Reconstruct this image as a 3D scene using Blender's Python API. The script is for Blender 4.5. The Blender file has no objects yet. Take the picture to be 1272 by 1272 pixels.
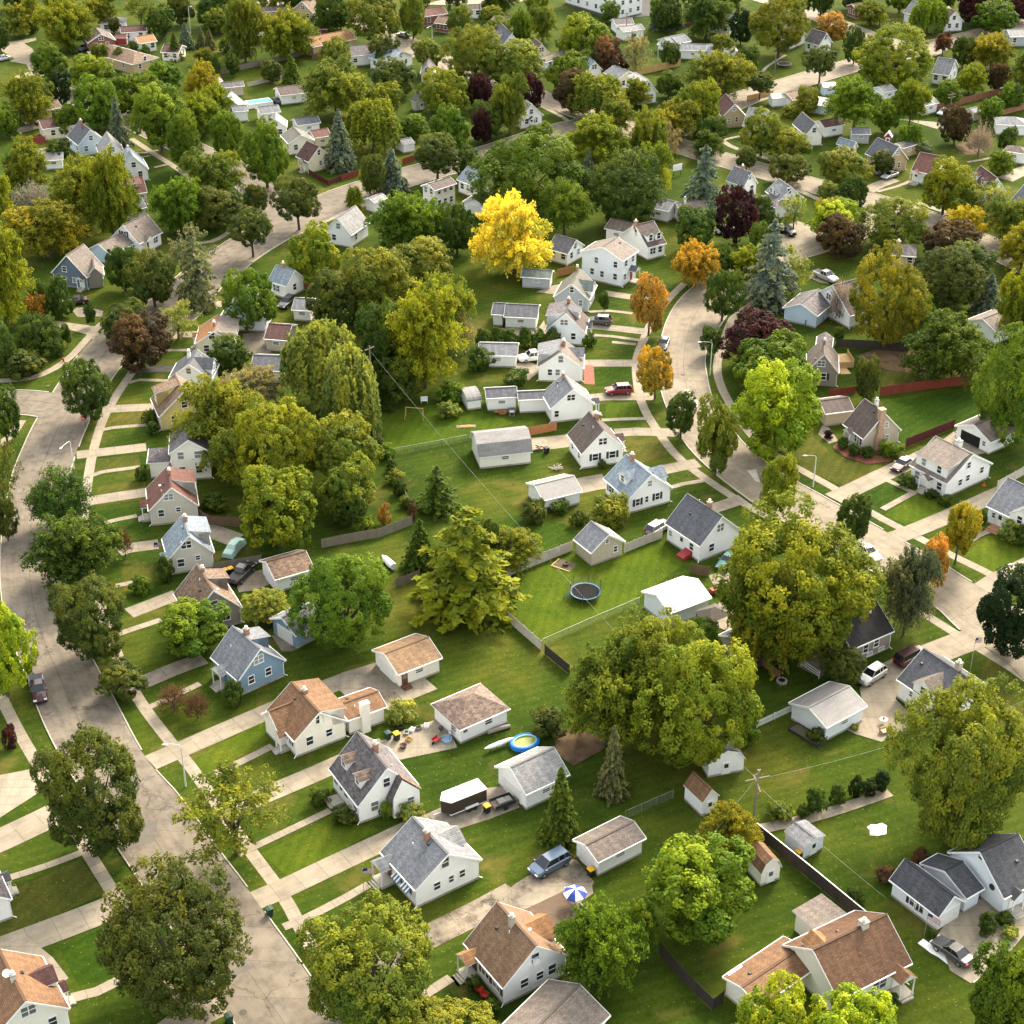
import bpy, math, random
import numpy as np
from math import sin, cos, pi, radians, atan2, hypot, sqrt
from mathutils import Matrix, Vector
sc = bpy.context.scene
COL = sc.collection
# ------------------------------------------------------------------ camera model (used to survey the place from the photograph)
F, PITCH, CH = 2100.0, radians(30.8), 130.0
SP, CP = sin(PITCH), cos(PITCH)
_o = [0, 0, 1]
def at(x0, y0, k): _o[:] = [x0, y0, k]
def px(p): return (_o[0] + p[0] / _o[2], _o[1] + p[1] / _o[2])
def G(p, z=0.0):
    u, v = (p[0] - 636) / F, (p[1] - 636) / F
    dx, dy, dz = u, CP - v * SP, -SP - v * CP
    t = (z - CH) / dz
    return Vector((dx * t, dy * t, z))
def g(p, z=0.0): return G(px(p), z)
def proj(p):
    y, z = p[1], p[2] - CH
    d = y * CP - z * SP
    return (636 + F * p[0] / d, 636 - F * (y * SP + z * CP) / d)
def scale_at(p): return F / (p[1] * CP - (p[2] - CH) * SP)
def solve_z(x, y, py):
    k = (636 - py) / F          # (y SP + z CP) = k (y CP - z SP)
    z = (k * y * CP - y * SP) / (CP + k * SP)
    return z + CH
# ------------------------------------------------------------------ materials
MATS = {}
def nt(name):
    m = bpy.data.materials.new(name); m.use_nodes = True
    n = m.node_tree.nodes; b = n['Principled BSDF']
    return m, n, m.node_tree.links, b
def lerp(c, k): return tuple(min(1, max(0, a * k)) for a in c[:3]) + (1,)
def surf(name, col, rough=.8, s1=1.5, s2=14, amt=.25, bump=0, spec=.3, hue=None, lines=0, stretch=None, metal=0):
    """solid procedural surface: two scales of noise in the base colour, optional clapboard lines"""
    if name in MATS: return MATS[name]
    m, n, L, b = nt(name)
    tc = n.new('ShaderNodeTexCoord'); src = tc.outputs['Object']
    if stretch:
        mp = n.new('ShaderNodeMapping'); mp.inputs['Scale'].default_value = stretch
        L.new(src, mp.inputs['Vector']); src2 = mp.outputs['Vector']
    else: src2 = src
    a = n.new('ShaderNodeTexNoise'); a.inputs['Scale'].default_value = s1; a.inputs['Detail'].default_value = 5; a.inputs['Roughness'].default_value = .65
    c = n.new('ShaderNodeTexNoise'); c.inputs['Scale'].default_value = s2; c.inputs['Detail'].default_value = 3
    L.new(src2, a.inputs['Vector']); L.new(src, c.inputs['Vector'])
    r = n.new('ShaderNodeValToRGB'); r.color_ramp.elements[0].position = .3; r.color_ramp.elements[1].position = .7
    h = hue or col
    r.color_ramp.elements[0].color = lerp(h, 1 - amt); r.color_ramp.elements[1].color = lerp(col, 1 + amt * .6)
    mx = n.new('ShaderNodeMath'); mx.operation = 'MULTIPLY_ADD'; mx.inputs[1].default_value = .55; mx.inputs[2].default_value = 0
    L.new(a.outputs['Fac'], mx.inputs[0])
    ad = n.new('ShaderNodeMath'); ad.operation = 'MULTIPLY_ADD'; ad.inputs[1].default_value = .45
    L.new(c.outputs['Fac'], ad.inputs[0]); L.new(mx.outputs[0], ad.inputs[2])
    L.new(ad.outputs[0], r.inputs['Fac'])
    out = r.outputs['Color']
    if lines:
        w = n.new('ShaderNodeTexWave'); w.bands_direction = 'Z'; w.wave_profile = 'SAW'
        w.inputs['Scale'].default_value = 1.0 / lines * .314 ; w.inputs['Distortion'].default_value = 0
        L.new(src, w.inputs['Vector'])
        lr = n.new('ShaderNodeValToRGB'); lr.color_ramp.elements[0].color = (.72, .72, .73, 1); lr.color_ramp.elements[0].position = .0; lr.color_ramp.elements[1].position = .22; lr.color_ramp.elements[1].color = (1, 1, 1, 1); L.new(w.outputs['Fac'], lr.inputs['Fac'])
        lm = n.new('ShaderNodeMixRGB'); lm.blend_type = 'MULTIPLY'; lm.inputs['Fac'].default_value = .8; L.new(out, lm.inputs[1]); L.new(lr.outputs['Color'], lm.inputs[2]); out = lm.outputs[0]
        bp = n.new('ShaderNodeBump'); bp.inputs['Strength'].default_value = .5; bp.inputs['Distance'].default_value = .02
        L.new(w.outputs['Fac'], bp.inputs['Height']); L.new(bp.outputs['Normal'], b.inputs['Normal'])
    elif bump:
        bp = n.new('ShaderNodeBump'); bp.inputs['Strength'].default_value = bump; bp.inputs['Distance'].default_value = .05
        L.new(c.outputs['Fac'], bp.inputs['Height']); L.new(bp.outputs['Normal'], b.inputs['Normal'])
    L.new(out, b.inputs['Base Color'])
    b.inputs['Roughness'].default_value = rough; b.inputs['Specular IOR Level'].default_value = spec; b.inputs['Metallic'].default_value = metal
    MATS[name] = m
    return m
def shingle(name, col, amt=.3, hue=None):
    """asphalt shingles: courses of tabs of slightly different colour, faint streaks down the slope"""
    if name in MATS: return MATS[name]
    m, n, L, b = nt(name)
    uv = n.new('ShaderNodeUVMap'); uv.uv_map = 'uv'
    br = n.new('ShaderNodeTexBrick'); br.inputs['Scale'].default_value = 1; br.inputs['Brick Width'].default_value = .45; br.inputs['Row Height'].default_value = .2
    br.inputs['Mortar Size'].default_value = .018; br.inputs['Bias'].default_value = 0
    br.inputs['Color1'].default_value = lerp(col, 1 - amt); br.inputs['Color2'].default_value = lerp(hue or col, 1 + amt); br.inputs['Mortar'].default_value = lerp(col, .55)
    L.new(uv.outputs['UV'], br.inputs['Vector'])
    mp = n.new('ShaderNodeMapping'); mp.inputs['Scale'].default_value = (1.4, .22, 1); L.new(uv.outputs['UV'], mp.inputs['Vector'])
    no = n.new('ShaderNodeTexNoise'); no.inputs['Scale'].default_value = 1.2; no.inputs['Detail'].default_value = 5; L.new(mp.outputs['Vector'], no.inputs['Vector'])
    rr = n.new('ShaderNodeValToRGB'); rr.color_ramp.elements[0].position = .28; rr.color_ramp.elements[1].position = .72
    rr.color_ramp.elements[0].color = (.68, .68, .68, 1); rr.color_ramp.elements[1].color = (1.15, 1.13, 1.1, 1)
    L.new(no.outputs['Fac'], rr.inputs['Fac'])
    n2 = n.new('ShaderNodeTexNoise'); n2.inputs['Scale'].default_value = 5; n2.inputs['Detail'].default_value = 4; L.new(uv.outputs['UV'], n2.inputs['Vector'])
    r2 = n.new('ShaderNodeValToRGB'); r2.color_ramp.elements[0].position = .3; r2.color_ramp.elements[1].position = .7
    r2.color_ramp.elements[0].color = (.8, .8, .8, 1); r2.color_ramp.elements[1].color = (1.15, 1.15, 1.15, 1); L.new(n2.outputs['Fac'], r2.inputs['Fac'])
    m1 = n.new('ShaderNodeMixRGB'); m1.blend_type = 'MULTIPLY'; m1.inputs['Fac'].default_value = 1
    m2 = n.new('ShaderNodeMixRGB'); m2.blend_type = 'MULTIPLY'; m2.inputs['Fac'].default_value = 1
    L.new(br.outputs['Color'], m1.inputs[1]); L.new(rr.outputs['Color'], m1.inputs[2]); L.new(m1.outputs[0], m2.inputs[1]); L.new(r2.outputs['Color'], m2.inputs[2])
    L.new(m2.outputs[0], b.inputs['Base Color'])
    bp = n.new('ShaderNodeBump'); bp.inputs['Strength'].default_value = .4; bp.inputs['Distance'].default_value = .03
    L.new(br.outputs['Fac'], bp.inputs['Height']); bp.invert = True; L.new(bp.outputs['Normal'], b.inputs['Normal'])
    b.inputs['Roughness'].default_value = .75; b.inputs['Specular IOR Level'].default_value = .25
    MATS[name] = m
    return m
def pave(name, col, joint=0, amt=.2, rough=.75, cracks=.5, stain=.35, cs=.11, cw=.005, seam=0):
    """concrete or asphalt with stains, patches, hairline cracks and joints across the strip (uv.y runs along it in metres)"""
    if name in MATS: return MATS[name]
    m, n, L, b = nt(name)
    tc = n.new('ShaderNodeTexCoord'); P = tc.outputs['Object']
    def noise(s, d=4, v=P):
        x = n.new('ShaderNodeTexNoise'); x.inputs['Scale'].default_value = s; x.inputs['Detail'].default_value = d; x.inputs['Roughness'].default_value = .6
        L.new(v, x.inputs['Vector']); return x.outputs['Fac']
    def ramp(f, p0, c0, p1, c1):
        r = n.new('ShaderNodeValToRGB'); r.color_ramp.elements[0].position = p0; r.color_ramp.elements[1].position = p1
        r.color_ramp.elements[0].color = c0; r.color_ramp.elements[1].color = c1; L.new(f, r.inputs['Fac']); return r.outputs['Color']
    def mul(a, c):
        x = n.new('ShaderNodeMixRGB'); x.blend_type = 'MULTIPLY'; x.inputs['Fac'].default_value = 1; L.new(a, x.inputs[1]); L.new(c, x.inputs[2]); return x.outputs[0]
    w = lambda k: (k, k * .985, k * .96, 1)
    out = ramp(noise(.16, 6), .34, lerp(col, 1 - amt), .66, lerp(col, 1 + amt * .5))
    out = mul(out, ramp(noise(.55, 7), .34, w(1 - stain), .54, w(1.03)))
    out = mul(out, ramp(noise(9, 5), .3, w(.92), .7, w(1.05)))
    if joint:      # wear that runs along the strip: wheel tracks, sealed seams
        uv0 = n.new('ShaderNodeUVMap'); uv0.uv_map = 'uv'; mq = n.new('ShaderNodeMapping'); mq.inputs['Scale'].default_value = (.8, .05, 1); L.new(uv0.outputs['UV'], mq.inputs['Vector'])
        out = mul(out, ramp(noise(1.6, 5, mq.outputs['Vector']), .34, w(.86), .62, w(1.05)))
    if cracks:
        vo = n.new('ShaderNodeTexVoronoi'); vo.feature = 'DISTANCE_TO_EDGE'; vo.inputs['Scale'].default_value = cs
        mpn = n.new('ShaderNodeTexNoise'); mpn.inputs['Scale'].default_value = .5; mpn.inputs['Detail'].default_value = 4; L.new(P, mpn.inputs['Vector'])
        mxv = n.new('ShaderNodeMixRGB'); mxv.blend_type = 'ADD'; mxv.inputs['Fac'].default_value = 1; L.new(P, mxv.inputs[1])
        sc_ = n.new('ShaderNodeVectorMath'); sc_.operation = 'SCALE'; sc_.inputs['Scale'].default_value = 4.0; L.new(mpn.outputs['Color'], sc_.inputs[0]); L.new(sc_.outputs[0], mxv.inputs[2])
        L.new(mxv.outputs[0], vo.inputs['Vector'])
        out = mul(out, ramp(vo.outputs['Distance'], cw * .3, w(1 - cracks * .6), cw, w(1)))
    if joint:
        uv = n.new('ShaderNodeUVMap'); uv.uv_map = 'uv'; sp = n.new('ShaderNodeSeparateXYZ'); L.new(uv.outputs['UV'], sp.inputs[0])
        dv = n.new('ShaderNodeMath'); dv.operation = 'DIVIDE'; dv.inputs[1].default_value = joint; L.new(sp.outputs['Y'], dv.inputs[0])
        fr = n.new('ShaderNodeMath'); fr.operation = 'FRACT'; L.new(dv.outputs[0], fr.inputs[0])
        lt = n.new('ShaderNodeMath'); lt.operation = 'LESS_THAN'; lt.inputs[1].default_value = .07 / joint; L.new(fr.outputs[0], lt.inputs[0])
        out = mul(out, ramp(lt.outputs[0], 0, w(1), 1, w(.62)))
        fl = n.new('ShaderNodeMath'); fl.operation = 'FLOOR'; L.new(dv.outputs[0], fl.inputs[0])
        wn = n.new('ShaderNodeTexWhiteNoise'); wn.noise_dimensions = '1D'; L.new(fl.outputs[0], wn.inputs['W'])
        out = mul(out, ramp(wn.outputs['Value'], 0, w(.93), 1, w(1.04)))
    if seam:       # the long joint down the middle of the street and a darker worn band beside it
        sb = n.new('ShaderNodeMath'); sb.operation = 'SUBTRACT'; sb.inputs[1].default_value = seam; L.new(sp.outputs['X'], sb.inputs[0]); ab = n.new('ShaderNodeMath'); ab.operation = 'ABSOLUTE'; L.new(sb.outputs[0], ab.inputs[0])
        out = mul(out, ramp(ab.outputs[0], .05, w(.7), .09, w(1)))
    L.new(out, b.inputs['Base Color']); b.inputs['Roughness'].default_value = rough; b.inputs['Specular IOR Level'].default_value = .15
    MATS[name] = m
    return m
def leafmat():
    if 'leaf' in MATS: return MATS['leaf']
    m, n, L, b = nt('foliage')
    oi = n.new('ShaderNodeObjectInfo'); ge = n.new('ShaderNodeNewGeometry')
    at_ = n.new('ShaderNodeAttribute'); at_.attribute_name = 'tone'   # how a clump of leaves differs from the next: turning leaves, young growth
    hs = n.new('ShaderNodeHueSaturation'); hs.inputs['Saturation'].default_value = 1.0
    def rng(src, a, c):
        x = n.new('ShaderNodeMapRange'); x.inputs['To Min'].default_value = a; x.inputs['To Max'].default_value = c; L.new(src, x.inputs['Value']); return x.outputs[0]
    L.new(rng(ge.outputs['Random Per Island'], .487, .515), hs.inputs['Hue'])
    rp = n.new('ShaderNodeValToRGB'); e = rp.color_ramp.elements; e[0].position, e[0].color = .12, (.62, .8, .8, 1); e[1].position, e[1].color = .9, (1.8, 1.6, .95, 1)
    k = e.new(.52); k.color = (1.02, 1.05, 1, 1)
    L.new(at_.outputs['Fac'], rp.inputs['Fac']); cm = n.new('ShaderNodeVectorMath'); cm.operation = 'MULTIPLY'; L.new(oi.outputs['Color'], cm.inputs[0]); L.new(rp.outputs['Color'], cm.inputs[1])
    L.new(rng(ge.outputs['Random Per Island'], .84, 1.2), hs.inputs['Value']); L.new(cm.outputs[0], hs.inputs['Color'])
    L.new(hs.outputs['Color'], b.inputs['Base Color']); b.inputs['Roughness'].default_value = .65; b.inputs['Specular IOR Level'].default_value = .1
    tr = n.new('ShaderNodeBsdfTranslucent'); L.new(hs.outputs['Color'], tr.inputs['Color'])
    mx = n.new('ShaderNodeMixShader'); mx.inputs['Fac'].default_value = .35
    L.new(b.outputs[0], mx.inputs[1]); L.new(tr.outputs[0], mx.inputs[2]); L.new(mx.outputs[0], n['Material Output'].inputs['Surface'])
    MATS['leaf'] = m
    return m
def grassmat(name='lawn grass', G3=None, lo=.57):
    m, n, L, b = nt(name); GR3 = G3 or GRASS
    tc = n.new('ShaderNodeTexCoord'); P = tc.outputs['Object']
    def noise(s, d=4, dist=0):
        x = n.new('ShaderNodeTexNoise'); x.inputs['Scale'].default_value = s; x.inputs['Detail'].default_value = d; x.inputs['Roughness'].default_value = .62; x.inputs['Distortion'].default_value = dist
        L.new(P, x.inputs['Vector']); return x.outputs['Fac']
    def ramp(f, els):
        r = n.new('ShaderNodeValToRGB'); e = r.color_ramp.elements
        e[0].position, e[0].color = els[0]; e[1].position, e[1].color = els[-1]
        for p, c in els[1:-1]:
            k = e.new(p); k.color = c
        L.new(f, r.inputs['Fac']); return r.outputs['Color']
    def mul(a, c):
        x = n.new('ShaderNodeMixRGB'); x.blend_type = 'MULTIPLY'; x.inputs['Fac'].default_value = 1; L.new(a, x.inputs[1]); L.new(c, x.inputs[2]); return x.outputs[0]
    big = ramp(noise(.035, 3), [(.34, GR3[0]), (.5, GR3[1]), (.66, GR3[2])])
    big = mul(big, ramp(noise(.3, 6, .6), [(.33, (.78, .82, .8, 1)), (.52, (1, 1, 1, 1)), (.72, (1.32, 1.12, 1.0, 1))]))
    big = mul(big, ramp(noise(2.3, 6), [(.3, (.74, .78, .74, 1)), (.7, (1.25, 1.2, 1.2, 1))]))
    big = mul(big, ramp(noise(16, 3), [(.3, (.66, .68, .66, 1)), (.7, (1.3, 1.3, 1.25, 1))]))
    mw = n.new('ShaderNodeTexWave'); mw.inputs['Scale'].default_value = .22; mw.inputs['Distortion'].default_value = 2.5; mw.inputs['Detail'].default_value = 1; mpm = n.new('ShaderNodeMapping'); mpm.inputs['Rotation'].default_value = (0, 0, .6 + len(name) * .37); L.new(P, mpm.inputs['Vector']); L.new(mpm.outputs['Vector'], mw.inputs['Vector'])
    big = mul(big, ramp(mw.outputs['Fac'], [(.2, (.93, .94, .93, 1)), (.8, (1.06, 1.05, 1.05, 1))]))
    lf = n.new('ShaderNodeTexVoronoi'); lf.inputs['Scale'].default_value = 1.5; lf.inputs['Randomness'].default_value = 1; L.new(P, lf.inputs['Vector'])   # fallen leaves and clover heads
    lx = n.new('ShaderNodeMixRGB'); lx.inputs[2].default_value = (.3, .24, .08, 1); L.new(ramp(lf.outputs['Distance'], [(.06, (.75, .75, .75, 1)), (.11, (0, 0, 0, 1))]), lx.inputs['Fac']); L.new(big, lx.inputs[1]); big = lx.outputs[0]
    # worn, dry patches
    wr = n.new('ShaderNodeMixRGB'); wr.inputs[2].default_value = (.16, .115, .035, 1)
    L.new(ramp(noise(.11, 7, .4), [(lo, (0, 0, 0, 1)), (min(.99, lo + .18), (.7, .7, .7, 1))]), wr.inputs['Fac']); L.new(big, wr.inputs[1])
    L.new(wr.outputs[0], b.inputs['Base Color'])
    bp = n.new('ShaderNodeBump'); bp.inputs['Strength'].default_value = .6; bp.inputs['Distance'].default_value = .08
    L.new(noise(9, 4), bp.inputs['Height']); L.new(bp.outputs['Normal'], b.inputs['Normal'])
    b.inputs['Roughness'].default_value = .95; b.inputs['Specular IOR Level'].default_value = .04
    return m
def glassmat():
    if 'glass' in MATS: return MATS['glass']
    m, n, L, b = nt('window glass')
    oi = n.new('ShaderNodeObjectInfo'); r = n.new('ShaderNodeValToRGB')
    r.color_ramp.elements[0].color = (.015, .017, .02, 1); r.color_ramp.elements[1].color = (.26, .26, .25, 1); r.color_ramp.elements[1].position = 1; r.color_ramp.elements.new(.6).color = (.04, .043, .048, 1)
    L.new(oi.outputs['Random'], r.inputs['Fac']); L.new(r.outputs['Color'], b.inputs['Base Color'])
    b.inputs['Roughness'].default_value = .08; b.inputs['Specular IOR Level'].default_value = .6
    MATS['glass'] = m
    return m
# ------------------------------------------------------------------ mesh building
class MB:
    def __init__(s): s.v = []; s.f = []; s.m = []; s.uv = []
    def face(s, pts, mi=0, uv=None):
        i = len(s.v); s.v += [tuple(p) for p in pts]; s.f.append(tuple(range(i, i + len(pts)))); s.m.append(mi); s.uv.append(uv)
    def box(s, x0, x1, y0, y1, z0, z1, mi=0, M=None):
        c = [Vector((x, y, z)) for z in (z0, z1) for y in (y0, y1) for x in (x0, x1)]
        if M is not None: c = [M @ p for p in c]
        for q in ((0, 2, 3, 1), (4, 5, 7, 6), (0, 1, 5, 4), (2, 6, 7, 3), (0, 4, 6, 2), (1, 3, 7, 5)): s.face([c[k] for k in q], mi)
        return s
    def tube(s, pts, r, n=6, mi=0, cap=True):
        pts = [Vector(p) for p in pts]; rs = r if isinstance(r, (list, tuple)) else [r] * len(pts); rings = []
        for k, p in enumerate(pts):
            d = (pts[min(k + 1, len(pts) - 1)] - pts[max(k - 1, 0)]).normalized()
            a = d.orthogonal().normalized() if k == 0 else (pa - d * pa.dot(d)).normalized()
            pa = a; c = d.cross(a)
            rings.append([p + (a * cos(2 * pi * j / n) + c * sin(2 * pi * j / n)) * rs[k] for j in range(n)])
        for k in range(len(pts) - 1):
            for j in range(n):
                s.face([rings[k][j], rings[k][(j + 1) % n], rings[k + 1][(j + 1) % n], rings[k + 1][j]], mi)
        if cap: s.face(rings[0][::-1], mi); s.face(rings[-1], mi)
        return s
    def lathe(s, prof, n=12, mi=0, c=(0, 0, 0)):
        for k in range(len(prof) - 1):
            (r0, z0), (r1, z1) = prof[k], prof[k + 1]
            for j in range(n):
                a, b = 2 * pi * j / n, 2 * pi * (j + 1) / n
                q = [(c[0] + r0 * cos(a), c[1] + r0 * sin(a), c[2] + z0), (c[0] + r0 * cos(b), c[1] + r0 * sin(b), c[2] + z0), (c[0] + r1 * cos(b), c[1] + r1 * sin(b), c[2] + z1), (c[0] + r1 * cos(a), c[1] + r1 * sin(a), c[2] + z1)]
                if r0 < 1e-5: q.pop(0)
                elif r1 < 1e-5: q.pop()
                s.face(q, mi)
        return s
    def prism(s, prof, y0, y1, mi=0, capmi=None):
        """extrude an xz outline (counter-clockwise seen from -y) from y0 to y1"""
        n = len(prof)
        for k in range(n):
            a, b = prof[k], prof[(k + 1) % n]
            s.face([(a[0], y0, a[1]), (b[0], y0, b[1]), (b[0], y1, b[1]), (a[0], y1, a[1])][::-1], mi)
        cm = mi if capmi is None else capmi
        s.face([(p[0], y0, p[1]) for p in prof], cm); s.face([(p[0], y1, p[1]) for p in prof][::-1], cm)
        return s
    def mesh(s, name, mats, smooth=False):
        me = bpy.data.meshes.new(name); me.from_pydata(s.v, [], s.f)
        for m in (mats if isinstance(mats, (list, tuple)) else [mats]): me.materials.append(m)
        me.polygons.foreach_set('material_index', s.m)
        if any(u is not None for u in s.uv):
            ul = me.uv_layers.new(name='uv'); d = []
            for f, u in zip(s.f, s.uv):
                for k in range(len(f)): d += list(u[k]) if u is not None else [0, 0]
            ul.data.foreach_set('uv', d)
        if smooth: me.polygons.foreach_set('use_smooth', [True] * len(me.polygons))
        return me
    def build(s, name, mats, parent=None, smooth=False, M=None):
        return link(name, s.mesh(name, mats, smooth), parent, M)
def link(name, me, parent=None, M=None):
    o = bpy.data.objects.new(name, me); COL.objects.link(o)
    if parent is not None: o.parent = parent
    if M is not None: o.matrix_basis = M
    return o
LABELS = {}
PLACES = []     # (label, px position) of things that later labels can point to
def tag(o, label, cat, group=None, mark=None):
    o['label'] = label; o['category'] = cat
    if group: o['group'] = group
    if mark is not None: PLACES.append((label, mark))
    LABELS.setdefault(label, []).append(o)
    return o
def empty(name, loc, rz=0):
    o = bpy.data.objects.new(name, None); COL.objects.link(o); o.empty_display_size = .3
    o.location = loc; o.rotation_euler = (0, 0, rz)
    return o
def structure(o): o['kind'] = 'structure'; return o
def Mz(x, y, z, a): return Matrix.Translation((x, y, z)) @ Matrix.Rotation(a, 4, 'Z')
# ------------------------------------------------------------------ curves on the ground
def catmull(P, step):
    P = [Vector((p[0], p[1])) for p in P]
    if len(P) == 2:
        n = max(1, int((P[1] - P[0]).length / step)); return [P[0].lerp(P[1], k / n) for k in range(n + 1)]
    Q = [P[0] * 2 - P[1]] + P + [P[-1] * 2 - P[-2]]; out = []
    for i in range(1, len(Q) - 2):
        n = max(1, int((Q[i + 1] - Q[i]).length / step))
        for k in range(n):
            t = k / n; a, b, c, d = Q[i - 1], Q[i], Q[i + 1], Q[i + 2]
            out.append(.5 * ((2 * b) + (c - a) * t + (2 * a - 5 * b + 4 * c - d) * t * t + (3 * b - a - 3 * c + d) * t ** 3))
    return out + [P[-1]]
def offset(pl, d):
    out = []
    for k, p in enumerate(pl):
        t = (pl[min(k + 1, len(pl) - 1)] - pl[max(k - 1, 0)]).normalized(); out.append(p + Vector((t.y, -t.x)) * d)
    return out
ZL = [.004]
PAVED = []
def ribbon(name, P, width, mat, step=2.0, z=None):
    pl = catmull([g(p) for p in P], step)
    return edges_sheet(name, offset(pl, -width / 2), offset(pl, width / 2), mat, z)
def edges_sheet(name, A, B, mat, z=None):
    if z is None: ZL[0] += .0005; z = ZL[0]
    m = MB(); v = 0
    for k in range(len(A) - 1):
        w = (A[k] - B[k]).length; v2 = v + ((A[k + 1] + B[k + 1]) / 2 - (A[k] + B[k]) / 2).length
        m.face([(*A[k], z), (*B[k], z), (*B[k + 1], z), (*A[k + 1], z)][::1], 0, [(0, v), (w, v), (w, v2), (0, v2)]); v = v2
    o = m.build(name, mat); structure(o)
    PAVED.append(list(A) + list(B)[::-1])
    # make sure it faces up
    if o.data.polygons and o.data.polygons[0].normal.z < 0: o.data.flip_normals()
    return o
def slab(name, P, mat, z=None):
    if z is None: ZL[0] += .0005; z = ZL[0]
    Q = [g(p) for p in P]; m = MB(); m.face([(q.x, q.y, z) for q in Q], 0, [(q.x, q.y) for q in Q])
    o = m.build(name, mat); structure(o)
    if o.data.polygons[0].normal.z < 0: o.data.flip_normals()
    PAVED.append([Vector((q.x, q.y)) for q in Q])
    return o
def inside(p, poly):
    c = False; j = len(poly) - 1
    for i in range(len(poly)):
        a, b = poly[i], poly[j]
        if (a[1] > p[1]) != (b[1] > p[1]) and p[0] < (b[0] - a[0]) * (p[1] - a[1]) / (b[1] - a[1] + 1e-9) + a[0]: c = not c
        j = i
    return c
# ------------------------------------------------------------------ trees
GRASS = [(.024, .046, .005, 1), (.04, .064, .007, 1), (.07, .08, .011, 1)]
def fib(n, rng):
    k = np.arange(n) + .5; ph = np.arccos(1 - 2 * k / n); th = pi * (1 + 5 ** .5) * k + rng.random() * 6
    return np.stack([np.cos(th) * np.sin(ph), np.sin(th) * np.sin(ph), np.cos(ph)], 1)
def unit(a): return a / np.maximum(np.linalg.norm(a, axis=-1, keepdims=True), 1e-9)
def leaves(C, Nrm, size, rng, tone, asp=1.5, jit=.9):
    """rhombic leaf faces at C facing roughly along Nrm"""
    n = len(C); nn = unit(Nrm + rng.normal(0, jit, (n, 3))); t = unit(np.cross(nn, unit(rng.normal(0, 1, (n, 3))))); b = np.cross(nn, t)
    s = (size * rng.uniform(.7, 1.3, n))[:, None]
    V = np.stack([C + t * s * asp * .5, C + b * s * .5 + nn * s * .1, C - t * s * asp * .5, C - b * s * .5 + nn * s * .1], 1).reshape(-1, 3)
    return V, np.repeat(tone, 4)
def quads(name, V, tone, mat):
    n = len(V) // 4; me = bpy.data.meshes.new(name)
    me.vertices.add(len(V)); me.vertices.foreach_set('co', V.astype(np.float32).ravel())
    me.loops.add(4 * n); me.loops.foreach_set('vertex_index', np.arange(4 * n, dtype=np.int32))
    me.polygons.add(n); me.polygons.foreach_set('loop_start', np.arange(0, 4 * n, 4, dtype=np.int32))
    me.update(calc_edges=True)
    a = me.attributes.new('tone', 'FLOAT', 'POINT'); a.data.foreach_set('value', tone.astype(np.float32))
    me.materials.append(mat); me.validate()
    return me
def crown_round(seed, lobes=13, nclump=520, nleaf=44, leaf=.044, clump=.105, rough=.22, squash=1.0, loose=0, flat=1.0):
    """a broad crown: boughs as lobes, each lobe covered with tufts of leaves; some sky between the lobes"""
    rng = np.random.default_rng(seed)
    d = fib(lobes, rng); d[:, 2] = d[:, 2] * .95 + .08
    L = d * rng.uniform(.4, .74, (lobes, 1)); R = rng.uniform(.24, .46, lobes) * (1 - .25 * loose)
    L[:, 2] -= .12 * (R < .3)
    L = np.vstack([L, [[0, 0, .1]]]); R = np.append(R, .55)
    pts = []; nr = []; lob = []
    while len(pts) < nclump:
        i = rng.integers(len(R)); v = unit(rng.normal(0, 1, 3)); p = L[i] + v * R[i] * rng.uniform(.8, 1.06) * np.array([1, 1, flat])
        if v[2] < -.75 and rng.random() < .6: continue
        dd = np.linalg.norm(L - p, axis=1) / R
        if (np.delete(dd, i) < .72).any(): continue
        pts.append(p); nr.append(v); lob.append(i)
    P = np.array(pts); N = np.array(nr); P[:, 2] *= squash
    P[:, 2] = np.where(P[:, 2] < -.7, -.7 + (P[:, 2] + .7) * .6, P[:, 2])
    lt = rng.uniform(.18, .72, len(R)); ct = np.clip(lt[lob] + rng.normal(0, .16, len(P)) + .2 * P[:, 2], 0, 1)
    C = np.repeat(P, nleaf, 0); NN = np.repeat(N, nleaf, 0); T = np.repeat(ct, nleaf)
    off = rng.normal(0, 1, C.shape); off = unit(off + NN * .5) * (.55 + .45 * rng.random((len(C), 1))) * clump * np.repeat(rng.uniform(.7, 1.35, len(P)), nleaf)[:, None]
    if loose: off += NN * rng.uniform(-.6, 1.5, (len(C), 1)) * clump * (1 + loose)
    C = C + off; T = np.clip(T + rng.normal(0, .06, len(T)), 0, 1)
    up = NN * .55 + unit(off) * .75 + np.array([0, 0, .4])
    r = np.sqrt((C ** 2 * np.array([1, 1, 1 / max(squash, .01) ** 2])).sum(1)); C = C / np.maximum(1, r / 1.16)[:, None]
    return leaves(C, up, leaf, rng, T, 1.4, .5), L
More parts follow.
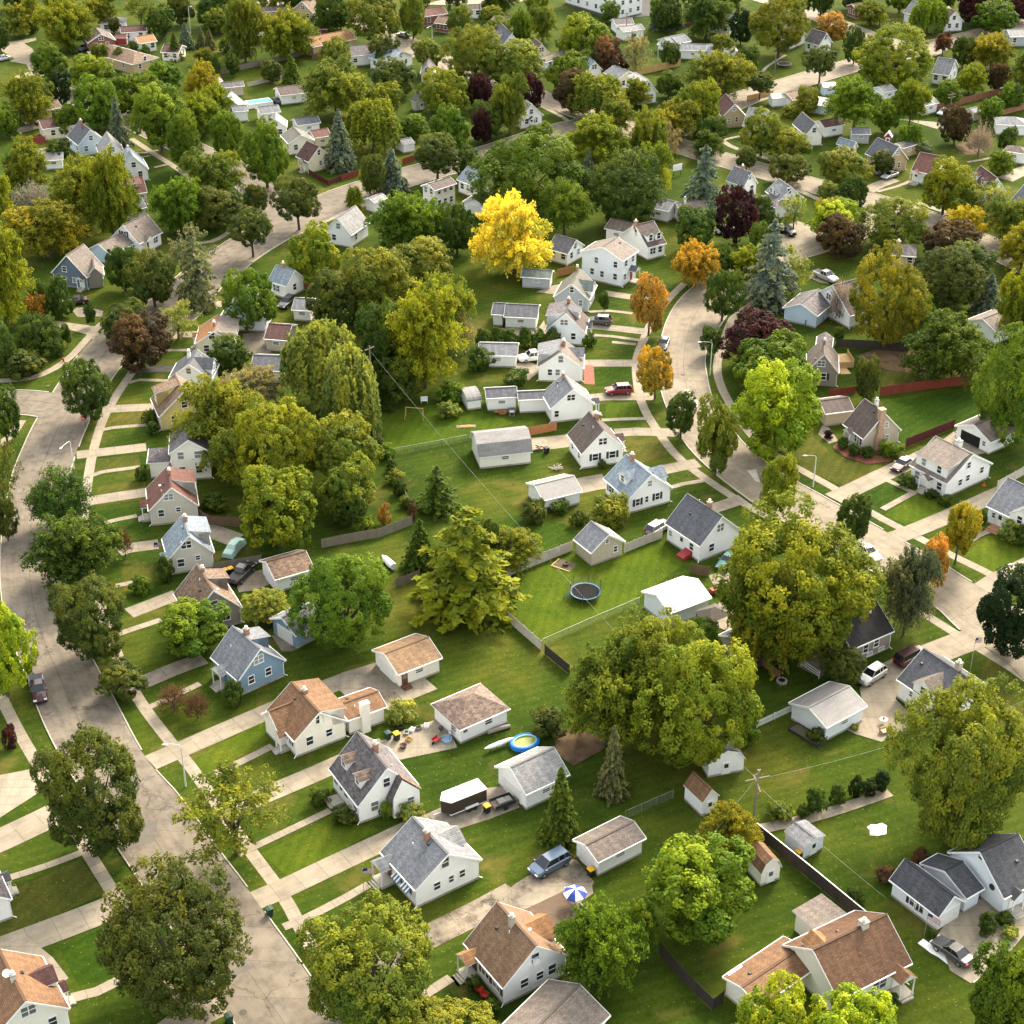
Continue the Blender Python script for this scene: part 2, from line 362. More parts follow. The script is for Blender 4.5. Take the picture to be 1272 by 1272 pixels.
def crown_spray(seed, nspray=380, nleaf=72, leaf=.033, droop=.15):
    """an airy crown (ash, elm, honey locust): many fine sprays that reach up and outwards with gaps between them"""
    rng = np.random.default_rng(seed); k = 9
    cen = fib(k, rng) * rng.uniform(.3, .58, (k, 1)); cen[:, 2] += .05; cr = rng.uniform(.34, .52, k)
    out = []; nm = []; tn = []; bt = rng.uniform(.2, .75, k)
    for s in range(nspray):
        i = rng.integers(k); v = unit(rng.normal(0, 1, 3)); v[2] = abs(v[2]) * .9 - .28; v = unit(v)
        p0 = cen[i] + v * cr[i] * rng.uniform(.15, .75); d = unit(v * .8 + unit(cen[i] + 1e-6) * .6 + np.array([0, 0, .35])); ln = rng.uniform(.22, .42)
        t = rng.random(nleaf) ** .8
        q = p0 + d * (t * ln)[:, None] - np.array([0, 0, 1]) * (droop * t ** 2 * ln * 2)[:, None] + rng.normal(0, .048, (nleaf, 3)) * (1.15 - .6 * t)[:, None]
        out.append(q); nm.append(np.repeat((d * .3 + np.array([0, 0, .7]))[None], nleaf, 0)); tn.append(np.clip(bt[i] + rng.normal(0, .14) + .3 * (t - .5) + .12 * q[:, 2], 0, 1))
    C = np.vstack(out); r = np.linalg.norm(C, axis=1); C = C / np.maximum(1, r / 1.05)[:, None]
    return leaves(C, np.vstack(nm), leaf, rng, np.concatenate(tn), 1.7), cen
def crown_willow(seed):
    rng = np.random.default_rng(seed); out = []; tn = []
    k = 12; cen = fib(k, rng) * rng.uniform(.35, .6, (k, 1)); cen[:, 2] = np.abs(cen[:, 2]) * .9 + .1; bt = rng.uniform(.3, .75, k)
    for s in range(430):
        i = rng.integers(k); v = unit(rng.normal(0, 1, 3)); v[2] = abs(v[2])
        p = cen[i] + v * rng.uniform(.26, .38); hl = rng.uniform(.35, 1.0) * (.6 + .7 * np.hypot(p[0], p[1])); n = 34; t = rng.random(n)
        o = unit(np.array([p[0], p[1], 0]) + 1e-6)
        q = p + o * (.14 * np.sqrt(t))[:, None] - np.array([0, 0, 1]) * (t * hl)[:, None] + rng.normal(0, .028, (n, 3))
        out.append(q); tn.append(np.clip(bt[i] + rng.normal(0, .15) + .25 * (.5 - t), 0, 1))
    C = np.vstack(out); C[:, 2] = np.maximum(C[:, 2], -1.0); h = np.hypot(C[:, 0], C[:, 1]); C[:, :2] /= np.maximum(1, h / 1.02)[:, None]
    N = np.stack([C[:, 0], C[:, 1], C[:, 0] * 0 + .5], 1)
    return leaves(C, N, .05, rng, np.concatenate(tn), 2.4, .7), cen
def crown_conifer(seed, tiers=17, loose=0.0):
    """spruce: whorls of drooping boughs, each a flat spray of needles, narrowing to a leader; z from 0 to 1, base radius 1"""
    rng = np.random.default_rng(seed); out = []; nm = []; tn = []
    for k in range(tiers):
        z = (k / tiers) ** .92 * .97; rad = (1 - z) ** (.85 if not loose else .6) * rng.uniform(.86, 1.08); nb = max(5, int(15 * (1 - z) + 4))
        if loose: nb = int(nb * .75)
        a0 = rng.random() * 6
        for j in range(nb):
            if rng.random() < loose * .3: continue
            a = a0 + 2 * pi * j / nb + rng.normal(0, .16); rr = rad * rng.uniform(.7, 1.12); n = int(16 + 44 * rr)
            t = rng.random(n) ** .65; w = (.05 + .17 * rr * (1 - t) * 1.2) * rng.uniform(-1, 1, n)
            d = np.array([cos(a), sin(a)]); e = np.array([-sin(a), cos(a)])
            xy = d * (t * rr)[:, None] + e * w[:, None]; zz = z + .035 - (.075 * (t * rr) + .05 * t ** 2 * rr) + rng.normal(0, .008, n)
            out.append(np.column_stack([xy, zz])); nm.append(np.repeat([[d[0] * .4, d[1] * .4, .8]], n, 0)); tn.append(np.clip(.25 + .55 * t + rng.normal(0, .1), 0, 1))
    n = 40; zz = rng.uniform(.9, 1, n); out.append(np.column_stack([rng.normal(0, .5, (n, 2)) * (1 - zz)[:, None], zz])); nm.append(np.tile([[0, 0, 1.]], (n, 1))); tn.append(np.full(n, .6))
    C = np.vstack(out); C[:, 2] *= 2.4
    V, T = leaves(C, np.vstack(nm), .085, rng, np.concatenate(tn), 1.7, .5); V[:, 2] /= 2.4
    return (V, T), np.zeros((0, 3))
def crown_twigs(seed):
    """a nearly bare crown: fine twigs and a few last leaves"""
    rng = np.random.default_rng(seed); out = []; nm = []; tn = []
    for s in range(420):
        v = unit(rng.normal(0, 1, 3)); v[2] = abs(v[2]) - .35; p0 = v * rng.uniform(.2, .6); d = unit(v + np.array([0, 0, .5]) + rng.normal(0, .25, 3)); n = 12
        t = np.linspace(0, 1, n); q = p0 + d * (t * rng.uniform(.25, .45))[:, None] + rng.normal(0, .012, (n, 3))
        out.append(q); nm.append(rng.normal(0, 1, (n, 3))); tn.append(np.full(n, rng.uniform(.2, .8)))
    return leaves(np.vstack(out), np.vstack(nm), .024, rng, np.concatenate(tn), 2.6), fib(8, rng) * .5
def trunk_mesh(name, ends, seed, th=.055, base=-1.0, h=1.0):
    """tapered trunk from z=base forking into limbs that run to the boughs"""
    rng = random.Random(seed); m = MB()
    fork = Vector((rng.uniform(-.04, .04), rng.uniform(-.04, .04), base + (0 - base) * .38))
    m.tube([(0, 0, base - .03), (0, 0, base + .02), (fork.x * .5, fork.y * .5, (base + fork.z) / 2), fork], [th * 1.5, th * 1.1, th * .95, th * .85], 7)
    for e in ends:
        e = Vector(e) * .85; mid = fork.lerp(e, .5) + Vector((rng.uniform(-.06, .06), rng.uniform(-.06, .06), .05))
        m.tube([fork, mid, e], [th * .6, th * .36, th * .12], 5, cap=False)
    return m.mesh(name, BARK, True)
BARK = surf('bark', (.085, .065, .05), .9, 2, 12, .35)
PROTO = {}
def proto(kind, k):
    key = (kind, k)
    if key in PROTO: return PROTO[key]
    s = sum(map(ord, kind)) * 7 + k * 101
    if kind == 'round': (V, T), L = crown_round(s, lobes=12 + 2 * k)
    elif kind == 'big': (V, T), L = crown_round(s, lobes=24 + 2 * k, nclump=1100, nleaf=46, leaf=.027, clump=.075)
    elif kind == 'spread': (V, T), L = crown_round(s, lobes=14, nclump=460, nleaf=44, squash=.8)
    elif kind == 'oval': (V, T), L = crown_round(s, lobes=9, nclump=440, nleaf=42, leaf=.05, clump=.12)
    elif kind == 'tier': (V, T), L = crown_round(s, lobes=26, nclump=420, nleaf=44, leaf=.04, clump=.1, loose=.3, flat=.32)
    elif kind == 'airy': (V, T), L = crown_spray(s)
    elif kind == 'thin': (V, T), L = crown_spray(s, 120, 46, .036)
    elif kind == 'willow': (V, T), L = crown_willow(s)
    elif kind == 'spruce': (V, T), L = crown_conifer(s)
    elif kind == 'pine': (V, T), L = crown_conifer(s, 13, .8)
    elif kind == 'bare': (V, T), L = crown_twigs(s)
    elif kind == 'bush': (V, T), L = crown_round(s, lobes=7, nclump=110, nleaf=34, leaf=.09, clump=.2)
    if kind in ('spruce', 'pine'): h = np.percentile(np.abs(V[:, :2]), 97); V[:, :2] /= h
    else:      # fill the unit ball so that a tree's measured outline is its real outline
        lo, hi = np.percentile(V[:, 2], .1), np.percentile(V[:, 2], 99.9); h = np.percentile(np.abs(V[:, :2]), 99.8)
        V = np.column_stack([V[:, 0] / h, V[:, 1] / h, (V[:, 2] - lo) / (hi - lo) * 2 - 1]); L = np.column_stack([L[:, 0] / h, L[:, 1] / h, (L[:, 2] - lo) / (hi - lo) * 2 - 1]) if len(L) else L
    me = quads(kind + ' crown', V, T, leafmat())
    ends = L[:: max(1, len(L) // 7)] if len(L) else []
    if kind in ('spruce', 'pine'):
        t = MB(); t.tube([(0, 0, -.09), (0, 0, .3), (0, 0, .95)], [.09, .06, .01], 7); tm = t.mesh('conifer trunk', BARK, True)
    else: tm = trunk_mesh('trunk', [tuple(e) for e in ends], s, .06 if kind not in ('bush',) else .05, -1.0 if kind == 'bush' else -1.45)
    PROTO[key] = (me, tm)
    return PROTO[key]
COLS = {'do': (.082, .1, .019), 'dg': (.064, .1, .016), 'g': (.1, .152, .013), 'bg': (.14, .185, .015), 'yg': (.165, .19, .015), 'l': (.24, .29, .017),
        'ol': (.142, .162, .02), 'og': (.195, .18, .017), 'go': (.3, .25, .02), 'y': (.55, .46, .055), 'o': (.38, .2, .04), 'og2': (.4, .25, .03), 'p': (.045, .014, .016),
        'bs': (.13, .165, .13), 'br': (.07, .045, .02), 'gg': (.13, .145, .07), 'gr': (.22, .185, .15), 'bk': (.024, .042, .013), 'pk': (.26, .19, .15), 'rd': (.12, .06, .033), 'lg': (.2, .225, .045), 'tan': (.2, .17, .08)}
CWORD = {'do': 'dark olive', 'dg': 'dark green', 'g': 'green', 'bg': 'bright green', 'yg': 'yellow-green', 'l': 'lime yellow', 'ol': 'olive green', 'og': 'golden olive', 'go': 'golden',
         'y': 'bright yellow', 'o': 'orange', 'og2': 'orange gold', 'p': 'purple-leaved', 'bs': 'blue-grey', 'br': 'brownish', 'gg': 'grey-green', 'gr': 'grey', 'bk': 'blackish green', 'pk': 'pinkish bare', 'rd': 'reddish', 'lg': 'pale green', 'tan': 'tan'}
KWORD = {'round': ('broadleaf_tree', 'round tree', 'tree'), 'big': ('broadleaf_tree', 'spreading tree', 'tree'), 'spread': ('broadleaf_tree', 'flat-topped tree', 'tree'), 'oval': ('oval_street_tree', 'oval tree', 'tree'),
         'tier': ('tiered_tree', 'tiered tree', 'tree'), 'airy': ('airy_shade_tree', 'airy tree', 'tree'), 'thin': ('thin_crowned_tree', 'thin-crowned tree', 'tree'), 'willow': ('weeping_tree', 'weeping tree', 'tree'),
         'spruce': ('spruce_tree', 'spruce', 'conifer'), 'pine': ('pine_tree', 'ragged pine', 'conifer'), 'bare': ('bare_tree', 'twiggy tree', 'tree'), 'bush': ('shrub', 'shrub', 'shrub')}
VEG = []
_tc = [0]
def T(x0, y0, x1, y1, kind, col, trunk=None, hint=None):
    """a tree from the outline of its crown in the photograph; its real size and place follow from that"""
    a, b_ = px((x0, y0)), px((x1, y1)); cx, cy = (a[0] + b_[0]) / 2, (a[1] + b_[1]) / 2; wpx, hpx = b_[0] - a[0], b_[1] - a[1]
    if cy < 300: wpx *= .96; hpx *= .95; cy += hpx * .02
    _tc[0] += 1; rng = random.Random(_tc[0] * 31)
    me, tm = proto(kind, _tc[0] % (3 if kind in ('round', 'airy', 'big') else 2))
    if kind in ('spruce', 'pine'):
        p = G((cx, b_[1] - wpx * .27))
        for _ in range(3):
            s = scale_at(p); r = wpx / 2 / s; ang = atan2(CH, p.y); p = G((cx, b_[1] - r * sin(ang) * s * .9), .6)
        h = solve_z(p.x, p.y, a[1]) - .5; h = max(1.5 * r, min(h, 24))
        M = Matrix.Diagonal((r, r, h, 1)); gx, gy = p.x, p.y; zc = .5
        clear = .5
    else:
        zc = 5.0
        for _ in range(4):
            p = G((cx, cy), zc); s = scale_at(p); r = wpx / 2 / s; ang = atan2(CH - zc, p.y)
            q = (hpx / 2 / s) ** 2 - (r * sin(ang)) ** 2; rz = sqrt(max(q, 0)) / cos(ang)
            rz = min(max(rz, .62 * r), 1.75 * r)
            clear = .12 if kind == 'bush' else (.08 * rz + .5 if not trunk else trunk / s / cos(ang) + .1)
            zc = rz + clear if kind != 'bush' else rz * .85
        M = Matrix.Diagonal((r, r, rz, 1)); gx, gy = p.x, p.y
    name, word, cat = KWORD[kind]
    o = empty(name, (gx, gy, 0), rng.random() * 6.28)
    zz = zc if kind in ('spruce', 'pine') else zc
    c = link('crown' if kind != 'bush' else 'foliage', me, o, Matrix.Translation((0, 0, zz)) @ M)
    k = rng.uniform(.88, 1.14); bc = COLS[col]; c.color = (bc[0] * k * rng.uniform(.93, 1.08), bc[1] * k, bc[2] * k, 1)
    # trunk: its own mesh is drawn so that local -1.45 (or -1) is the ground
    if kind in ('spruce', 'pine'): t = link('trunk', tm, o, Matrix.Translation((0, 0, .5)) @ Matrix.Diagonal((r * .6, r * .6, h, 1)))
    elif kind == 'bush': t = link('stem', tm, o, Matrix.Translation((0, 0, zc)) @ Matrix.Diagonal((r, r, zc, 1)))
    else:
        k = zc / 1.45; t = link('trunk', tm, o, Matrix.Translation((0, 0, zc)) @ Matrix.Diagonal((r * .9, r * .9, k, 1)))
    VEG.append(dict(o=o, px=(cx, cy), w=wpx, size=r, col=CWORD[col], word=word, cat=cat, hint=hint, kind=kind))
    return o
# ------------------------------------------------------------------ buildings
def wallm(k):
    c = {'white': (.86, .86, .84), 'warm': (.84, .8, .7), 'cream': (.76, .68, .46), 'yellow': (.68, .52, .22), 'beige': (.52, .45, .35), 'taupe': (.3, .26, .22), 'stone': (.56, .53, .46), 'grey': (.4, .43, .46),
         'blue': (.2, .3, .4), 'pale': (.5, .62, .72), 'slate': (.13, .17, .23), 'tan': (.48, .36, .2), 'brick': (.26, .1, .07), 'green': (.55, .6, .42), 'brown': (.2, .15, .12), 'red': (.3, .04, .04), 'cool': (.76, .8, .84)}[k]
    return surf('siding ' + k, c, .65, .45, 6, .1, lines=.2 if k not in ('stone', 'brick') else 0, bump=.4)
def roofm(k):
    c = {'grey': (.2, .21, .23), 'lgrey': (.29, .29, .29), 'blue': (.24, .29, .34), 'dark': (.075, .078, .088), 'char': (.11, .115, .13), 'black': (.035, .033, .033), 'brown': (.125, .095, .085), 'tan': (.195, .13, .088), 'orange': (.33, .17, .075), 'rust': (.21, .115, .06), 'sand': (.3, .19, .105), 'tawny': (.225, .14, .085), 'umber': (.15, .08, .045),
         'maroon': (.105, .05, .045), 'red': (.15, .065, .05), 'taupe': (.2, .165, .14), 'mix': (.2, .145, .115), 'slate': (.14, .125, .13), 'green': (.14, .17, .16), 'olive': (.17, .165, .14), 'metal': (.2, .19, .182), 'white': (.78, .76, .72), 'amber': (.4, .2, .08)}[k]
    if k in ('metal',): return surf('roof metal', c, .5, .8, 4, .4, stretch=(2.5, .5, 1), spec=.35)
    if k in ('white',): return surf('roof white', c, .5, .9, 5, .16, stretch=(3.2, .25, 1))
    return shingle('shingle ' + k, c, .42 if k in ('mix', 'slate', 'tan') else .22)
TRIM = surf('white trim', (.8, .8, .78), .5, 1, 8, .08)
CONC = pave('foundation concrete', (.36, .34, .3), 0, .2, .8, 0)
BRICKM = surf('chimney brick', (.4, .2, .12), .85, 3, 22, .45)
DARK = surf('dark metal', (.03, .03, .032), .5, 2, 9, .2)
DOORS = {'white': TRIM, 'brown': surf('brown door', (.12, .05, .03), .5), 'red': surf('red door', (.3, .03, .03), .5), 'black': DARK, 'blue': surf('blue door', (.08, .16, .28), .5)}
GDOOR = surf('garage door panel', (.72, .71, .68), .55, 1, 6, .1)
SHUT = surf('dark shutter', (.035, .035, .045), .6, 2, 9, .2)
SHUTB = surf('brown shutter', (.13, .045, .03), .6, 2, 9, .2)
class Fr: pass
def frame(o, yaw, w, l, he, hr):
    f = Fr(); f.o = o; f.yaw = yaw; f.w = w; f.l = l; f.he = he; f.hr = hr
    f.M = Mz(o.x, o.y, 0, yaw)
    return f
def FG(E1, E2, R, E3, he, side='L', hr=None):
    """near gable seen: its two eave corners, its ridge point, and the far eave corner on one side"""
    p1, p2, q = g(E1, he), g(E2, he), g(E3, he)
    ac = p2 - p1; b = p1 if side == 'L' else p2; d = q - b
    a1, a2 = atan2(ac.y, ac.x), atan2(d.y, d.x) - pi / 2
    while a2 - a1 > pi: a2 -= 2 * pi
    while a2 - a1 < -pi: a2 += 2 * pi
    yaw = (a1 * ac.length + a2 * d.length) / (ac.length + d.length)
    xa, ya = Vector((cos(yaw), sin(yaw))), Vector((-sin(yaw), cos(yaw)))
    w, l = ac.xy.dot(xa), d.xy.dot(ya); mid = (p1 + p2) / 2
    if hr is None: hr = solve_z(mid.x, mid.y, px(R)[1])
    hr = min(max(hr, he + .12 * w), he + .62 * w)
    return frame(mid.xy, yaw, w, l, he, hr)
def FS(A, B, C, he, hr, fit=True):
    """long side seen: its two eave corners and one ridge point"""
    a, b, c = g(A, he), g(B, he), g(C, hr); y = (a - b).xy; l = y.length; y = y / l; x = Vector((y.y, -y.x))
    pitch = .72 if hr - he > 2.2 else .42; lo, hi = he + .15, he + 6.0
    for _ in range(30):       # the ridge height at which the seen ridge point gives a roof of that pitch
        hr = (lo + hi) / 2; k = (g(C, hr) - b).xy.dot(x)
        if k > 0 and (hr - he) / k < pitch: lo = hr
        else: hi = hr
    hw = min(max((g(C, hr) - b).xy.dot(x), 1.6), 5.2); hr = he + pitch * hw
    return frame(b.xy + x * hw, atan2(x.y, x.x), 2 * hw, l, he, hr)
def volume(root, R0, f, wall, roof, kind='gable', oh=.32, nw='wall', nr='roof', t=.16, gd=None, gut=True, found=True, wallN=None):
    """walls, roof and white fascia of one gabled, hipped, shed, flat or gambrel block; the frame's size is that of the roof edges"""
    M = R0.inverted() @ f.M; w, l, he, hr = f.w, f.l, f.he, f.hr; hw = w / 2; x0 = hw - oh; sl = (hr - he) / hw; zw = he + sl * oh - t * .9; b = MB()
    y0, y1 = min(oh, .4), l - min(oh, .4); zf = .28 if found else 0.0
    if kind == 'gable': top = [(x0, zw), (0, hr - t * .9), (-x0, zw)]
    elif kind == 'gambrel': top = [(x0, zw), (x0 * .62, he + (hr - he) * .68 - t), (0, hr - t), (-x0 * .62, he + (hr - he) * .68 - t), (-x0, zw)]
    elif kind == 'barrel': top = [(x0 * cos(a), he - .1 + (hr - he - .1) * sin(a)) for a in [pi * k / 10 for k in range(11)]]
    elif kind == 'shed': top = [(x0, he - t), (-x0, hr - t)]
    else: top = [(x0, he - .05), (-x0, he - .05)]
    b.prism([(-x0, zf), (x0, zf)] + top, y0, y1, 0)
    if found: b.box(-x0 - .03, x0 + .03, y0 - .03, y1 + .03, -.3, zf, 1)
    b.build(nw, [wallm(wall), CONC], root, M=M)
    r = MB()
    def plane(P, Q, mi=0, thick=t):
        """one roof plane between outline P (bottom a, bottom b, top b, top a); Q = course direction"""
        P = [Vector(p) for p in P]; u = (P[1] - P[0]).normalized(); n = u.cross(P[-1] - P[0]).normalized(); v = n.cross(u)
        if n.z < 0: n = -n
        uv = [((p - P[0]).dot(u), (p - P[0]).dot(v)) for p in P]
        r.face(P, mi, uv); lo = [p - Vector((0, 0, thick)) for p in P]; r.face(lo[::-1], 1)
        for k in range(len(P)): r.face([P[k], lo[k], lo[(k + 1) % len(P)], P[(k + 1) % len(P)]], 1)
    if kind == 'gable':
        plane([(-hw, l, he), (-hw, 0, he), (0, 0, hr), (0, l, hr)], 0); plane([(hw, 0, he), (hw, l, he), (0, l, hr), (0, 0, hr)], 0)
        c = MB(); c.box(-.14, .14, .01, l - .01, hr - .05, hr + .035, 0); c.build(nr + '_ridge_cap' if nr == 'roof' else 'ridge_cap', roofm(roof), root, M=M)
    elif kind == 'hip':
        k = min(hw, l / 2 - .3); a, b_ = (0, k, hr), (0, l - k, hr)
        plane([(-hw, l, he), (-hw, 0, he), a, b_], 0); plane([(hw, 0, he), (hw, l, he), b_, a], 0); plane([(-hw, 0, he), (hw, 0, he), a], 0); plane([(hw, l, he), (-hw, l, he), b_], 0)
    elif kind in ('gambrel', 'barrel'):
        pr = [(hw, he), (hw * .64, he + (hr - he) * .68), (0, hr), (-hw * .64, he + (hr - he) * .68), (-hw, he)] if kind == 'gambrel' else [(hw * cos(pi * k / 10), he + (hr - he) * sin(pi * k / 10)) for k in range(11)]
        for k in range(len(pr) - 1): plane([(pr[k][0], 0, pr[k][1]), (pr[k][0], l, pr[k][1]), (pr[k + 1][0], l, pr[k + 1][1]), (pr[k + 1][0], 0, pr[k + 1][1])], 0)
    elif kind == 'shed': plane([(hw, 0, he), (hw, l, he), (-hw, l, hr), (-hw, 0, hr)], 0)
    else: plane([(hw, 0, he), (hw, l, he), (-hw, l, he + .05), (-hw, 0, he + .05)], 0)
    r.build(nr, [roofm(roof), TRIM], root, M=M)
    if gut and kind in ('gable', 'hip'):
        m = MB()
        for s in (-1, 1):
            m.box(min(s * hw, s * (hw + .11)), max(s * hw, s * (hw + .11)), .0, l, he - .15, he - .01)
        if kind == 'gable':
            for y in (-.045, l + .005):
                for s in (-1, 1):
                    P = [(s * hw, he + .02), (0, hr + .02), (0, hr - .24), (s * hw, he - .24)]
                    m.prism(P, y, y + .04)
        m.build('gutter', TRIM, root, M=M)
        if gut == 'down':
            for s in (-1, 1):
                d = MB(); d.tube([(s * (hw + .05), .1, he - .12), (s * (x0 + .06), .3, he - .5), (s * (x0 + .06), .3, .35), (s * (x0 + .45), .1, .12)], .055, 5)
                d.build('downspout', TRIM, root, M=M)
    f.x0, f.y0, f.y1, f.Mr = x0, y0, y1, M
    return f
WIN = {}
def winmesh(w, h, st):
    k = (round(w, 1), round(h, 1), st)
    if k in WIN: return WIN[k]
    w, h = k[0], k[1]; m = MB(); fr = .09; d = .07
    m.box(-w / 2 - fr, w / 2 + fr, -d, .02, h / 2, h / 2 + fr); m.box(-w / 2 - fr - .05, w / 2 + fr + .05, -d - .05, .02, -h / 2 - fr, -h / 2)
    for s in (-1, 1): m.box(min(s * w / 2, s * (w / 2 + fr)), max(s * w / 2, s * (w / 2 + fr)), -d, .02, -h / 2, h / 2)
    m.box(-w / 2, w / 2, -d + .02, .01, -.035, .035)
    if w > 1.15: m.box(-.05, .05, -d + .01, .01, -h / 2, -.035); m.box(-.05, .05, -d + .01, .01, .035, h / 2)
    mats = [TRIM]
    if st in 'sb':
        for s in (-1, 1):
            a, c = s * (w / 2 + fr + .02), s * (w / 2 + fr + .42); m.box(min(a, c), max(a, c), -.05, .015, -h / 2 - .05, h / 2 + .05, 1)
        mats.append(SHUT if st == 's' else SHUTB)
    a = m.mesh('window', mats); q = MB(); q.face([(-w / 2, -.012, -h / 2), (w / 2, -.012, -h / 2), (w / 2, -.012, h / 2), (-w / 2, -.012, h / 2)]); c = q.mesh('pane', glassmat())
    if st == 'a':
        q = MB(); q.box(-w * .36, w * .36, -.45, -.02, -h / 2, -.12)
        WIN[(k, 'ac')] = q.mesh('air conditioner', TRIM)
    WIN[k] = (a, c)
    return WIN[k]
def facemat(f, face, t, z, out=0.0):
    """a frame on a wall: local -y looks out of the wall"""
    w2, L0, L1 = f.x0, f.y0, f.y1
    if face == 'N': return f.Mr @ Mz(-w2 + 2 * w2 * t, L0 - out, z, 0)
    if face == 'F': return f.Mr @ Mz(w2 - 2 * w2 * t, L1 + out, z, pi)
    if face == 'L': return f.Mr @ Mz(-w2 - out, L1 + (L0 - L1) * t, z, -pi / 2)
    return f.Mr @ Mz(w2 + out, L0 + (L1 - L0) * t, z, pi / 2)
def window(root, f, face, t, z, w=.9, h=1.2, st='p', far=False):
    a, c = winmesh(w, h, st); o = link('window', a, root, facemat(f, face, t, z)); link('pane', c, o)
    if st == 'a': link('air_conditioner', WIN[((round(w, 1), round(h, 1), st), 'ac')], o)
def door(root, f, face, t, mat='white', w=.95, h=2.05, z0=.35):
    m = MB(); m.box(-w / 2 - .1, w / 2 + .1, -.05, .02, 0, h + .1, 0); m.box(-w / 2, w / 2, -.075, -.05, .03, h, 1); m.box(-w / 2 + .18, w / 2 - .18, -.082, -.07, h * .55, h * .9, 2)
    m.build('door', [TRIM, DOORS[mat], glassmat()], root, M=facemat(f, face, t, z0))
def garage_door(root, f, face='N', t=.5, w=None, h=2.0, mat=None):
    if w is None: w = (2 * f.x0 if face in 'NF' else f.y1 - f.y0) * .62
    m = MB(); m.box(-w / 2 - .1, w / 2 + .1, -.03, .02, 0, h + .1, 0)
    for k in range(4): m.box(-w / 2, w / 2, -.055, -.03, .03 + k * (h - .05) / 4, .03 + (k + 1) * (h - .05) / 4 - .03, 1)
    m.build('garage_door', [TRIM, mat or GDOOR], root, M=facemat(f, face, t, .02))
def chimney(root, f, t, off=0, size=.7, up=.9, mat=None, cap=True):
    """t along the ridge from the near gable, off across (-1 left eave .. 1 right eave)"""
    x = off * f.w / 2; zr = f.hr - abs(off) * (f.hr - f.he); y = f.l * t; m = MB(); s = size / 2
    m.box(x - s, x + s, y - s, y + s, zr - .9, f.hr + up)
    m.box(x - s - .06, x + s + .06, y - s - .06, y + s + .06, f.hr + up, f.hr + up + .12, 1)
    o = m.build('chimney', [mat or BRICKM, CONC], root, M=f.Mr)
    if cap: MB().lathe([(.17, 0), (.17, .3), (.2, .3), (.2, .36), (0, .4)], 8, c=(x, y, f.hr + up + .12)).build('flue', TRIM, o)
def vents(root, f, n, seed=0, mat=None):
    rng = random.Random(seed)
    for k in range(n):
        s = rng.choice((-1, 1)); u = rng.uniform(.12, .5); x = s * u * f.w / 2; z = f.hr - u * (f.hr - f.he); y = f.l * rng.uniform(.15, .85); m = MB()
        if k % 2: m.tube([(x, y, z - .2), (x, y, z + .35)], .06, 6)
        else: m.box(x - .16, x + .16, y - .16, y + .16, z - .2, z + .16)
        m.build('roof_vent', mat or (TRIM if k % 3 else DARK), root, M=f.Mr)
def dormer(root, f, side, t, width, wall, roof, typ='g', xin=.78, rise=.0, win=1):
    """a dormer on the left or right slope; 'g' has its own little gable, 's' a shed roof from near the ridge"""
    s = -1 if side == 'L' else 1; hw = f.w / 2; yc = f.l * t; sl = (f.hr - f.he) / hw
    xf = hw * xin; zb = f.hr - sl * xf
    A = Matrix.Translation((0, yc, 0)) @ Matrix.Rotation(pi / 2 if s > 0 else -pi / 2, 4, 'Z')     # local -y looks out of the slope, x runs along the ridge
    M = f.Mr @ A; m = MB(); r = MB(); w2 = width / 2
    def pl(P, th=.1):
        P = [Vector(p) for p in P]; u = (P[1] - P[0]).normalized(); n = u.cross(P[-1] - P[0]).normalized(); v = n.cross(u)
        r.face(P, 0, [((p - P[0]).dot(u), (p - P[0]).dot(v)) for p in P]); lo = [p - Vector((0, 0, th)) for p in P]; r.face(lo[::-1], 1)
        for k in range(len(P)): r.face([P[k], lo[k], lo[(k + 1) % len(P)], P[(k + 1) % len(P)]], 1)
    if typ == 'g':
        top = min(f.hr - .12, zb + max(1.9, width * .75) + rise); ev = top - w2 * .75; ye = -(f.hr - top) / sl + .25
        m.prism([(-w2, zb - .5), (w2, zb - .5), (w2, ev - .06), (0, top - .08), (-w2, ev - .06)], -xf, -.3)
        e = .2; k = ev - e * .75; yv = lambda z: -(f.hr - z) / sl + .1
        pl([(-w2 - e, min(yv(k), -.2), k), (-w2 - e, -xf - .2, k), (0, -xf - .2, top), (0, yv(top), top)]); pl([(w2 + e, -xf - .2, k), (w2 + e, min(yv(k), -.2), k), (0, yv(top), top), (0, -xf - .2, top)])
        wz = (zb + ev) / 2 + .15; wh = min(1.2, max(.6, ev - zb - .1))
    else:
        top = f.hr - .1; ev = top - xf * .22
        m.prism([(-w2, zb - .5), (w2, zb - .5), (w2, ev - .1), (-w2, ev - .1)], -xf, -xf * .5)
        for sx in (-w2, w2): m.face([(sx, -xf, zb - .5), (sx, -xf, ev - .1), (sx, 0, top - .12), (sx, 0, zb)])
        pl([(-w2 - .2, -xf - .3, ev - .07), (w2 + .2, -xf - .3, ev - .07), (w2 + .2, -.03, top + .1), (-w2 - .2, -.03, top + .1)])
        wz = (zb + ev) / 2; wh = min(1.2, max(.6, ev - zb - .5))
    d = m.build('dormer', wallm(wall), root, M=M); r.build('dormer_roof', [roofm(roof), TRIM], d)
    for k in range(win):
        a, c = winmesh(.8 if width > 1.3 else .6, wh, 'p'); x = (k + .5) / win * width - w2
        o = bpy.data.objects.new('dormer_window', winboth(a, c)); COL.objects.link(o); o.parent = d; o.matrix_basis = Matrix.Translation((x, -xf, wz))
_wb = {}
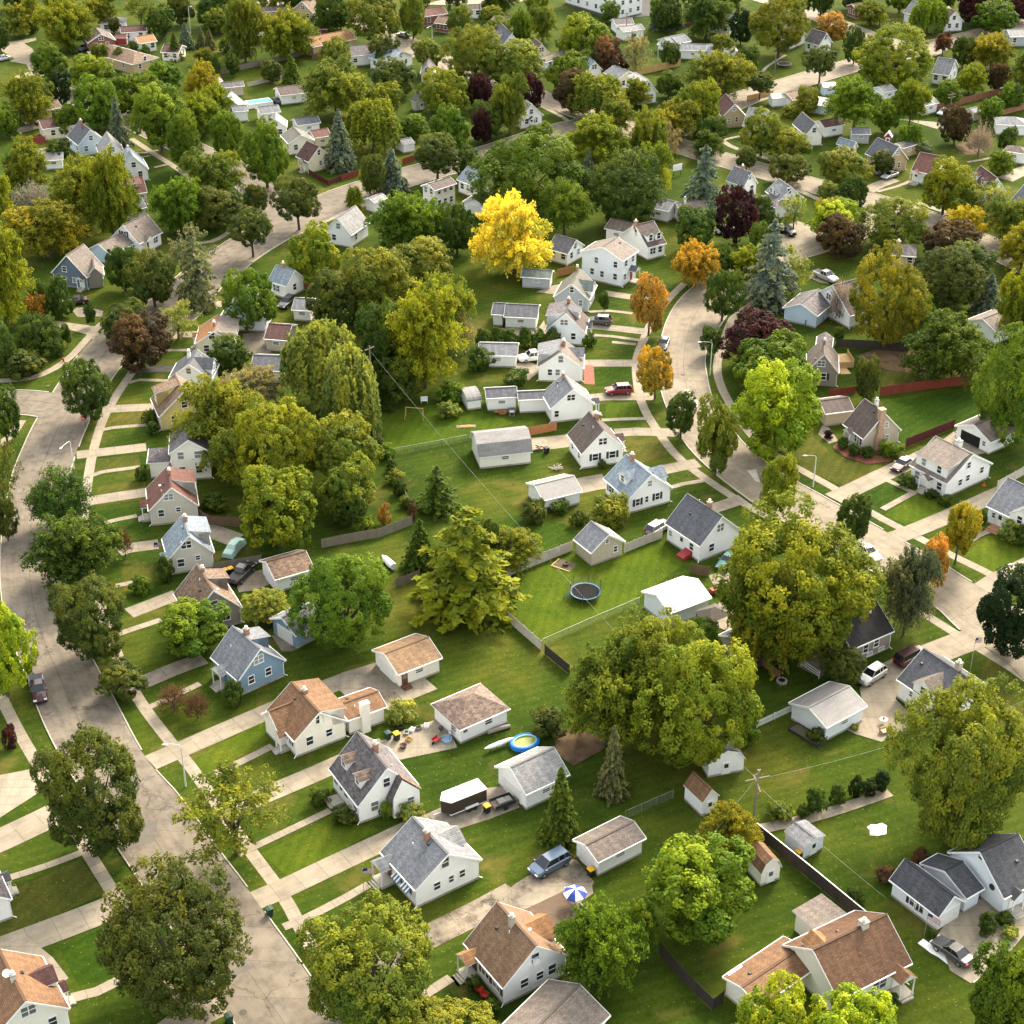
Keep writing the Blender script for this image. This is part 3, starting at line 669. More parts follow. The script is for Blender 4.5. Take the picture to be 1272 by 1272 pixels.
def winboth(a, c):
    if a.name in _wb: return _wb[a.name]
    m = MB(); me = a.copy(); me.materials.append(glassmat())
    import bmesh
    bm = bmesh.new(); bm.from_mesh(a); n = len(bm.faces); bm.from_mesh(c)
    bm.faces.ensure_lookup_table()
    for k in range(n, len(bm.faces)): bm.faces[k].material_index = len(a.materials)
    bm.to_mesh(me); bm.free(); _wb[a.name] = me
    return me
def hood(root, f, face, t, roof, width=2.0, depth=1.5, z=2.6, posts=True, steps=2, dmat='white', wall='white', drop=.42):
    """a small gabled porch roof over a door, with posts and steps"""
    M = facemat(f, face, t, 0); r = MB(); w2 = width / 2; top = z + w2 * .75
    def pl(P, th=.1):
        P = [Vector(p) for p in P]; u = (P[1] - P[0]).normalized(); n = u.cross(P[-1] - P[0]).normalized(); v = n.cross(u)
        r.face(P, 0, [((p - P[0]).dot(u), (p - P[0]).dot(v)) for p in P]); lo = [p - Vector((0, 0, th)) for p in P]; r.face(lo[::-1], 1)
        for k in range(len(P)): r.face([P[k], lo[k], lo[(k + 1) % len(P)], P[(k + 1) % len(P)]], 1)
    back = 1.2 if face in 'LR' else .02
    pl([(-w2, back, z), (-w2, -depth, z), (0, -depth, top), (0, back, top)]); pl([(w2, -depth, z), (w2, back, z), (0, back, top), (0, -depth, top)])
    q = r.build('porch_roof', [roofm(roof), TRIM], root, M=M)
    m = MB(); m.prism([(-w2 + .12, z - .02), (w2 - .12, z - .02), (0, top - .15)], -depth + .1, -depth + .16); m.build('porch_gable', wallm(wall), q)
    if posts:
        for s in (-1, 1): MB().box(s * (w2 - .2) - .06, s * (w2 - .2) + .06, -depth + .12, -depth + .24, .3, z).build('porch_post', TRIM, root, M=M)
    st = MB(); st.box(-w2 + .1, w2 - .1, -depth + .05, -.02, -.1, .36)
    for k in range(steps): st.box(-w2 * .7, w2 * .7, -depth + .05 - .3 * (k + 1), -depth + .04 - .3 * k, -.1, .36 - .12 * (k + 1))
    st.build('porch_steps', CONC, root, M=M)
    door(root, f, face, t, dmat)
def awning(root, f, face, t, z=2.3, w=1.3):
    m = MB()
    for k in range(6):
        x0 = -w / 2 + w * k / 6; m.face([(x0, -.02, z), (x0, -.75, z - .5), (x0 + w / 6, -.75, z - .5), (x0 + w / 6, -.02, z)], k % 2)
        m.face([(x0, -.75, z - .5), (x0, -.75, z - .62), (x0 + w / 6, -.75, z - .62), (x0 + w / 6, -.75, z - .5)], k % 2)
    m.build('awning', [TRIM, surf('awning blue', (.06, .12, .22), .6)], root, M=facemat(f, face, t, 0))
INFO = []
def house(name, label, cat, wall, roof, f, kind='gable', win='cape', nv=2, seed=None, gut='down', oh=.32, group=None, **kw):
    c = f.M @ Vector((0, f.l / 2, 0)); seed = seed if seed is not None else len(INFO) + 3
    root = empty(name, c, f.yaw); R0 = Mz(c.x, c.y, 0, f.yaw)
    volume(root, R0, f, wall, roof, kind, gut=gut, oh=oh, **kw)
    p = proj((c.x, c.y, f.he)); tag(root, label, cat, group, p); INFO.append((label, round(f.w, 1), round(f.l, 1), round(f.he, 1), round(f.hr, 1), round(math.degrees(f.yaw))))
    root['_w'] = 1; del root['_w']
    if win == 'cape':
        up = f.he + (f.hr - f.he) * .36
        if f.hr - f.he > 1.7:
            for F_ in 'NF': window(root, f, F_, .5, up, 1.3 if seed % 2 else .9, 1.1)
        for F_ in 'NF':
            if f.w > 4.5: window(root, f, F_, .27, 1.75); window(root, f, F_, .72, 1.75)
        for F_ in 'LR':
            if f.l > 4: window(root, f, F_, .22, 1.75, 1.0); window(root, f, F_, .78, 1.75, 1.0)
    elif win == 'two':
        for F_ in 'NF':
            for t in (.25, .7): window(root, f, F_, t, 1.8); window(root, f, F_, t, 4.4)
        for F_ in 'LR':
            for t in (.2, .5, .8): window(root, f, F_, t, 1.8); window(root, f, F_, t, 4.4)
    elif win == 'garage':
        window(root, f, 'L', .5, 1.55, 1.1, .5); window(root, f, 'R', .5, 1.55, 1.1, .5)
    elif win == 'shed': pass
    if nv: vents(root, f, nv, seed)
    f.root, f.R0 = root, R0
    return f
def wing(f0, f, wall, roof, kind='gable', win=True, gut=True, **kw):
    volume(f0.root, f0.R0, f, wall, roof, kind, nw='wing_wall', nr='wing_roof', gut=gut, **kw)
    if win and f.l > 3:
        for F_ in 'LR': window(f0.root, f, F_, .5, 1.6, 1.0, 1.0)
    return f
# ------------------------------------------------------------------ vehicles
def paint(name, c, metal=.3):
    if 'paint ' + name in MATS: return MATS['paint ' + name]
    m, n, L, b = nt('paint ' + name); no = n.new('ShaderNodeTexNoise'); no.inputs['Scale'].default_value = 3
    r = n.new('ShaderNodeValToRGB'); r.color_ramp.elements[0].color = lerp(c, .85); r.color_ramp.elements[1].color = lerp(c, 1.1); L.new(no.outputs['Fac'], r.inputs['Fac']); L.new(r.outputs['Color'], b.inputs['Base Color'])
    b.inputs['Roughness'].default_value = .3; b.inputs['Metallic'].default_value = metal; b.inputs['Coat Weight'].default_value = .6; b.inputs['Coat Roughness'].default_value = .06
    MATS['paint ' + name] = m
    return m
PAINT = {'maroon': (.05, .02, .024), 'steel': (.1, .15, .22), 'graphite': (.09, .09, .09), 'silver': (.5, .5, .5), 'black': (.012, .012, .014), 'white': (.78, .78, .76), 'red': (.22, .01, .02), 'teal': (.03, .42, .5), 'grey': (.22, .23, .24), 'dteal': (.08, .22, .24), 'navy': (.03, .04, .07)}
def carglass():
    if 'carglass' in MATS: return MATS['carglass']
    m, n, L, b = nt('car glass'); b.inputs['Base Color'].default_value = (.012, .014, .016, 1); b.inputs['Roughness'].default_value = .05; b.inputs['Specular IOR Level'].default_value = .7
    MATS['carglass'] = m; return m
TYRE = surf('tyre', (.02, .02, .02), .9, 4, 20, .2); HUB = surf('wheel rim', (.45, .45, .46), .3, 3, 9, .1, metal=.8)
LAMPW = surf('headlight lens', (.7, .7, .68), .15, 3, 9, .05); LAMPR = surf('tail light lens', (.35, .01, .01), .2, 3, 9, .05)
CARS = {  # length, half width, belt profile (x, z) from nose to tail, roof: (x of windscreen foot, roof front, roof rear, rear window foot, roof z)
    'sedan': (4.75, .9, [(-2.38, .5), (-2.3, .72), (-1.5, .86), (-.9, .95), (.2, .97), (1.5, .98), (2.25, .95), (2.36, .6)], (-.95, -.2, .85, 1.6, 1.43)),
    'suv': (4.65, .93, [(-2.33, .55), (-2.27, .9), (-1.4, 1.05), (-.95, 1.1), (.2, 1.12), (1.6, 1.14), (2.25, 1.12), (2.32, .6)], (-1.05, -.35, 1.7, 2.2, 1.7)),
    'van': (5.1, .98, [(-2.55, .55), (-2.48, .85), (-1.75, 1.0), (-1.3, 1.1), (.2, 1.12), (1.8, 1.14), (2.48, 1.12), (2.55, .6)], (-1.55, -.6, 2.0, 2.42, 1.75)),
    'pickup': (5.6, .98, [(-2.8, .6), (-2.72, .95), (-1.7, 1.08), (-1.2, 1.12), (.2, 1.12), (.8, 1.12), (2.72, 1.12), (2.8, .6)], (-1.3, -.65, .5, .75, 1.8)),
    'boxsuv': (5.0, .98, [(-2.5, .6), (-2.43, 1.0), (-1.5, 1.12), (-1.1, 1.16), (.2, 1.16), (1.8, 1.16), (2.45, 1.14), (2.5, .6)], (-1.2, -.75, 2.2, 2.4, 1.85))}
CARMESH = {}
def carmesh(kind):
    if kind in CARMESH: return CARMESH[kind]
    Lg, hw, prof, (a, b, c, d, rz) = CARS[kind]; m = MB(); rings = []; n = 26
    def zb(x):
        for (x0, z0), (x1, z1) in zip(prof, prof[1:]):
            if x <= x1: return z0 + (z1 - z0) * (x - x0) / (x1 - x0)
        return prof[-1][1]
    for k in range(n + 1):
        x = prof[0][0] + (prof[-1][0] - prof[0][0]) * k / n; e = min(k, n - k); nar = {0: .8, 1: .92, 2: .97}.get(e, 1.0); w = hw * nar; z = zb(x); lo = .26 if e > 1 else .36
        hs = [(w * .9, lo), (w, lo + .2), (w, z - .22), (w * .95, z - .05), (w * .82, z)]
        rings.append([(x, -y, zz) for y, zz in hs] + [(x, y, zz) for y, zz in hs[::-1]])
    for k in range(n):
        for j in range(10): m.face([rings[k][j], rings[k][(j + 1) % 10], rings[k + 1][(j + 1) % 10], rings[k + 1][j]])
    m.face(rings[0]); m.face(rings[-1][::-1])
    if kind == 'pickup': m.box(.95, 2.65, -hw * .8, hw * .8, 1.125, 1.135, 1)
    wb, wt = hw * .87, hw * .7
    # roof skin and pillars in body colour, glass a separate part
    def P(x, y, z): return Vector((x, y, z))
    cor = lambda s: [P(a, s * wb, zb(a) - .02), P(b, s * wt, rz), P(c, s * wt, rz), P(d, s * wb, zb(d) - .02)]
    lf, rt = cor(-1), cor(1); up = Vector((0, 0, .07))
    m.face([lf[1] + up * .2, rt[1] + up * .2, rt[2] + up * .2, lf[2] + up * .2]); xm = (b + c) / 2
    for q in ((lf[1], lf[2]), (rt[2], rt[1]), (lf[2], rt[2]), (rt[1], lf[1])): m.face([q[0] - up * 1.2, q[1] - up * 1.2, q[1] + up * .2, q[0] + up * .2])
    for sd in (lf, rt):
        for i, j in ((0, 1), (3, 2)): m.tube([sd[i], sd[j]], .05, 5)
        t_, b2 = sd[1].lerp(sd[2], .47), Vector((xm - .05, sd[0].y * 1.0, zb(xm) - .02)); m.tube([b2, t_], .045, 5)
        if kind in ('suv', 'van', 'boxsuv'): m.tube([Vector((c - .55, sd[0].y, zb(c - .55) - .02)), sd[1].lerp(sd[2], 1 - .5 / (c - b))], .05, 5)
    for s in (-1, 1): m.box(a + .12, a + .3, s * hw, s * (hw + .18), zb(a) - .05, zb(a) + .12)
    body = m.mesh(kind + ' body', [paint('black', PAINT['black']), DARK])
    gl = MB(); k = .985
    for q in ((lf[0], rt[0], rt[1], lf[1]), (lf[3], lf[2], rt[2], rt[3]), tuple(lf), tuple(rt)): gl.face([Vector((p.x, p.y * k, p.z - .015)) for p in q])
    glass = gl.mesh(kind + ' glass', carglass())
    w = MB(); w.lathe([(0, -.1), (.2, -.11), (.34, -.1), (.34, .1), (.2, .11)], 14, 0); w.lathe([(.2, .112), (.06, .13), (0, .13)], 14, 1); wheel = w.mesh('wheel', [TYRE, HUB])
    hl = MB(); hl.box(-.09, .09, -.2, .2, -.08, .08); head = hl.mesh('headlight', LAMPW); tl = MB(); tl.box(-.07, .07, -.16, .16, -.13, .13); tail = tl.mesh('tail light', LAMPR)
    CARMESH[kind] = (body, glass, wheel, head, tail, zb(prof[1][0]), zb(prof[-2][0])); return CARMESH[kind]
def car(kind, col, nose, tail, label, name='parked_car', cat='car', group=None, z=.075):
    """a vehicle between the ground points below its nose and its tail"""
    a, b = g(nose), g(tail); c = (a + b) / 2; yaw = atan2((b - a).y, (b - a).x); Lg, hw = CARS[kind][:2]
    o = empty(name, (c.x, c.y, z), yaw); body, glass, wheel, head, tl, zh, zt = carmesh(kind); bo = link('body', body, o)
    bo.data = body.copy(); bo.data.materials[0] = paint(col, PAINT[col], 0 if col in ('white', 'red') else .35)
    link('windows', glass, o)
    for sx in (-1, 1):
        for sy in (-1, 1): link('wheel', wheel, o, Matrix.Translation((sx * Lg * .3, sy * (hw - .1), .34)) @ Matrix.Rotation(-sy * pi / 2, 4, 'X'))
    for sy in (-1, 1):
        link('headlight', head, o, Matrix.Translation((-Lg / 2 + .1, sy * hw * .66, zh - .16))); link('tail_light', tl, o, Matrix.Translation((Lg / 2 - .06, sy * hw * .74, zt - .18)))
    tag(o, label, cat, group, px(((nose[0] + tail[0]) / 2, (nose[1] + tail[1]) / 2)))
    return o
# ------------------------------------------------------------------ fences, poles, wires
WOODS = {'tan': (.5, .455, .385), 'dark': (.045, .036, .03), 'red': (.22, .045, .03), 'maroon': (.1, .025, .022), 'orange': (.4, .17, .07), 'weath': (.2, .17, .13), 'yellow': (.5, .32, .12), 'white': (.78, .78, .75), 'brown': (.13, .085, .055), 'rustw': (.3, .14, .08)}
def woodm(k): return surf('fence wood ' + k, WOODS[k], .8, 1.2, 9, .3, stretch=(1, 1, .3))
GALV = surf('galvanised steel', (.42, .43, .42), .45, 2, 9, .15, metal=.6)
def fence(P, label, kind='board', col='tan', h=1.8, cap=None):
    pts = [g(p) for p in P]; o = empty('fence' if kind != 'chain' else 'chain_link_fence', pts[0]); m = MB(); base = pts[0]; posts = []
    for a, b in zip(pts, pts[1:]):
        d = b - a; n = max(1, round(d.length / 2.4)); ang = atan2(d.y, d.x); st = d.length / n
        for k in range(n):
            A = Mz(*(a - base + d * (k / n)), ang); posts.append(A)
            if kind == 'board':
                nb = max(3, int(st / .15))
                for j in range(nb): m.box(.06 + (st - .12) * j / nb, .06 + (st - .12) * (j + .93) / nb, -.012, .012, .05, h - .02 - .02 * ((j * 7 + k) % 3), 0, A)
                for z in (.3, h * .55, h - .25): m.box(.05, st - .05, .013, .05, z, z + .08, 0, A)
                if cap: m.box(0, st, -.06, .06, h, h + .05, 1, A)
            elif kind == 'picket':
                for j in range(int(st / .16)): m.box(.05 + j * .16, .05 + j * .16 + .09, -.012, .012, .06, h - .04 * (j % 2), 0, A)
                for z in (.25, h - .3): m.box(0, st, .013, .045, z, z + .07, 0, A)
            elif kind == 'rail':
                for z in (.35, .7, 1.05): m.box(0, st, -.02, .02, z, z + .13, 0, A)
            else:
                m.tube([A @ Vector((0, 0, h)), A @ Vector((st, 0, h))], .025, 4)
                q = int(st / .16)
                for j in range(q):      # the woven wire, every other strand
                    x = j * .16; m.tube([A @ Vector((x, 0, .05)), A @ Vector((min(x + .5, st), 0, h - .03))], .006, 3, cap=False); m.tube([A @ Vector((x, .004, h - .03)), A @ Vector((min(x + .5, st), .004, .05))], .006, 3, cap=False)
    A = Mz(*(pts[-1] - base), ang); posts.append(A)
    mat = GALV if kind == 'chain' else woodm(col)
    m.build('panel' if kind != 'chain' else 'mesh', [mat, TRIM if cap == 'white' else mat], o)
    pm = MB(); r = .05 if kind != 'chain' else .03; pm.box(-r, r, -r, r, -.1, h + .06) if kind != 'chain' else pm.tube([(0, 0, -.1), (0, 0, h + .04)], r, 6)
    pmesh = pm.mesh('fence post', mat)
    for A in posts[:100]: link('post', pmesh, o, A)
    mid = px(P[len(P) // 2]); tag(o, label, 'fence', None, mid)
    return o
def street_light(P, head, label, h=8.0, far=False):
    a = g(P); zz = solve_z(a.x, a.y, px(head)[1]); h = min(max(zz, 5), 10); hd = G(px(head), h); d = (hd - a); d.z = 0; arm = min(max(d.length, .8), 2.6); ang = atan2(d.y, d.x)
    o = empty('street_light', a, ang); MB().tube([(0, 0, -.1), (0, 0, h * .5), (0, 0, h - .25)], [.11, .09, .06], 8).build('pole', surf('pale pole', (.62, .63, .62), .5, 1, 6, .1), o)
    MB().tube([(0, 0, h - .3), (.2, 0, h - .02), (arm * .6, 0, h + .08), (arm, 0, h + .05)], .04, 6).build('arm', MATS['pale pole'], o)
    m = MB(); m.lathe([(0, .09), (.12, .07), (.2, 0), (.16, -.05), (0, -.07)], 10); mm = m.build('lamp_head', MATS['pale pole'], o, M=Matrix.Translation((arm, 0, h + .03)) @ Matrix.Diagonal((1.9, .9, 1, 1)))
    tag(o, label, 'street light', None, px(P)); return o
POLEW = surf('weathered pole', (.22, .18, .14), .9, 1.5, 12, .3, stretch=(1, 1, .2))
def utility_pole(P, topy, label, arms=((-.5, 1.1, .3),), ang=0.3):
    a = g(P); h = min(max(solve_z(a.x, a.y, _o[1] + topy / _o[2]), 6), 13); o = empty('utility_pole', a, ang)
    MB().tube([(0, 0, -.2), (0, 0, h)], [.17, .11], 8).build('pole', POLEW, o)
    for dz, half, an in arms: MB().box(-half, half, -.06, .06, h + dz - .07, h + dz + .07, 0, Matrix.Rotation(an, 4, 'Z')).build('crossarm', POLEW, o)
    tag(o, label, 'utility pole', None, px(P)); o['h'] = h; del o['h']
    return a, h
def wire(a, b, label, sag=.6, r=.008):
    m = MB(); a, b = Vector(a), Vector(b); m.tube([a.lerp(b, k / 16) - Vector((0, 0, sag * 4 * (k / 16) * (1 - k / 16))) - a for k in range(17)], r, 4)
    o = m.build('overhead_wire', surf('wire', (.35, .35, .33), .6), None); o.location = a; tag(o, label, 'wire'); return o
# ------------------------------------------------------------------ small things
BINB = surf('black plastic', (.018, .018, .022), .5, 2, 9, .2); LIDY = surf('yellow lid', (.75, .4, .02), .5, 2, 9, .1); BING = surf('green plastic', (.015, .045, .03), .5, 2, 9, .2)
def bin_(P, label, lid='y', yaw=.6, group=None):
    a = g(P); o = empty('wheelie_bin', a, yaw); m = MB(); b, t = .27, .34
    for k in range(4):
        q = [(-1, -1), (1, -1), (1, 1), (-1, 1)]; p0, p1 = q[k], q[(k + 1) % 4]; m.face([(p0[0] * b, p0[1] * b, .06), (p1[0] * b, p1[1] * b, .06), (p1[0] * t, p1[1] * t, 1.0), (p0[0] * t, p0[1] * t, 1.0)])
    m.box(-b, b, -b, b, .05, .07); m.box(-t - .03, t + .03, t, t + .07, .93, 1.0); m.build('body', BING if lid == 'g' else BINB, o)
    l = MB(); l.prism([(-t - .05, 1.003), (t + .05, 1.003), (t + .03, 1.08), (0, 1.12), (-t - .03, 1.08)], -t - .06, t + .05); l.build('lid', LIDY if lid == 'y' else BING if lid == 'g' else BINB, o)
    for s in (-1, 1): MB().lathe([(0, -.03), (.11, -.03), (.11, .03), (0, .03)], 10).build('wheel', TYRE, o, M=Matrix.Translation((s * .3, b, .11)) @ Matrix.Rotation(pi / 2, 4, 'Y'))
    tag(o, label, 'bin', group, px(P)); return o
def place_box(name, P, label, cat, parts, yaw=0, z=0, mark=True):
    """parts: (part name, material, [boxes or callables])"""
    a = g(P); o = empty(name, (a.x, a.y, z), yaw)
    for pn, mat, items in parts:
        m = MB()
        for it in items:
            if callable(it): it(m)
            else: m.box(*it)
        m.build(pn, mat, o)
    tag(o, label, cat, None, px(P) if mark else None); return o
def flag_mesh(w=1.4, h=.8):
    m = MB(); red, wht, blu = 0, 1, 2
    for k in range(13):
        for j in range(8):
            x0, x1 = w * j / 8, w * (j + 1) / 8; z0, z1 = -h * (k + 1) / 13, -h * k / 13; f = lambda x: .07 * sin(x * 6) * x
            mi = blu if (j < 3 and k < 7) else (red if k % 2 == 0 else wht); dr = lambda x: -.35 * x * x / w
            m.face([(x0, f(x0), z0 + dr(x0)), (x1, f(x1), z0 + dr(x1)), (x1, f(x1), z1 + dr(x1)), (x0, f(x0), z1 + dr(x0))], mi)
    return m.mesh('flag', [surf('flag red', (.35, .02, .03), .7), surf('flag white', (.75, .75, .73), .7), surf('flag blue', (.02, .03, .13), .7)])
def lawn_chair(P, label, col, yaw, group=None):
    a = g(P); o = empty('lawn_chair', a, yaw); m = MB()
    m.box(-.33, .33, -.35, .25, .32, .38); m.build('seat', col, o)
    b = MB(); A = Matrix.Translation((0, .22, .36)) @ Matrix.Rotation(-.35, 4, 'X'); b.box(-.33, .33, -.02, .03, 0, .75, 0, A); b.build('backrest', col, o)
    for sx in (-.3, .3):
        q = MB(); q.box(sx - .05, sx + .05, -.4, .25, .52, .56); q.build('armrest', col, o)
        for sy in (-.33, .22): MB().box(sx - .03, sx + .03, sy - .03, sy + .03, 0, .52).build('leg', col, o)
    tag(o, label, 'chair', group, px(P)); return o
# ------------------------------------------------------------------ ground, streets, pavements
m = MB(); m.face([(-3000, -200, 0), (3000, -200, 0), (3000, 5000, 0), (-3000, 5000, 0)]); structure(m.build('lawn_ground', grassmat()))
ROADC = pave('street concrete', (.238, .22, .19), 5, .14, .75, .7, .22, .07, .005, 4.4)
ROADG = pave('street old concrete', (.178, .166, .15), 6, .22, .75, .85, .3, .07, .006, 5.0)
WALK = pave('pavement concrete', (.295, .275, .237), 1.5, .12, .8, .3, .14)
DRIVE = pave('driveway concrete', (.278, .259, .222), 3, .14, .8, .5, .18)
DRIVEG = pave('driveway grey concrete', (.24, .226, .203), 3, .18, .8, .5, .28)
DRIVEA = pave('driveway cracked asphalt', (.27, .245, .21), 4.2, .4, .85, 1.3, .62, .3, .012)
ASPH = pave('asphalt', (.06, .06, .062), 0, .25, .85, .5, .35)
PATCH = pave('street patch', (.13, .12, .105), 0, .12, .85, 0, .15)
DIRT = pave('bare earth', (.13, .085, .05), 0, .4, .95, 0, .5)
PALE = pave('street pale patch', (.45, .42, .36), 0, .12, .8, 0, .2)
at(0, 0, 1)
ROADS = []
def road(L, R, mat, z=None, kerb=True, name='street'):
    a = catmull([g(p) for p in L], 1.5); b = catmull([g(p) for p in R], 1.5); n = 90
    def res(pl):
        d = [0]
        for p, q in zip(pl, pl[1:]): d.append(d[-1] + (q - p).length)
        out = []; j = 0
        for k in range(n + 1):
            t = d[-1] * k / n
            while j < len(d) - 2 and d[j + 1] < t: j += 1
            out.append(pl[j].lerp(pl[j + 1], (t - d[j]) / max(1e-6, d[j + 1] - d[j])))
        return out
    a, b = res(a), res(b); edges_sheet(name, a, b, mat, z); ROADS.append((a, b, kerb))
def croad(C, w, mat, z=None, kerb=True):
    pl = catmull([g(p) for p in C], 2.0); a, b = offset(pl, -w / 2), offset(pl, w / 2); edges_sheet('street', a, b, mat, z); ROADS.append((a, b, kerb))
# the street on the left, from the bottom of the picture up to the diagonal street
road([(330, 1340), (293, 1272), (267, 1234), (205, 1140), (143, 1047), (67, 923), (30, 833), (10, 780), (2, 735), (1, 690), (6, 640), (16, 590), (32, 550), (47, 520), (78, 470), (112, 425), (160, 390), (205, 362)],
     [(475, 1340), (425, 1272), (367, 1187), (337, 1146), (303, 1098), (267, 1051), (223, 990), (180, 940), (140, 866), (110, 809), (88, 750), (76, 690), (78, 640), (86, 590), (97, 556), (112, 520), (136, 475), (165, 440), (205, 408), (245, 380)], ROADG, .072)
croad([(185, 412), (215, 388), (250, 348), (300, 311), (350, 282), (400, 258), (440, 241), (500, 222), (560, 205), (620, 188), (690, 165), (760, 150)], 10.5, ROADG, .074)
croad([(70, 505), (30, 500), (-40, 500), (-90, 503)], 8.5, ROADG, .0745)
croad([(352, 276), (325, 240), (285, 208), (238, 186), (190, 163), (140, 138), (60, 110)], 8, ROADG, .075)
# the curving street on the right
road([(1290, 880), (1272, 845), (1240, 815), (1195, 785), (1160, 752), (1110, 724), (1060, 697), (1010, 668), (960, 640), (923, 615), (885, 585), (855, 555), (836, 522), (823, 490), (818, 455), (821, 425), (832, 392), (852, 365), (890, 335), (930, 310), (980, 290), (1040, 275), (1100, 258)],
     [(1330, 830), (1290, 775), (1250, 748), (1210, 726), (1175, 704), (1120, 672), (1060, 638), (1011, 611), (985, 597), (958, 580), (925, 553), (903, 525), (886, 500), (877, 465), (876, 440), (888, 415), (905, 388), (925, 358), (960, 332), (1010, 318), (1060, 302), (1100, 285), (1135, 270)], ROADC, .073)
croad([(330, 0), (440, 25), (500, 52), (545, 75), (620, 102), (690, 128), (780, 160), (870, 190), (920, 205), (1000, 228), (1090, 252), (1165, 278), (1225, 305), (1310, 345)], 8.5, ROADC, .0755)
croad([(830, 165), (880, 142), (925, 122), (1000, 99), (1061, 81), (1120, 67), (1190, 50), (1300, 25)], 9, ROADC, .076)
croad([(920, -10), (1000, 14), (1045, 32), (1100, 52), (1170, 66)], 8, ROADC, .0765)
LUSH = grassmat('lush lawn', [(.02, .044, .004, 1), (.027, .055, .005, 1), (.038, .065, .006, 1)], .9); DRY = grassmat('dry lawn', [(.05, .06, .011, 1), (.068, .074, .013, 1), (.095, .085, .02, 1)], .72); MOWN = grassmat('bright mown lawn', [(.042, .074, .006, 1), (.056, .088, .007, 1), (.072, .096, .009, 1)], .9)
def lawn(P, mat): slab('lawn', P, mat); PAVED.pop()
lawn([(1096, 499), (1150, 492), (1216, 481), (1240, 500), (1236, 520), (1184, 531), (1126, 552), (1105, 545)], LUSH); lawn([(1000, 535), (1030, 560), (1055, 572), (1100, 580), (1050, 606), (1000, 582), (960, 552)], DRY); lawn([(1055, 612), (1098, 594), (1128, 612), (1095, 632)], LUSH); lawn([(1098, 640), (1138, 614), (1180, 632), (1136, 656)], MOWN); lawn([(1196, 690), (1228, 665), (1280, 672), (1272, 700), (1238, 716)], MOWN)
lawn([(776, 559), (828, 542), (838, 560), (790, 578)], DRY); lawn([(752, 500), (790, 500), (796, 520), (752, 522)], MOWN); lawn([(736, 458), (787, 457), (788, 478), (738, 480)], LUSH); lawn([(1085, 455), (1180, 455), (1210, 472), (1100, 488)], DRY)
lawn([(610, 745), (627, 722), (708, 690), (770, 690), (820, 672), (850, 700), (800, 738), (790, 750), (676, 800)], MOWN); lawn([(470, 512), (560, 500), (640, 525), (580, 545), (482, 562)], MOWN); lawn([(590, 660), (640, 640), (700, 650), (720, 665), (630, 708)], LUSH); lawn([(150, 705), (190, 700), (200, 722), (155, 735)], DRY); lawn([(148, 740), (196, 722), (205, 745), (150, 770)], LUSH)
lawn([(120, 605), (180, 598), (182, 620), (120, 628)], DRY); lawn([(118, 636), (180, 628), (188, 660), (150, 672), (112, 660)], LUSH); lawn([(236, 945), (328, 895), (340, 915), (255, 965)], MOWN); lawn([(325, 1060), (410, 1016), (470, 1030), (360, 1092)], MOWN); lawn([(5, 1110), (100, 1068), (130, 1110), (10, 1165)], DRY); lawn([(75, 1180), (130, 1150), (140, 1215), (98, 1225)], LUSH); lawn([(1215, 850), (1230, 808), (1270, 860), (1290, 930), (1240, 900)], DRY)
lawn([(120, 570), (172, 565), (176, 582), (116, 590)], DRY); lawn([(133, 518), (185, 510), (188, 528), (128, 533)], DRY); lawn([(240, 345), (280, 330), (290, 372), (250, 385)], DRY)
# cul-de-sac at the top left
slab('street', [(0, 62), (5, 53), (25, 50), (45, 47), (45, 50), (30, 54), (40, 60), (50, 80), (55, 95), (40, 95), (33, 80), (12, 76), (18, 73), (0, 62)], ROADC)
slab('street_patch', [(143, 1030), (197, 1017), (190, 1047), (150, 1060)], PATCH, .078); slab('street_patch', [(290, 1207), (303, 1190), (313, 1204), (282, 1217)], PATCH, .078); slab('street_patch', [(207, 1012), (214, 1009), (219, 1022), (214, 1026)], PATCH, .078)
slab('street_patch', [(928, 585), (939, 583), (944, 600), (938, 598)], PALE, .078); slab('street_patch', [(850, 484), (856, 484), (870, 503), (866, 508), (858, 496)], PALE, .078)
# pavements
def walk(P, w=1.5, mat=None): return ribbon('pavement', P, w, mat or WALK)
walk([(405, 1210), (372, 1150), (350, 1110), (302, 1045), (268, 997), (235, 950), (212, 922), (172, 868), (145, 812), (122, 745), (108, 690), (104, 640), (110, 592), (117, 556), (133, 511), (170, 455), (200, 425), (235, 390)])
walk([(265, 1290), (230, 1245), (165, 1150), (133, 1097), (110, 1060), (75, 1000), (47, 950), (20, 903), (-5, 850), (-20, 800)])
walk([(135, 395), (120, 408), (90, 441), (67, 458), (37, 470), (0, 473), (-30, 474)]); walk([(27, 522), (15, 540), (0, 552), (-20, 570)])
walk([(235, 385), (270, 358), (300, 335), (320, 316), (337, 303), (370, 290), (424, 266), (480, 244)]); walk([(225, 302), (262, 300), (290, 285), (310, 272)], 1.4)
walk([(163, 172), (190, 190), (212, 204), (225, 213), (255, 235)])
walk([(850, 352), (830, 372), (812, 396), (801, 418), (791, 445), (791, 470), (797, 500), (814, 531), (848, 573), (918, 622), (960, 645)])
walk([(965, 350), (938, 375), (911, 395), (898, 428), (891, 451), (895, 478), (915, 515), (938, 545), (973, 571), (1035, 606), (1081, 636), (1128, 661), (1175, 686), (1241, 719), (1290, 748)])
walk([(1110, 742), (1158, 769), (1201, 796), (1261, 833), (1300, 862)]); walk([(895, 172), (905, 180), (930, 190), (1000, 212)]); walk([(930, 215), (1000, 240), (1030, 255)])
walk([(1140, 252), (1170, 262), (1185, 268)]); walk([(672, 131), (700, 146), (705, 150)], 1.3)
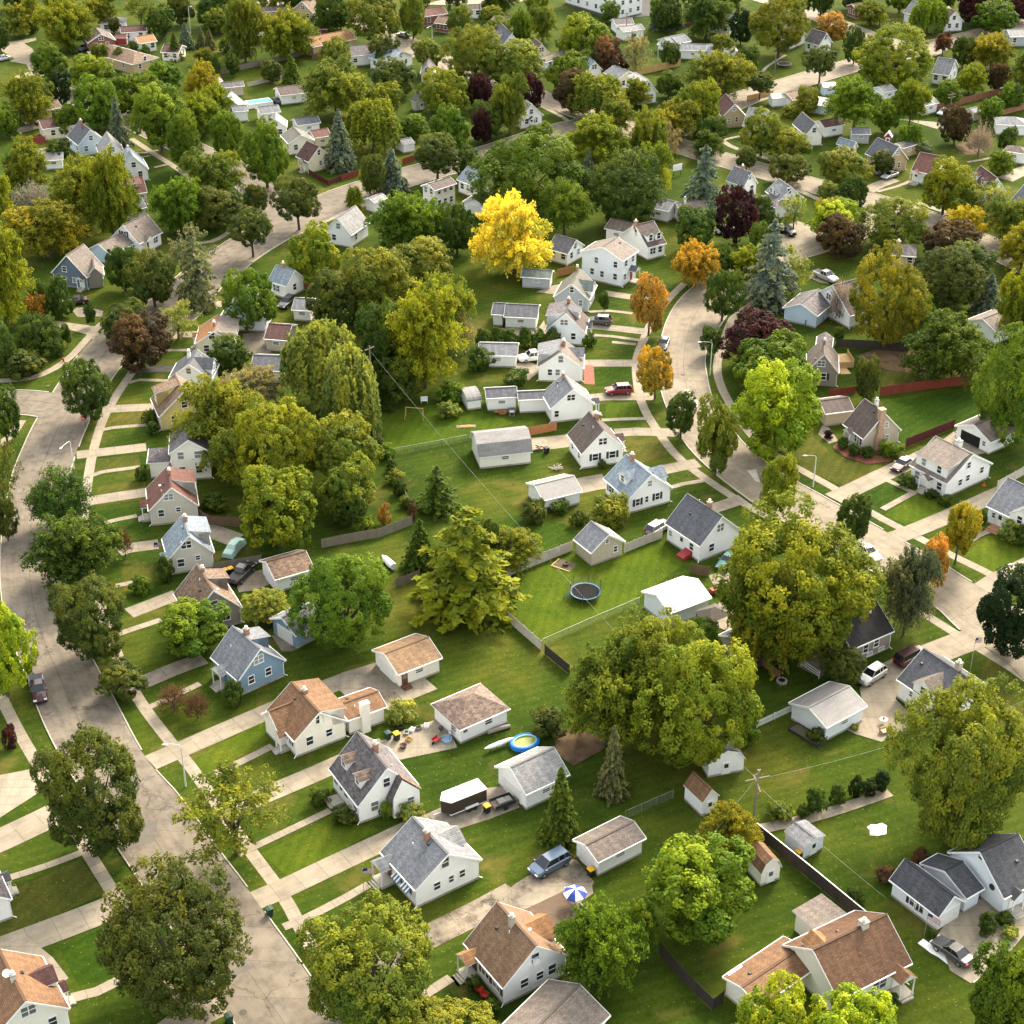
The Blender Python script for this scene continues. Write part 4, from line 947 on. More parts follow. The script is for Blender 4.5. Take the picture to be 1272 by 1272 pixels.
def drive(P, w=2.7, mat=None): return ribbon('driveway', P, w, mat or DRIVE)
def path(P, w=1.0): return ribbon('garden_path', P, w, WALK)
at(0, 318, 3)
drive([(380, 575), (420, 570), (590, 562)]); path([(380, 648), (420, 640), (565, 628)]); drive([(285, 742), (345, 735), (545, 712)]); path([(330, 822), (380, 805), (530, 785)]); drive([(290, 925), (340, 912), (560, 878)])
path([(480, 472), (520, 462), (630, 465)]); path([(610, 352), (725, 350)]); drive([(640, 300), (680, 292), (750, 292)], 2.7); drive([(480, 428), (560, 422), (650, 420)], 2.5, ASPH)
slab('driveway', [(190, 242), (215, 243), (350, 262), (372, 295), (350, 300), (240, 270), (195, 262)], DRIVE); slab('driveway', [(270, 205), (285, 192), (330, 192), (385, 205), (380, 225), (290, 228)], DRIVE)
drive([(690, 165), (760, 175), (835, 180)], 2.6); slab('driveway', [(905, 290), (1000, 280), (1010, 360), (930, 372), (900, 330)], DRIVEG)
at(0, 636, 3)
path([(390, 40), (440, 28), (510, 14)]); drive([(440, 148), (480, 135), (590, 120)]); path([(430, 275), (470, 268), (510, 258)]); drive([(480, 378), (540, 355), (660, 308)]); path([(440, 455), (490, 438), (600, 402)], 1.1)
drive([(455, 665), (545, 630), (640, 590), (760, 545)], 2.8, DRIVEG); path([(540, 735), (620, 700), (745, 640)]); drive([(560, 935), (640, 900), (980, 752), (1170, 672), (1290, 625)], 3.1)
path([(800, 975), (900, 930), (1015, 872)], 1.1); drive([(735, 60), (800, 75), (880, 105)], 3.5, DRIVEG); slab('driveway', [(870, 235), (980, 215), (1050, 250), (960, 290), (890, 300)], DRIVE); slab('driveway', [(1010, 460), (1060, 455), (1110, 510), (1090, 520), (1050, 520)], DRIVEG)
at(424, 636, 3)
slab('driveway', [(-30, 645), (0, 600), (126, 562), (222, 660), (180, 692), (90, 672), (20, 690)], DRIVEG); slab('patio', [(195, 665), (310, 618), (358, 660), (235, 710)], DRIVE); slab('driveway', [(115, 690), (190, 660), (232, 710), (175, 740)], DRIVEA)
at(0, 0, 1)
drive([(270, 1012), (300, 1000), (390, 962), (440, 940), (478, 925)], 2.9); slab('patio', [(468, 923), (500, 908), (545, 893), (556, 900), (568, 929), (530, 937), (497, 944), (478, 938)], DRIVE)
path([(295, 1062), (320, 1050), (410, 1007)]); drive([(310, 1122), (350, 1105), (424, 1070), (480, 1044), (535, 1018)], 3.0); slab('driveway', [(528, 1012), (600, 980), (627, 976), (646, 1003), (610, 1017), (560, 1033)], DRIVEG)
path([(352, 1152), (375, 1143), (430, 1115), (458, 1099)], 1.1); drive([(395, 1232), (440, 1210), (490, 1185), (548, 1156), (600, 1130), (640, 1108)], 3.4, DRIVEA); slab('driveway', [(606, 1128), (640, 1098), (690, 1068), (716, 1068), (738, 1096), (730, 1112), (690, 1118), (640, 1135)], DRIVEA); slab('patio', [(640, 1118), (680, 1098), (735, 1097), (737, 1110), (700, 1135), (650, 1130)], DRIVE)
path([(480, 1262), (520, 1240), (560, 1215)], 1.2)
drive([(-10, 1048), (0, 1044), (47, 1022), (85, 1003)], 4); slab('driveway', [(-10, 965), (42, 955), (48, 985), (0, 1016), (-10, 1020)], WALK); path([(7, 1092), (60, 1075), (112, 1055)]); drive([(0, 1180), (60, 1158), (133, 1130), (160, 1118)], 3.8); slab('driveway', [(5, 1176), (30, 1160), (66, 1190), (85, 1215), (75, 1225), (40, 1200)], DRIVE); path([(88, 1240), (120, 1232), (160, 1212)], 1.3); drive([(200, 1290), (230, 1268), (275, 1246)], 3.5)
drive([(760, 425), (790, 428)], 1)
at(424, 318, 3)
drive([(860, 402), (905, 400), (1140, 400)], 2.8); drive([(930, 530), (980, 525), (1170, 524)], 2.8); drive([(1020, 660), (1100, 655), (1260, 660)], 2.8); path([(970, 612), (1060, 608), (1150, 606)]); path([(940, 295), (1010, 300), (1115, 315)]); path([(925, 208), (1000, 205), (1085, 215)])
drive([(930, 262), (1000, 268), (1130, 282)], 2.6, DRIVEG); drive([(980, 138), (1090, 155), (1160, 165)], 2.5); drive([(1180, 802), (1260, 785), (1330, 772)], 2.8)
drive([(705, 702), (780, 697), (850, 688)], 4.2); drive([(865, 862), (930, 848), (990, 838)], 4.5); slab('driveway', [(630, 425), (675, 385), (735, 410), (740, 430), (690, 470), (620, 460)], DRIVE); slab('driveway', [(590, 270), (735, 270), (755, 240), (770, 290), (640, 300)], DRIVE); slab('driveway', [(725, 135), (790, 110), (830, 105), (800, 145)], DRIVE)
slab('patio', [(900, 405), (940, 410), (945, 480), (905, 478)], surf('patio brick', (.24, .09, .06), .85, 2, 20, .35))
at(848, 318, 3)
path([(-40, 862), (0, 850), (75, 838)]); drive([(90, 950), (150, 930), (225, 905)], 2.6, DRIVEG); drive([(560, 905), (640, 868), (750, 815), (865, 762), (1000, 700)], 3.4); slab('driveway', [(950, 700), (1010, 655), (1110, 720), (1130, 735), (1060, 750)], DRIVE); path([(745, 945), (800, 915), (865, 880)], 1.1); path([(865, 885), (770, 840), (730, 828)], 1.0)
slab('patio', [(505, 665), (520, 630), (545, 640), (580, 690), (545, 700)], DRIVE); slab('driveway', [(470, 80), (500, 50), (560, 60), (545, 105), (510, 100)], DRIVE)
slab('patio', [(555, 395), (560, 380), (600, 380), (612, 420), (628, 440), (590, 442)], surf('new deck boards', (.45, .3, .13), .8, 2, 9, .2))
at(0, 0, 1)
drive([(1095, 672), (1115, 667), (1170, 645), (1232, 617), (1260, 605)], 3.2); path([(1205, 672), (1216, 665), (1234, 658)]); drive([(1215, 792), (1191, 800), (1141, 820), (1101, 840)], 4.4); slab('driveway', [(1068, 855), (1085, 838), (1108, 826), (1128, 845), (1112, 868), (1136, 893), (1132, 905), (1095, 922), (1062, 912), (1048, 905), (1072, 882)], DRIVE); drive([(1225, 735), (1245, 722), (1290, 700)], 4.5)
slab('driveway', [(1165, 1161), (1190, 1125), (1225, 1115), (1290, 1120), (1290, 1140), (1245, 1195), (1206, 1222), (1180, 1206)], DRIVE)
slab('driveway', [(880, 715), (905, 708), (925, 745), (905, 785), (880, 775), (895, 745)], DRIVE); slab('patio', [(1003, 800), (1020, 808), (1030, 835), (1018, 842), (990, 828)], DRIVEG)
path([(945, 1030), (1000, 1018), (1050, 1003), (1105, 984)], 1.6)
at(848, 0, 3)
drive([(690, 712), (730, 690), (790, 668)], 3.2); path([(725, 715), (800, 695), (850, 675)]); drive([(720, 560), (760, 590)], 1); path([(1060, 605), (1120, 595), (1165, 585)]); path([(950, 812), (985, 790), (1010, 770)], 1.2); drive([(400, 985), (440, 930), (480, 870), (400, 835)], 5); path([(140, 525), (180, 515), (215, 508)]); path([(300, 265), (320, 245), (385, 205)], .9)
slab('street', [(800, 445), (940, 455), (1000, 470), (960, 485), (840, 450)], DRIVE); slab('driveway', [(1010, 545), (1080, 515), (1130, 570), (1060, 580)], DIRT); drive([(1200, 670), (1272, 635), (1330, 620)], 4)
at(0, 0, 3)
drive([(60, 290), (130, 270)], 3); drive([(130, 330), (190, 318)], 3); drive([(60, 490), (140, 470)], 4); path([(480, 572), (540, 570), (590, 560)]); path([(575, 625), (640, 610)]); path([(515, 590), (560, 580)], .8); drive([(120, 570), (180, 560), (250, 550)], 4)
at(424, 0, 3)
slab('street', [(300, 18), (420, -10), (800, -20), (600, 20)], DRIVE); slab('car_park', [(840, 20), (900, -10), (1150, -30), (1150, 60), (1010, 75)], ASPH)
at(0, 0, 1)
slab('flower_bed', [(690, 905), (742, 912), (752, 930), (712, 952), (690, 935)], DIRT); slab('flower_bed', [(1034, 556), (1042, 549), (1085, 566), (1118, 568), (1104, 574), (1076, 577), (1050, 568)], surf('wood mulch', (.16, .055, .035), .9, 2, 15, .4))
for P in ([(880, 820), (895, 815), (900, 828), (884, 832)], [(1063, 443), (1105, 428), (1180, 452), (1170, 470), (1100, 460)], [(920, 575), (960, 640), (975, 610), (950, 590)][:0], [(495, 840), (560, 815), (590, 835), (540, 850)][:0]):
    if P: slab('bare_patch', P, DIRT)
# kerbs, broken where a drive or another street meets the road
KERB = surf('kerb concrete', (.4, .36, .29), .8, 1, 8, .2)
def kerbs():
    polys = [q for q in PAVED]
    bb = [(min(p[0] for p in q), max(p[0] for p in q), min(p[1] for p in q), max(p[1] for p in q)) for q in polys]
    for a, b, k in ROADS:
        for s, e in ((-1, a), (1, b)):
            m = MB(); pl = []
            for p, q in zip(e, e[1:]):
                n = max(1, int((q - p).length / .8)); pl += [p.lerp(q, j / n) for j in range(n)]
            off = [x - y for x, y in zip(e, (b if s < 0 else a))]
            N = 0
            def out(p):     # just outside the road edge
                i = min(range(len(e)), key=lambda i: (e[i] - p).length); d = off[i]; return d / max(d.length, 1e-6)
            run = []
            for p in pl + [None]:
                ok = False
                if p is not None:
                    d = out(p); t = p + d * .35; ok = not any(bb[i][0] <= t[0] <= bb[i][1] and bb[i][2] <= t[1] <= bb[i][3] and inside(t, polys[i]) for i in range(len(polys)))
                if ok: run.append((p + d * .02, p + d * .2))
                else:
                    for (p0, p1), (q0, q1) in zip(run, run[1:]):
                        h = .15; m.face([(*p0, 0), (*q0, 0), (*q0, h), (*p0, h)]); m.face([(*p0, h), (*q0, h), (*q1, h), (*p1, h)]); m.face([(*p1, h), (*q1, h), (*q1, 0), (*p1, 0)]); N += 1
                    run = []
            if N: structure(m.build('kerb', KERB))
kerbs()
def H(label, wall, roof, f, **kw): return house('house', label, 'house', wall, roof, f, **kw)
def GR(label, wall, roof, f, gd='N', **kw):
    kw.setdefault('win', 'garage'); kw.setdefault('gut', True); o = house('garage', label, 'garage', wall, roof, f, nv=kw.pop('nv', 0), **kw)
    if gd: garage_door(o.root, o, gd)
    return o
def SH(label, wall, roof, f, **kw):
    kw.setdefault('win', 'shed'); kw.setdefault('gut', None); kw.setdefault('oh', .15); o = house('shed', label, 'shed', wall, roof, f, nv=0, **kw); door(o.root, o, 'N', .5, 'white', .9, 1.7, .1); return o
# ================= lower left block =================
at(550, 1100, 6)
f = H('white house with brown and orange roof and red porch chairs', 'white', 'tawny', FG((440, 760), (954, 530), (697, 450), (128, 430), 2.85), win=None, nv=3, seed=1)
r = f.root
window(r, f, 'N', .5, 4.55, .9, 1.2, 'a'); window(r, f, 'N', .33, 1.75, .9, 1.1); window(r, f, 'N', .58, 1.75, .8, 1.0); window(r, f, 'N', .78, 1.8, .9, 1.3); window(r, f, 'L', .5, 1.8, 1.3, 1.35, 'b'); window(r, f, 'L', .8, 1.8, 1.3, 1.35, 'b'); window(r, f, 'R', .3, 1.75); window(r, f, 'R', .7, 1.75)
chimney(r, f, .55, -.08, .55, .75, surf('stucco chimney', (.5, .42, .33), .85, 3, 14, .25)); dormer(r, f, 'R', .52, 3.2, 'white', 'orange', 'g', .92); hood(r, f, 'L', .2, 'orange', 2.1, 1.7, 2.55, steps=3, dmat='black')
at(430, 1000, 6)
f = H('white house with grey roof, striped awnings and porch flag', 'white', 'grey', FG((515, 640), (1010, 405), (748, 365), (257, 350), 2.9), win=None, nv=2, seed=2)
r = f.root
window(r, f, 'N', .47, 4.6, .95, 1.3); window(r, f, 'N', .33, 1.8, .75, 1.0); window(r, f, 'N', .56, 1.85, .6, .9); window(r, f, 'N', .74, 1.9, .7, 1.0)
for t in (.5, .78): window(r, f, 'L', t, 1.7, 1.2, 1.2); awning(r, f, 'L', t, 2.35, 1.5)
chimney(r, f, .5, -.1, .6, .7); dormer(r, f, 'R', .55, 3.0, 'white', 'lgrey', 'g', .85, -.5); hood(r, f, 'L', .17, 'grey', 2.3, 1.8, 2.55, steps=2, dmat='brown'); window(r, f, 'R', .25, 1.75); window(r, f, 'R', .8, 1.75)
at(390, 900, 6)
f = H('white house with dark mottled roof and two front dormers', 'white', 'slate', FG((320, 605), (785, 457), (520, 325), (75, 330), 2.85), win=None, nv=2, seed=3)
r = f.root
window(r, f, 'N', .5, 4.6, .85, 1.2); window(r, f, 'N', .27, 1.8, .95, 1.3)
for t in (.12, .5, .85): window(r, f, 'L', t, 1.8, 1.0, 1.2)
door(r, f, 'L', .33, 'white'); MB().box(-.9, .9, -1.6, -.02, -.1, .35).box(-.9, .9, -1.95, -1.6, -.1, .18).build('porch_steps', CONC, r, M=facemat(f, 'L', .33, 0))
dormer(r, f, 'L', .27, 1.5, 'white', 'mix', 'g', .72); dormer(r, f, 'L', .74, 1.5, 'white', 'mix', 'g', .72); chimney(r, f, .5, .12, .55, .6)
e = Fr(); e.__dict__.update(f.__dict__); hw = f.w / 2
bx = MB(); M = f.Mr; z1 = f.hr - (f.hr - f.he) * .12
ex = [(hw * .08, 3.0), (hw * .08 + .02, 0.0), (hw - .32, 0), (hw - .32, f.he + .05), (hw * .3, f.he + (f.hr - f.he) * .66)]
bx.prism([(hw * .05, 0), (hw - .32, 0), (hw - .32, f.he - .02), (hw * .34, f.he + (f.hr - f.he) * .6), (hw * .05, f.he + .1)], -.9, .5, 0)
bx.build('gabled_bay', wallm('white'), r, M=M)
rb = MB(); P = [(-.06 * hw, -1.0, f.he - .35), (-.06 * hw, .2, f.he - .35), (hw * .36, .2, f.he + (f.hr - f.he) * .66), (hw * .36, -1.0, f.he + (f.hr - f.he) * .66)]
rb.face(P, 0, [(p[1], p[2]) for p in P]); rb.face([(p[0], p[1], p[2] - .12) for p in P[::-1]], 0, [(0, 0)] * 4); P2 = [(hw * .36, -1.0, f.he + (f.hr - f.he) * .66), (hw * .36, .2, f.he + (f.hr - f.he) * .66), (hw + .01, .2, f.he + .02), (hw + .01, -1.0, f.he + .02)]
rb.face(P2, 1, [(p[1], p[2]) for p in P2]); rb.build('bay_roof', [roofm('slate'), roofm('tan')], r, M=M)
o = link('window', winmesh(.8, 1.0, 'a')[0], r, M @ Mz(hw * .62, -.9, 1.8, 0)); link('pane', winmesh(.8, 1.0, 'a')[1], o); link('air_conditioner', WIN[((.8, 1.0, 'a'), 'ac')], o)
at(300, 800, 6)
f = H('cream white house with brown roof and chimneyed side wing', 'warm', 'rust', FG((388, 722), (795, 575), (575, 507), (165, 495), 2.75), win=None, nv=2, seed=4)
r = f.root
window(r, f, 'N', .5, 4.4, .95, 1.2); window(r, f, 'N', .28, 1.7, .95, 1.25); window(r, f, 'N', .68, 1.8, .75, 1.0); window(r, f, 'L', .83, 1.75, 1.2, 1.3); window(r, f, 'R', .3, 1.8)
dormer(r, f, 'R', .5, f.l - .5, 'warm', 'rust', 's', .93, win=0); chimney(r, f, .62, .1, .6, .35)
wing(f, FG((150, 520), (268, 662), (200, 505), (350, 436), 2.75, 'L', hr=4.6), 'warm', 'rust', win=False); hood(r, f, 'L', .66, 'rust', 1.6, 1.4, 2.4)
w_ = wing(f, FS((790, 572), (1085, 466), (1012, 350), 2.5, 4.2), 'warm', 'rust', win=False)
MB().box(-.55, .55, -.75, .02, -.1, 4.3).box(-.62, .62, -.82, .0, 4.3, 4.42).build('chimney', wallm('warm'), r, M=facemat(w_, 'L', .42, 0)); vents(r, w_, 2, 5)
at(0, 636, 3)
f = H('blue clapboard house with grey roof', 'blue', 'grey', FG((880, 625), (1072, 557), (962, 510), (757, 545), 2.65), win=None, nv=2, seed=5)
r = f.root
window(r, f, 'N', .47, 4.3, 1.3, 1.1); window(r, f, 'N', .27, 1.75, .8, 1.1); window(r, f, 'N', .66, 1.85, .75, 1.1); dormer(r, f, 'R', .6, 2.4, 'blue', 'grey', 's', .8); chimney(r, f, .62, .16, .6, .55); hood(r, f, 'L', .45, 'grey', 2.3, 1.5, 2.45, dmat='blue'); window(r, f, 'L', .85, 1.7); window(r, f, 'R', .25, 1.75)
at(170, 660, 6)
f = H('taupe house with tan roof beside yellow-lidded bins', 'taupe', 'tan', FG((392, 668), (785, 565), (562, 438), (275, 465), 2.7), nv=3, seed=6)
dormer(f.root, f, 'R', .62, 2.2, 'taupe', 'tan', 's', .8); hood(f.root, f, 'L', .35, 'tan', 2, 1.4, 2.4); chimney(f.root, f, .72, .05, .45, .4)
GR('brown roofed garage behind the taupe house', 'white', 'tan', FG((918, 216), (1020, 365), (958, 246), (1310, 272), 2.4, 'R', 3.8), 'N')
GR('small blue garage behind the blue house', 'blue', 'grey', FG((1030, 628), (1140, 800), (1075, 668), (1300, 640), 2.4, 'R', 3.9), 'N')
at(170, 560, 9.086)
f = H('beige stone house with blue-grey roof', 'stone', 'blue', FG((343, 1210), (880, 1162), (548, 955), (200, 985), 2.75), win=None, nv=4, seed=7)
r = f.root; window(r, f, 'N', .42, 4.5, 1.4, 1.1); window(r, f, 'N', .66, 2.1, .6, .7); window(r, f, 'N', .25, 1.7); chimney(r, f, .72, .05, .6, .6); dormer(r, f, 'R', .6, 4.0, 'stone', 'blue', 's', .92); hood(r, f, 'L', .75, 'blue', 1.8, 1.2, 2.4); window(r, f, 'L', .3, 1.7, 1.2)
f = H('whitewashed brick house with red-brown roof', 'stone', 'red', FG((130, 680), (697, 612), (385, 412), (105, 425), 2.8), win=None, nv=4, seed=8)
r = f.root; window(r, f, 'N', .42, 4.6, 1.3, 1.0); window(r, f, 'N', .22, 2.0, .8, 1.1); window(r, f, 'N', .6, 2.3, .6, .7); chimney(r, f, .6, .0, .5, .6); hood(r, f, 'L', .62, 'red', 2.2, 1.4, 2.5); dormer(r, f, 'R', .62, 3.4, 'stone', 'red', 's', .95); window(r, f, 'L', .2, 1.7, 1.2)
f = H('white two-storey house with grey front wing', 'warm', 'slate', FG((360, 25), (830, 15), (560, -230), (330, -180), 5.0, 'L', 7.2), win='two', nv=0, seed=9)
wing(f, FG((115, 135), (375, 130), (240, 40), (120, -30), 2.9, 'L', 3.9), 'warm', 'slate', 'hip')
at(170, 380, 6)
f = H('yellow house with tan roof under the trees', 'yellow', 'tan', FG((165, 835), (560, 760), (350, 640), (125, 690), 2.7), seed=10)
dormer(f.root, f, 'L', .6, 2.4, 'yellow', 'tan', 's', .9)
f = H('white house with charcoal roof and wide rear dormer', 'cool', 'char', FG((235, 540), (558, 545), (385, 434), (305, 425), 2.9), win=None, nv=2, seed=11)
r = f.root; window(r, f, 'N', .47, 4.2, .8, 1.0); window(r, f, 'N', .3, 1.7, .7, .9); chimney(r, f, .6, -.2, .5, .6, TRIM); dormer(r, f, 'R', .5, 3.4, 'cool', 'char', 'g', .95); window(r, f, 'L', .5, 1.7, 1.2)
f = H('cream house with orange and grey roof', 'cream', 'amber', FG((430, 287), (735, 268), (575, 188), (492, 160), 2.8), win=None, nv=2, seed=12)
r = f.root; window(r, f, 'N', .42, 4.1, 1.0, 1.2); window(r, f, 'N', .25, 1.7, .9, 1.2); chimney(r, f, .35, -.05, .5, .5); dormer(r, f, 'R', .5, f.l - .8, 'cream', 'taupe', 's', .97); hood(r, f, 'L', .4, 'orange', 1.6, 1.2, 2.4)
GR('beige garage with maroon roof', 'beige', 'maroon', FS((945, 245), (1120, 258), (985, 130), 2.4, 4.0), 'F'); GR('long white garage with weathered grey roof', 'white', 'char', FS((843, 478), (1090, 487), (872, 364), 2.4, 4.0), 'F')
at(0, 318, 3)
f = H('white house with blue-grey roof and red rear deck', 'white', 'blue', FG((1062, 112), (1140, 80), (1084, 52), (984, 96), 2.8), win=None, nv=1, seed=13)
r = f.root; window(r, f, 'L', .3, 1.7); window(r, f, 'L', .45, 1.7); chimney(r, f, .6, 0, .5, .7); window(r, f, 'N', .5, 1.7)
f = H('white house half hidden behind a round green tree', 'cool', 'lgrey', FG((822, 222), (985, 238), (895, 150), (838, 170), 2.8), seed=14)
GR('white garage with grey roof beside red deck', 'white', 'grey', FS((1085, 200), (1160, 205), (1105, 155), 2.3, 3.8), 'F')
f = H('slate blue house with grey gabled roof', 'slate', 'taupe', FG((188, 62), (326, 78), (238, -3), (400, 36), 2.7, 'R'), win=None, nv=1, seed=15)
r = f.root; window(r, f, 'N', .35, 3.6, .9, 1.0); window(r, f, 'N', .3, 1.4, .8, 1.1); wing(f, FG((322, 76), (388, 72), (350, 40), (310, 40), 2.6), 'taupe', 'taupe'); window(r, f, 'N', .62, 1.6, .7, .9); hood(r, f, 'N', .85, 'taupe', 1.6, 1.0, 2.3)
at(0, 159, 6)
f = H('white house with taupe roof and small front gable', 'white', 'taupe', FG((830, 812), (1030, 868), (900, 722), (1190, 776), 2.7, 'R'), win=None, nv=1, seed=16)
r = f.root; window(r, f, 'N', .45, 4.0, 1.3, 1.1, 's'); window(r, f, 'N', .75, 1.7); hood(r, f, 'R', .35, 'taupe', 2.6, 1.0, 2.6, dmat='red'); window(r, f, 'R', .75, 1.7, 1.2); wing(f, FG((672, 892), (805, 952), (745, 858), (955, 858), 2.5, 'R', 4.2), 'pale', 'taupe')
f = H('tan house with maroon roof by dark carport', 'tan', 'red', FS((935, 500), (1098, 478), (1160, 345), 2.9, 6.2), nv=2, seed=17); dormer(f.root, f, 'L', .5, 2.6, 'tan', 'red', 's', .6)
f = H('light blue house with dark roof', 'pale', 'char', FG((580, 130), (790, 95), (665, 14), (492, 62), 2.9), seed=18, nv=1); chimney(f.root, f, .7, -.1, .6, .8)
f = H('white house right of light blue house', 'white', 'lgrey', FG((745, 215), (930, 190), (830, 95), (735, 140), 2.8), seed=19, nv=0)
f = H('white house with grey roof beside its green front walk', 'white', 'blue', FG((900, 332), (1105, 300), (985, 208), (885, 250), 2.8), seed=20, nv=0); chimney(f.root, f, .6, -.1, .5, .6, TRIM)
GR('small garage with metal roof among yellow trees', 'white', 'metal', FS((322, 245), (470, 236), (442, 180), 2.3, 3.6), None)
GR('dark carport with open sides', 'white', 'char', FS((935, 620), (1095, 592), (1040, 520), 2.5, 3.4), 'F')
at(0, 0, 3)
f = H('cream house with maroon roof and red deck', 'cream', 'maroon', FS((158, 482), (320, 460), (290, 427), 3.0, 4.9), nv=3, seed=21, gut=True)
f = H('yellow brick house behind the light pole', 'yellow', 'tan', FS((90, 425), (232, 400), (200, 372), 2.8, 4.6), nv=0, seed=22)
at(0, 0, 6)
f = H('brick ranch house with brown gabled roof', 'brick', 'brown', FG((650, 315), (865, 300), (737, 252), (575, 262), 2.8), nv=1, seed=23, gut=True)
f = H('sprawling house with hipped tan roof', 'tan', 'tan', FS((650, 385), (990, 482), (1040, 392), 2.8, 4.6), kind='hip', nv=2, seed=24, gut=True)
f = H('white house with hipped grey roof', 'white', 'grey', FS((738, 178), (935, 172), (890, 122), 2.8, 4.5), kind='hip', nv=0, seed=25, gut=True)
f = H('white house with maroon roof beside red shed', 'white', 'maroon', FS((900, 245), (1095, 232), (1062, 187), 2.7, 4.6), nv=0, seed=26, gut=True)
f = H('white house with tan orange roof among cedars', 'warm', 'orange', FS((1038, 326), (1172, 306), (1137, 253), 2.8, 4.8), nv=0, seed=27, gut=True)
f = H('brown house at the foot of a spruce', 'warm', 'maroon', FS((1195, 388), (1330, 395), (1290, 330), 2.6, 4.3), nv=0, seed=28, gut=True)
SH('red shed between a brick ranch and a maroon roof', 'red', 'red', FS((850, 282), (940, 282), (930, 258), 2.2, 3.2))
at(212, 0, 6)
f = H('little brown house behind a tall spruce', 'brown', 'brown', FS((595, 265), (690, 258), (668, 216), 2.7, 4.4), nv=0, seed=29, gut=True)
f = H('ranch house with grey roof at the top edge', 'tan', 'taupe', FS((680, 92), (872, 75), (842, 38), 2.8, 4.6), nv=0, seed=30, gut=True)
f = H('tan house with pointed gable at the top edge', 'tan', 'tan', FG((925, 65), (1040, 108), (968, 8), (1060, 60), 2.8, 'R'), nv=0, seed=31, gut=True)
f = H('dark red house with grey roof', 'red', 'slate', FS((1065, 215), (1215, 218), (1180, 160), 2.8, 4.4), nv=1, seed=32, gut=True)
f = H('long low house with terracotta coloured roof', 'tan', 'orange', FS((1058, 352), (1390, 288), (1350, 215), 2.8, 4.4), nv=2, seed=33, gut=True)
f = GR('beige garage with dark roof by yellow tree', 'beige', 'slate', FS((385, 656), (550, 640), (522, 602), 2.5, 3.9), 'N')
GR('pale roofed garage touching the yellow tree', 'white', 'lgrey', FS((298, 622), (390, 604), (362, 576), 2.4, 3.5), None)
f = GR('long white garage with brown roof by swimming pool', 'white', 'brown', FS((815, 714), (1022, 690), (965, 628), 2.5, 4.3), 'F')
f = H('white house with gable just left of swimming pool', 'white', 'lgrey', FG((318, 792), (532, 800), (420, 712), (585, 770), 2.9, 'R'), nv=0, seed=34)
f = H('grey roofed house among yellow trees by swimming pool', 'white', 'grey', FS((465, 835), (580, 825), (545, 782), 2.7, 4.4), nv=0, seed=35)
f = GR('cream garage with grey roof in front of swimming pool', 'warm', 'grey', FS((668, 850), (822, 832), (790, 780), 2.5, 4.2), 'F'); f = GR('white garage with black roof on the lawn', 'white', 'char', FS((945, 937), (1120, 912), (1075, 862), 2.5, 4.3), 'F')
f = H('white house left of black roofed garage', 'white', 'lgrey', FG((700, 950), (865, 950), (790, 885), (690, 900), 2.9), nv=0, seed=36)
at(212, 159, 6)
f = GR('cream garage with maroon roof by blue spruce', 'cream', 'red', FS((1070, 76), (1200, 55), (1160, 0), 2.6, 4.4), 'F')
f = H('cream house with dark maroon roof and fenced deck', 'cream', 'maroon', FG((1020, 252), (1205, 213), (1105, 139), (910, 212), 2.8), win=None, nv=1, seed=37)
r = f.root; window(r, f, 'N', .5, 4.3, .7, 1.1); window(r, f, 'N', .55, 1.8, .7, 1.0); window(r, f, 'N', .78, 1.8, .7, 1.0); hood(r, f, 'L', .6, 'maroon', 2.0, .8, 2.4); window(r, f, 'L', .25, 1.7)
f = H('cream house with grey-green roof behind lime tree', 'warm', 'olive', FG((880, 122), (1068, 88), (968, 52), (850, 55), 2.9), nv=0, seed=38)
f = H('white house with bone grey roof by small yellow tree', 'white', 'lgrey', FG((1150, 762), (1342, 803), (1240, 668), (1465, 706), 2.9, 'R'), win=None, nv=2, seed=39)
r = f.root; window(r, f, 'N', .5, 4.3, .9, 1.1); window(r, f, 'R', .3, 1.7, .8, 1.2); window(r, f, 'N', .3, 1.7)
at(424, 159, 6)
f = H('white two-storey house with brown roof', 'warm', 'brown', FS((697, 467), (862, 412), (778, 372), 5.0, 6.4), win='two', nv=2, seed=40, gut=True)
f = H('white house with pale blue-grey roof behind brown roofed house', 'white', 'blue', FS((858, 384), (1000, 440), (932, 280), 2.9, 6.0), nv=0, seed=41)
GR('small white garage with brown roof under the big tree', 'white', 'brown', FG((915, 540), (1050, 590), (970, 510), (1080, 530), 2.4, 'R', 3.7), 'N')
GR('grey roofed garage by the diagonal street', 'white', 'lgrey', FS((245, 558), (345, 520), (330, 480), 2.5, 3.8), None); SH('small white shed on the lawn by round-headed tree', 'white', 'grey', FS((462, 128), (552, 110), (535, 66), 2.1, 3.0))
at(424, 0, 6)
f = H('white house with blue-grey roof and tall white gable', 'white', 'blue', FG((375, 470), (525, 405), (442, 376), (238, 425), 2.9), nv=0, seed=42); wing(f, FS((-40, 432), (250, 402), (270, 322), 2.9, 4.4), 'white', 'slate')
f = H('cream house with grey roof behind yellow-green tree', 'cream', 'slate', FG((592, 535), (692, 560), (640, 476), (520, 480), 2.9), nv=0, seed=43)
f = H('brick house with red-brown roof at the far street', 'brick', 'red', FS((612, 126), (795, 100), (742, 48), 2.9, 4.6), nv=1, seed=44, gut=True); f = H('low red-brown house behind olive tree', 'brick', 'tan', FS((690, 170), (800, 185), (760, 120), 2.6, 4.2), nv=0, seed=45, gut=True)
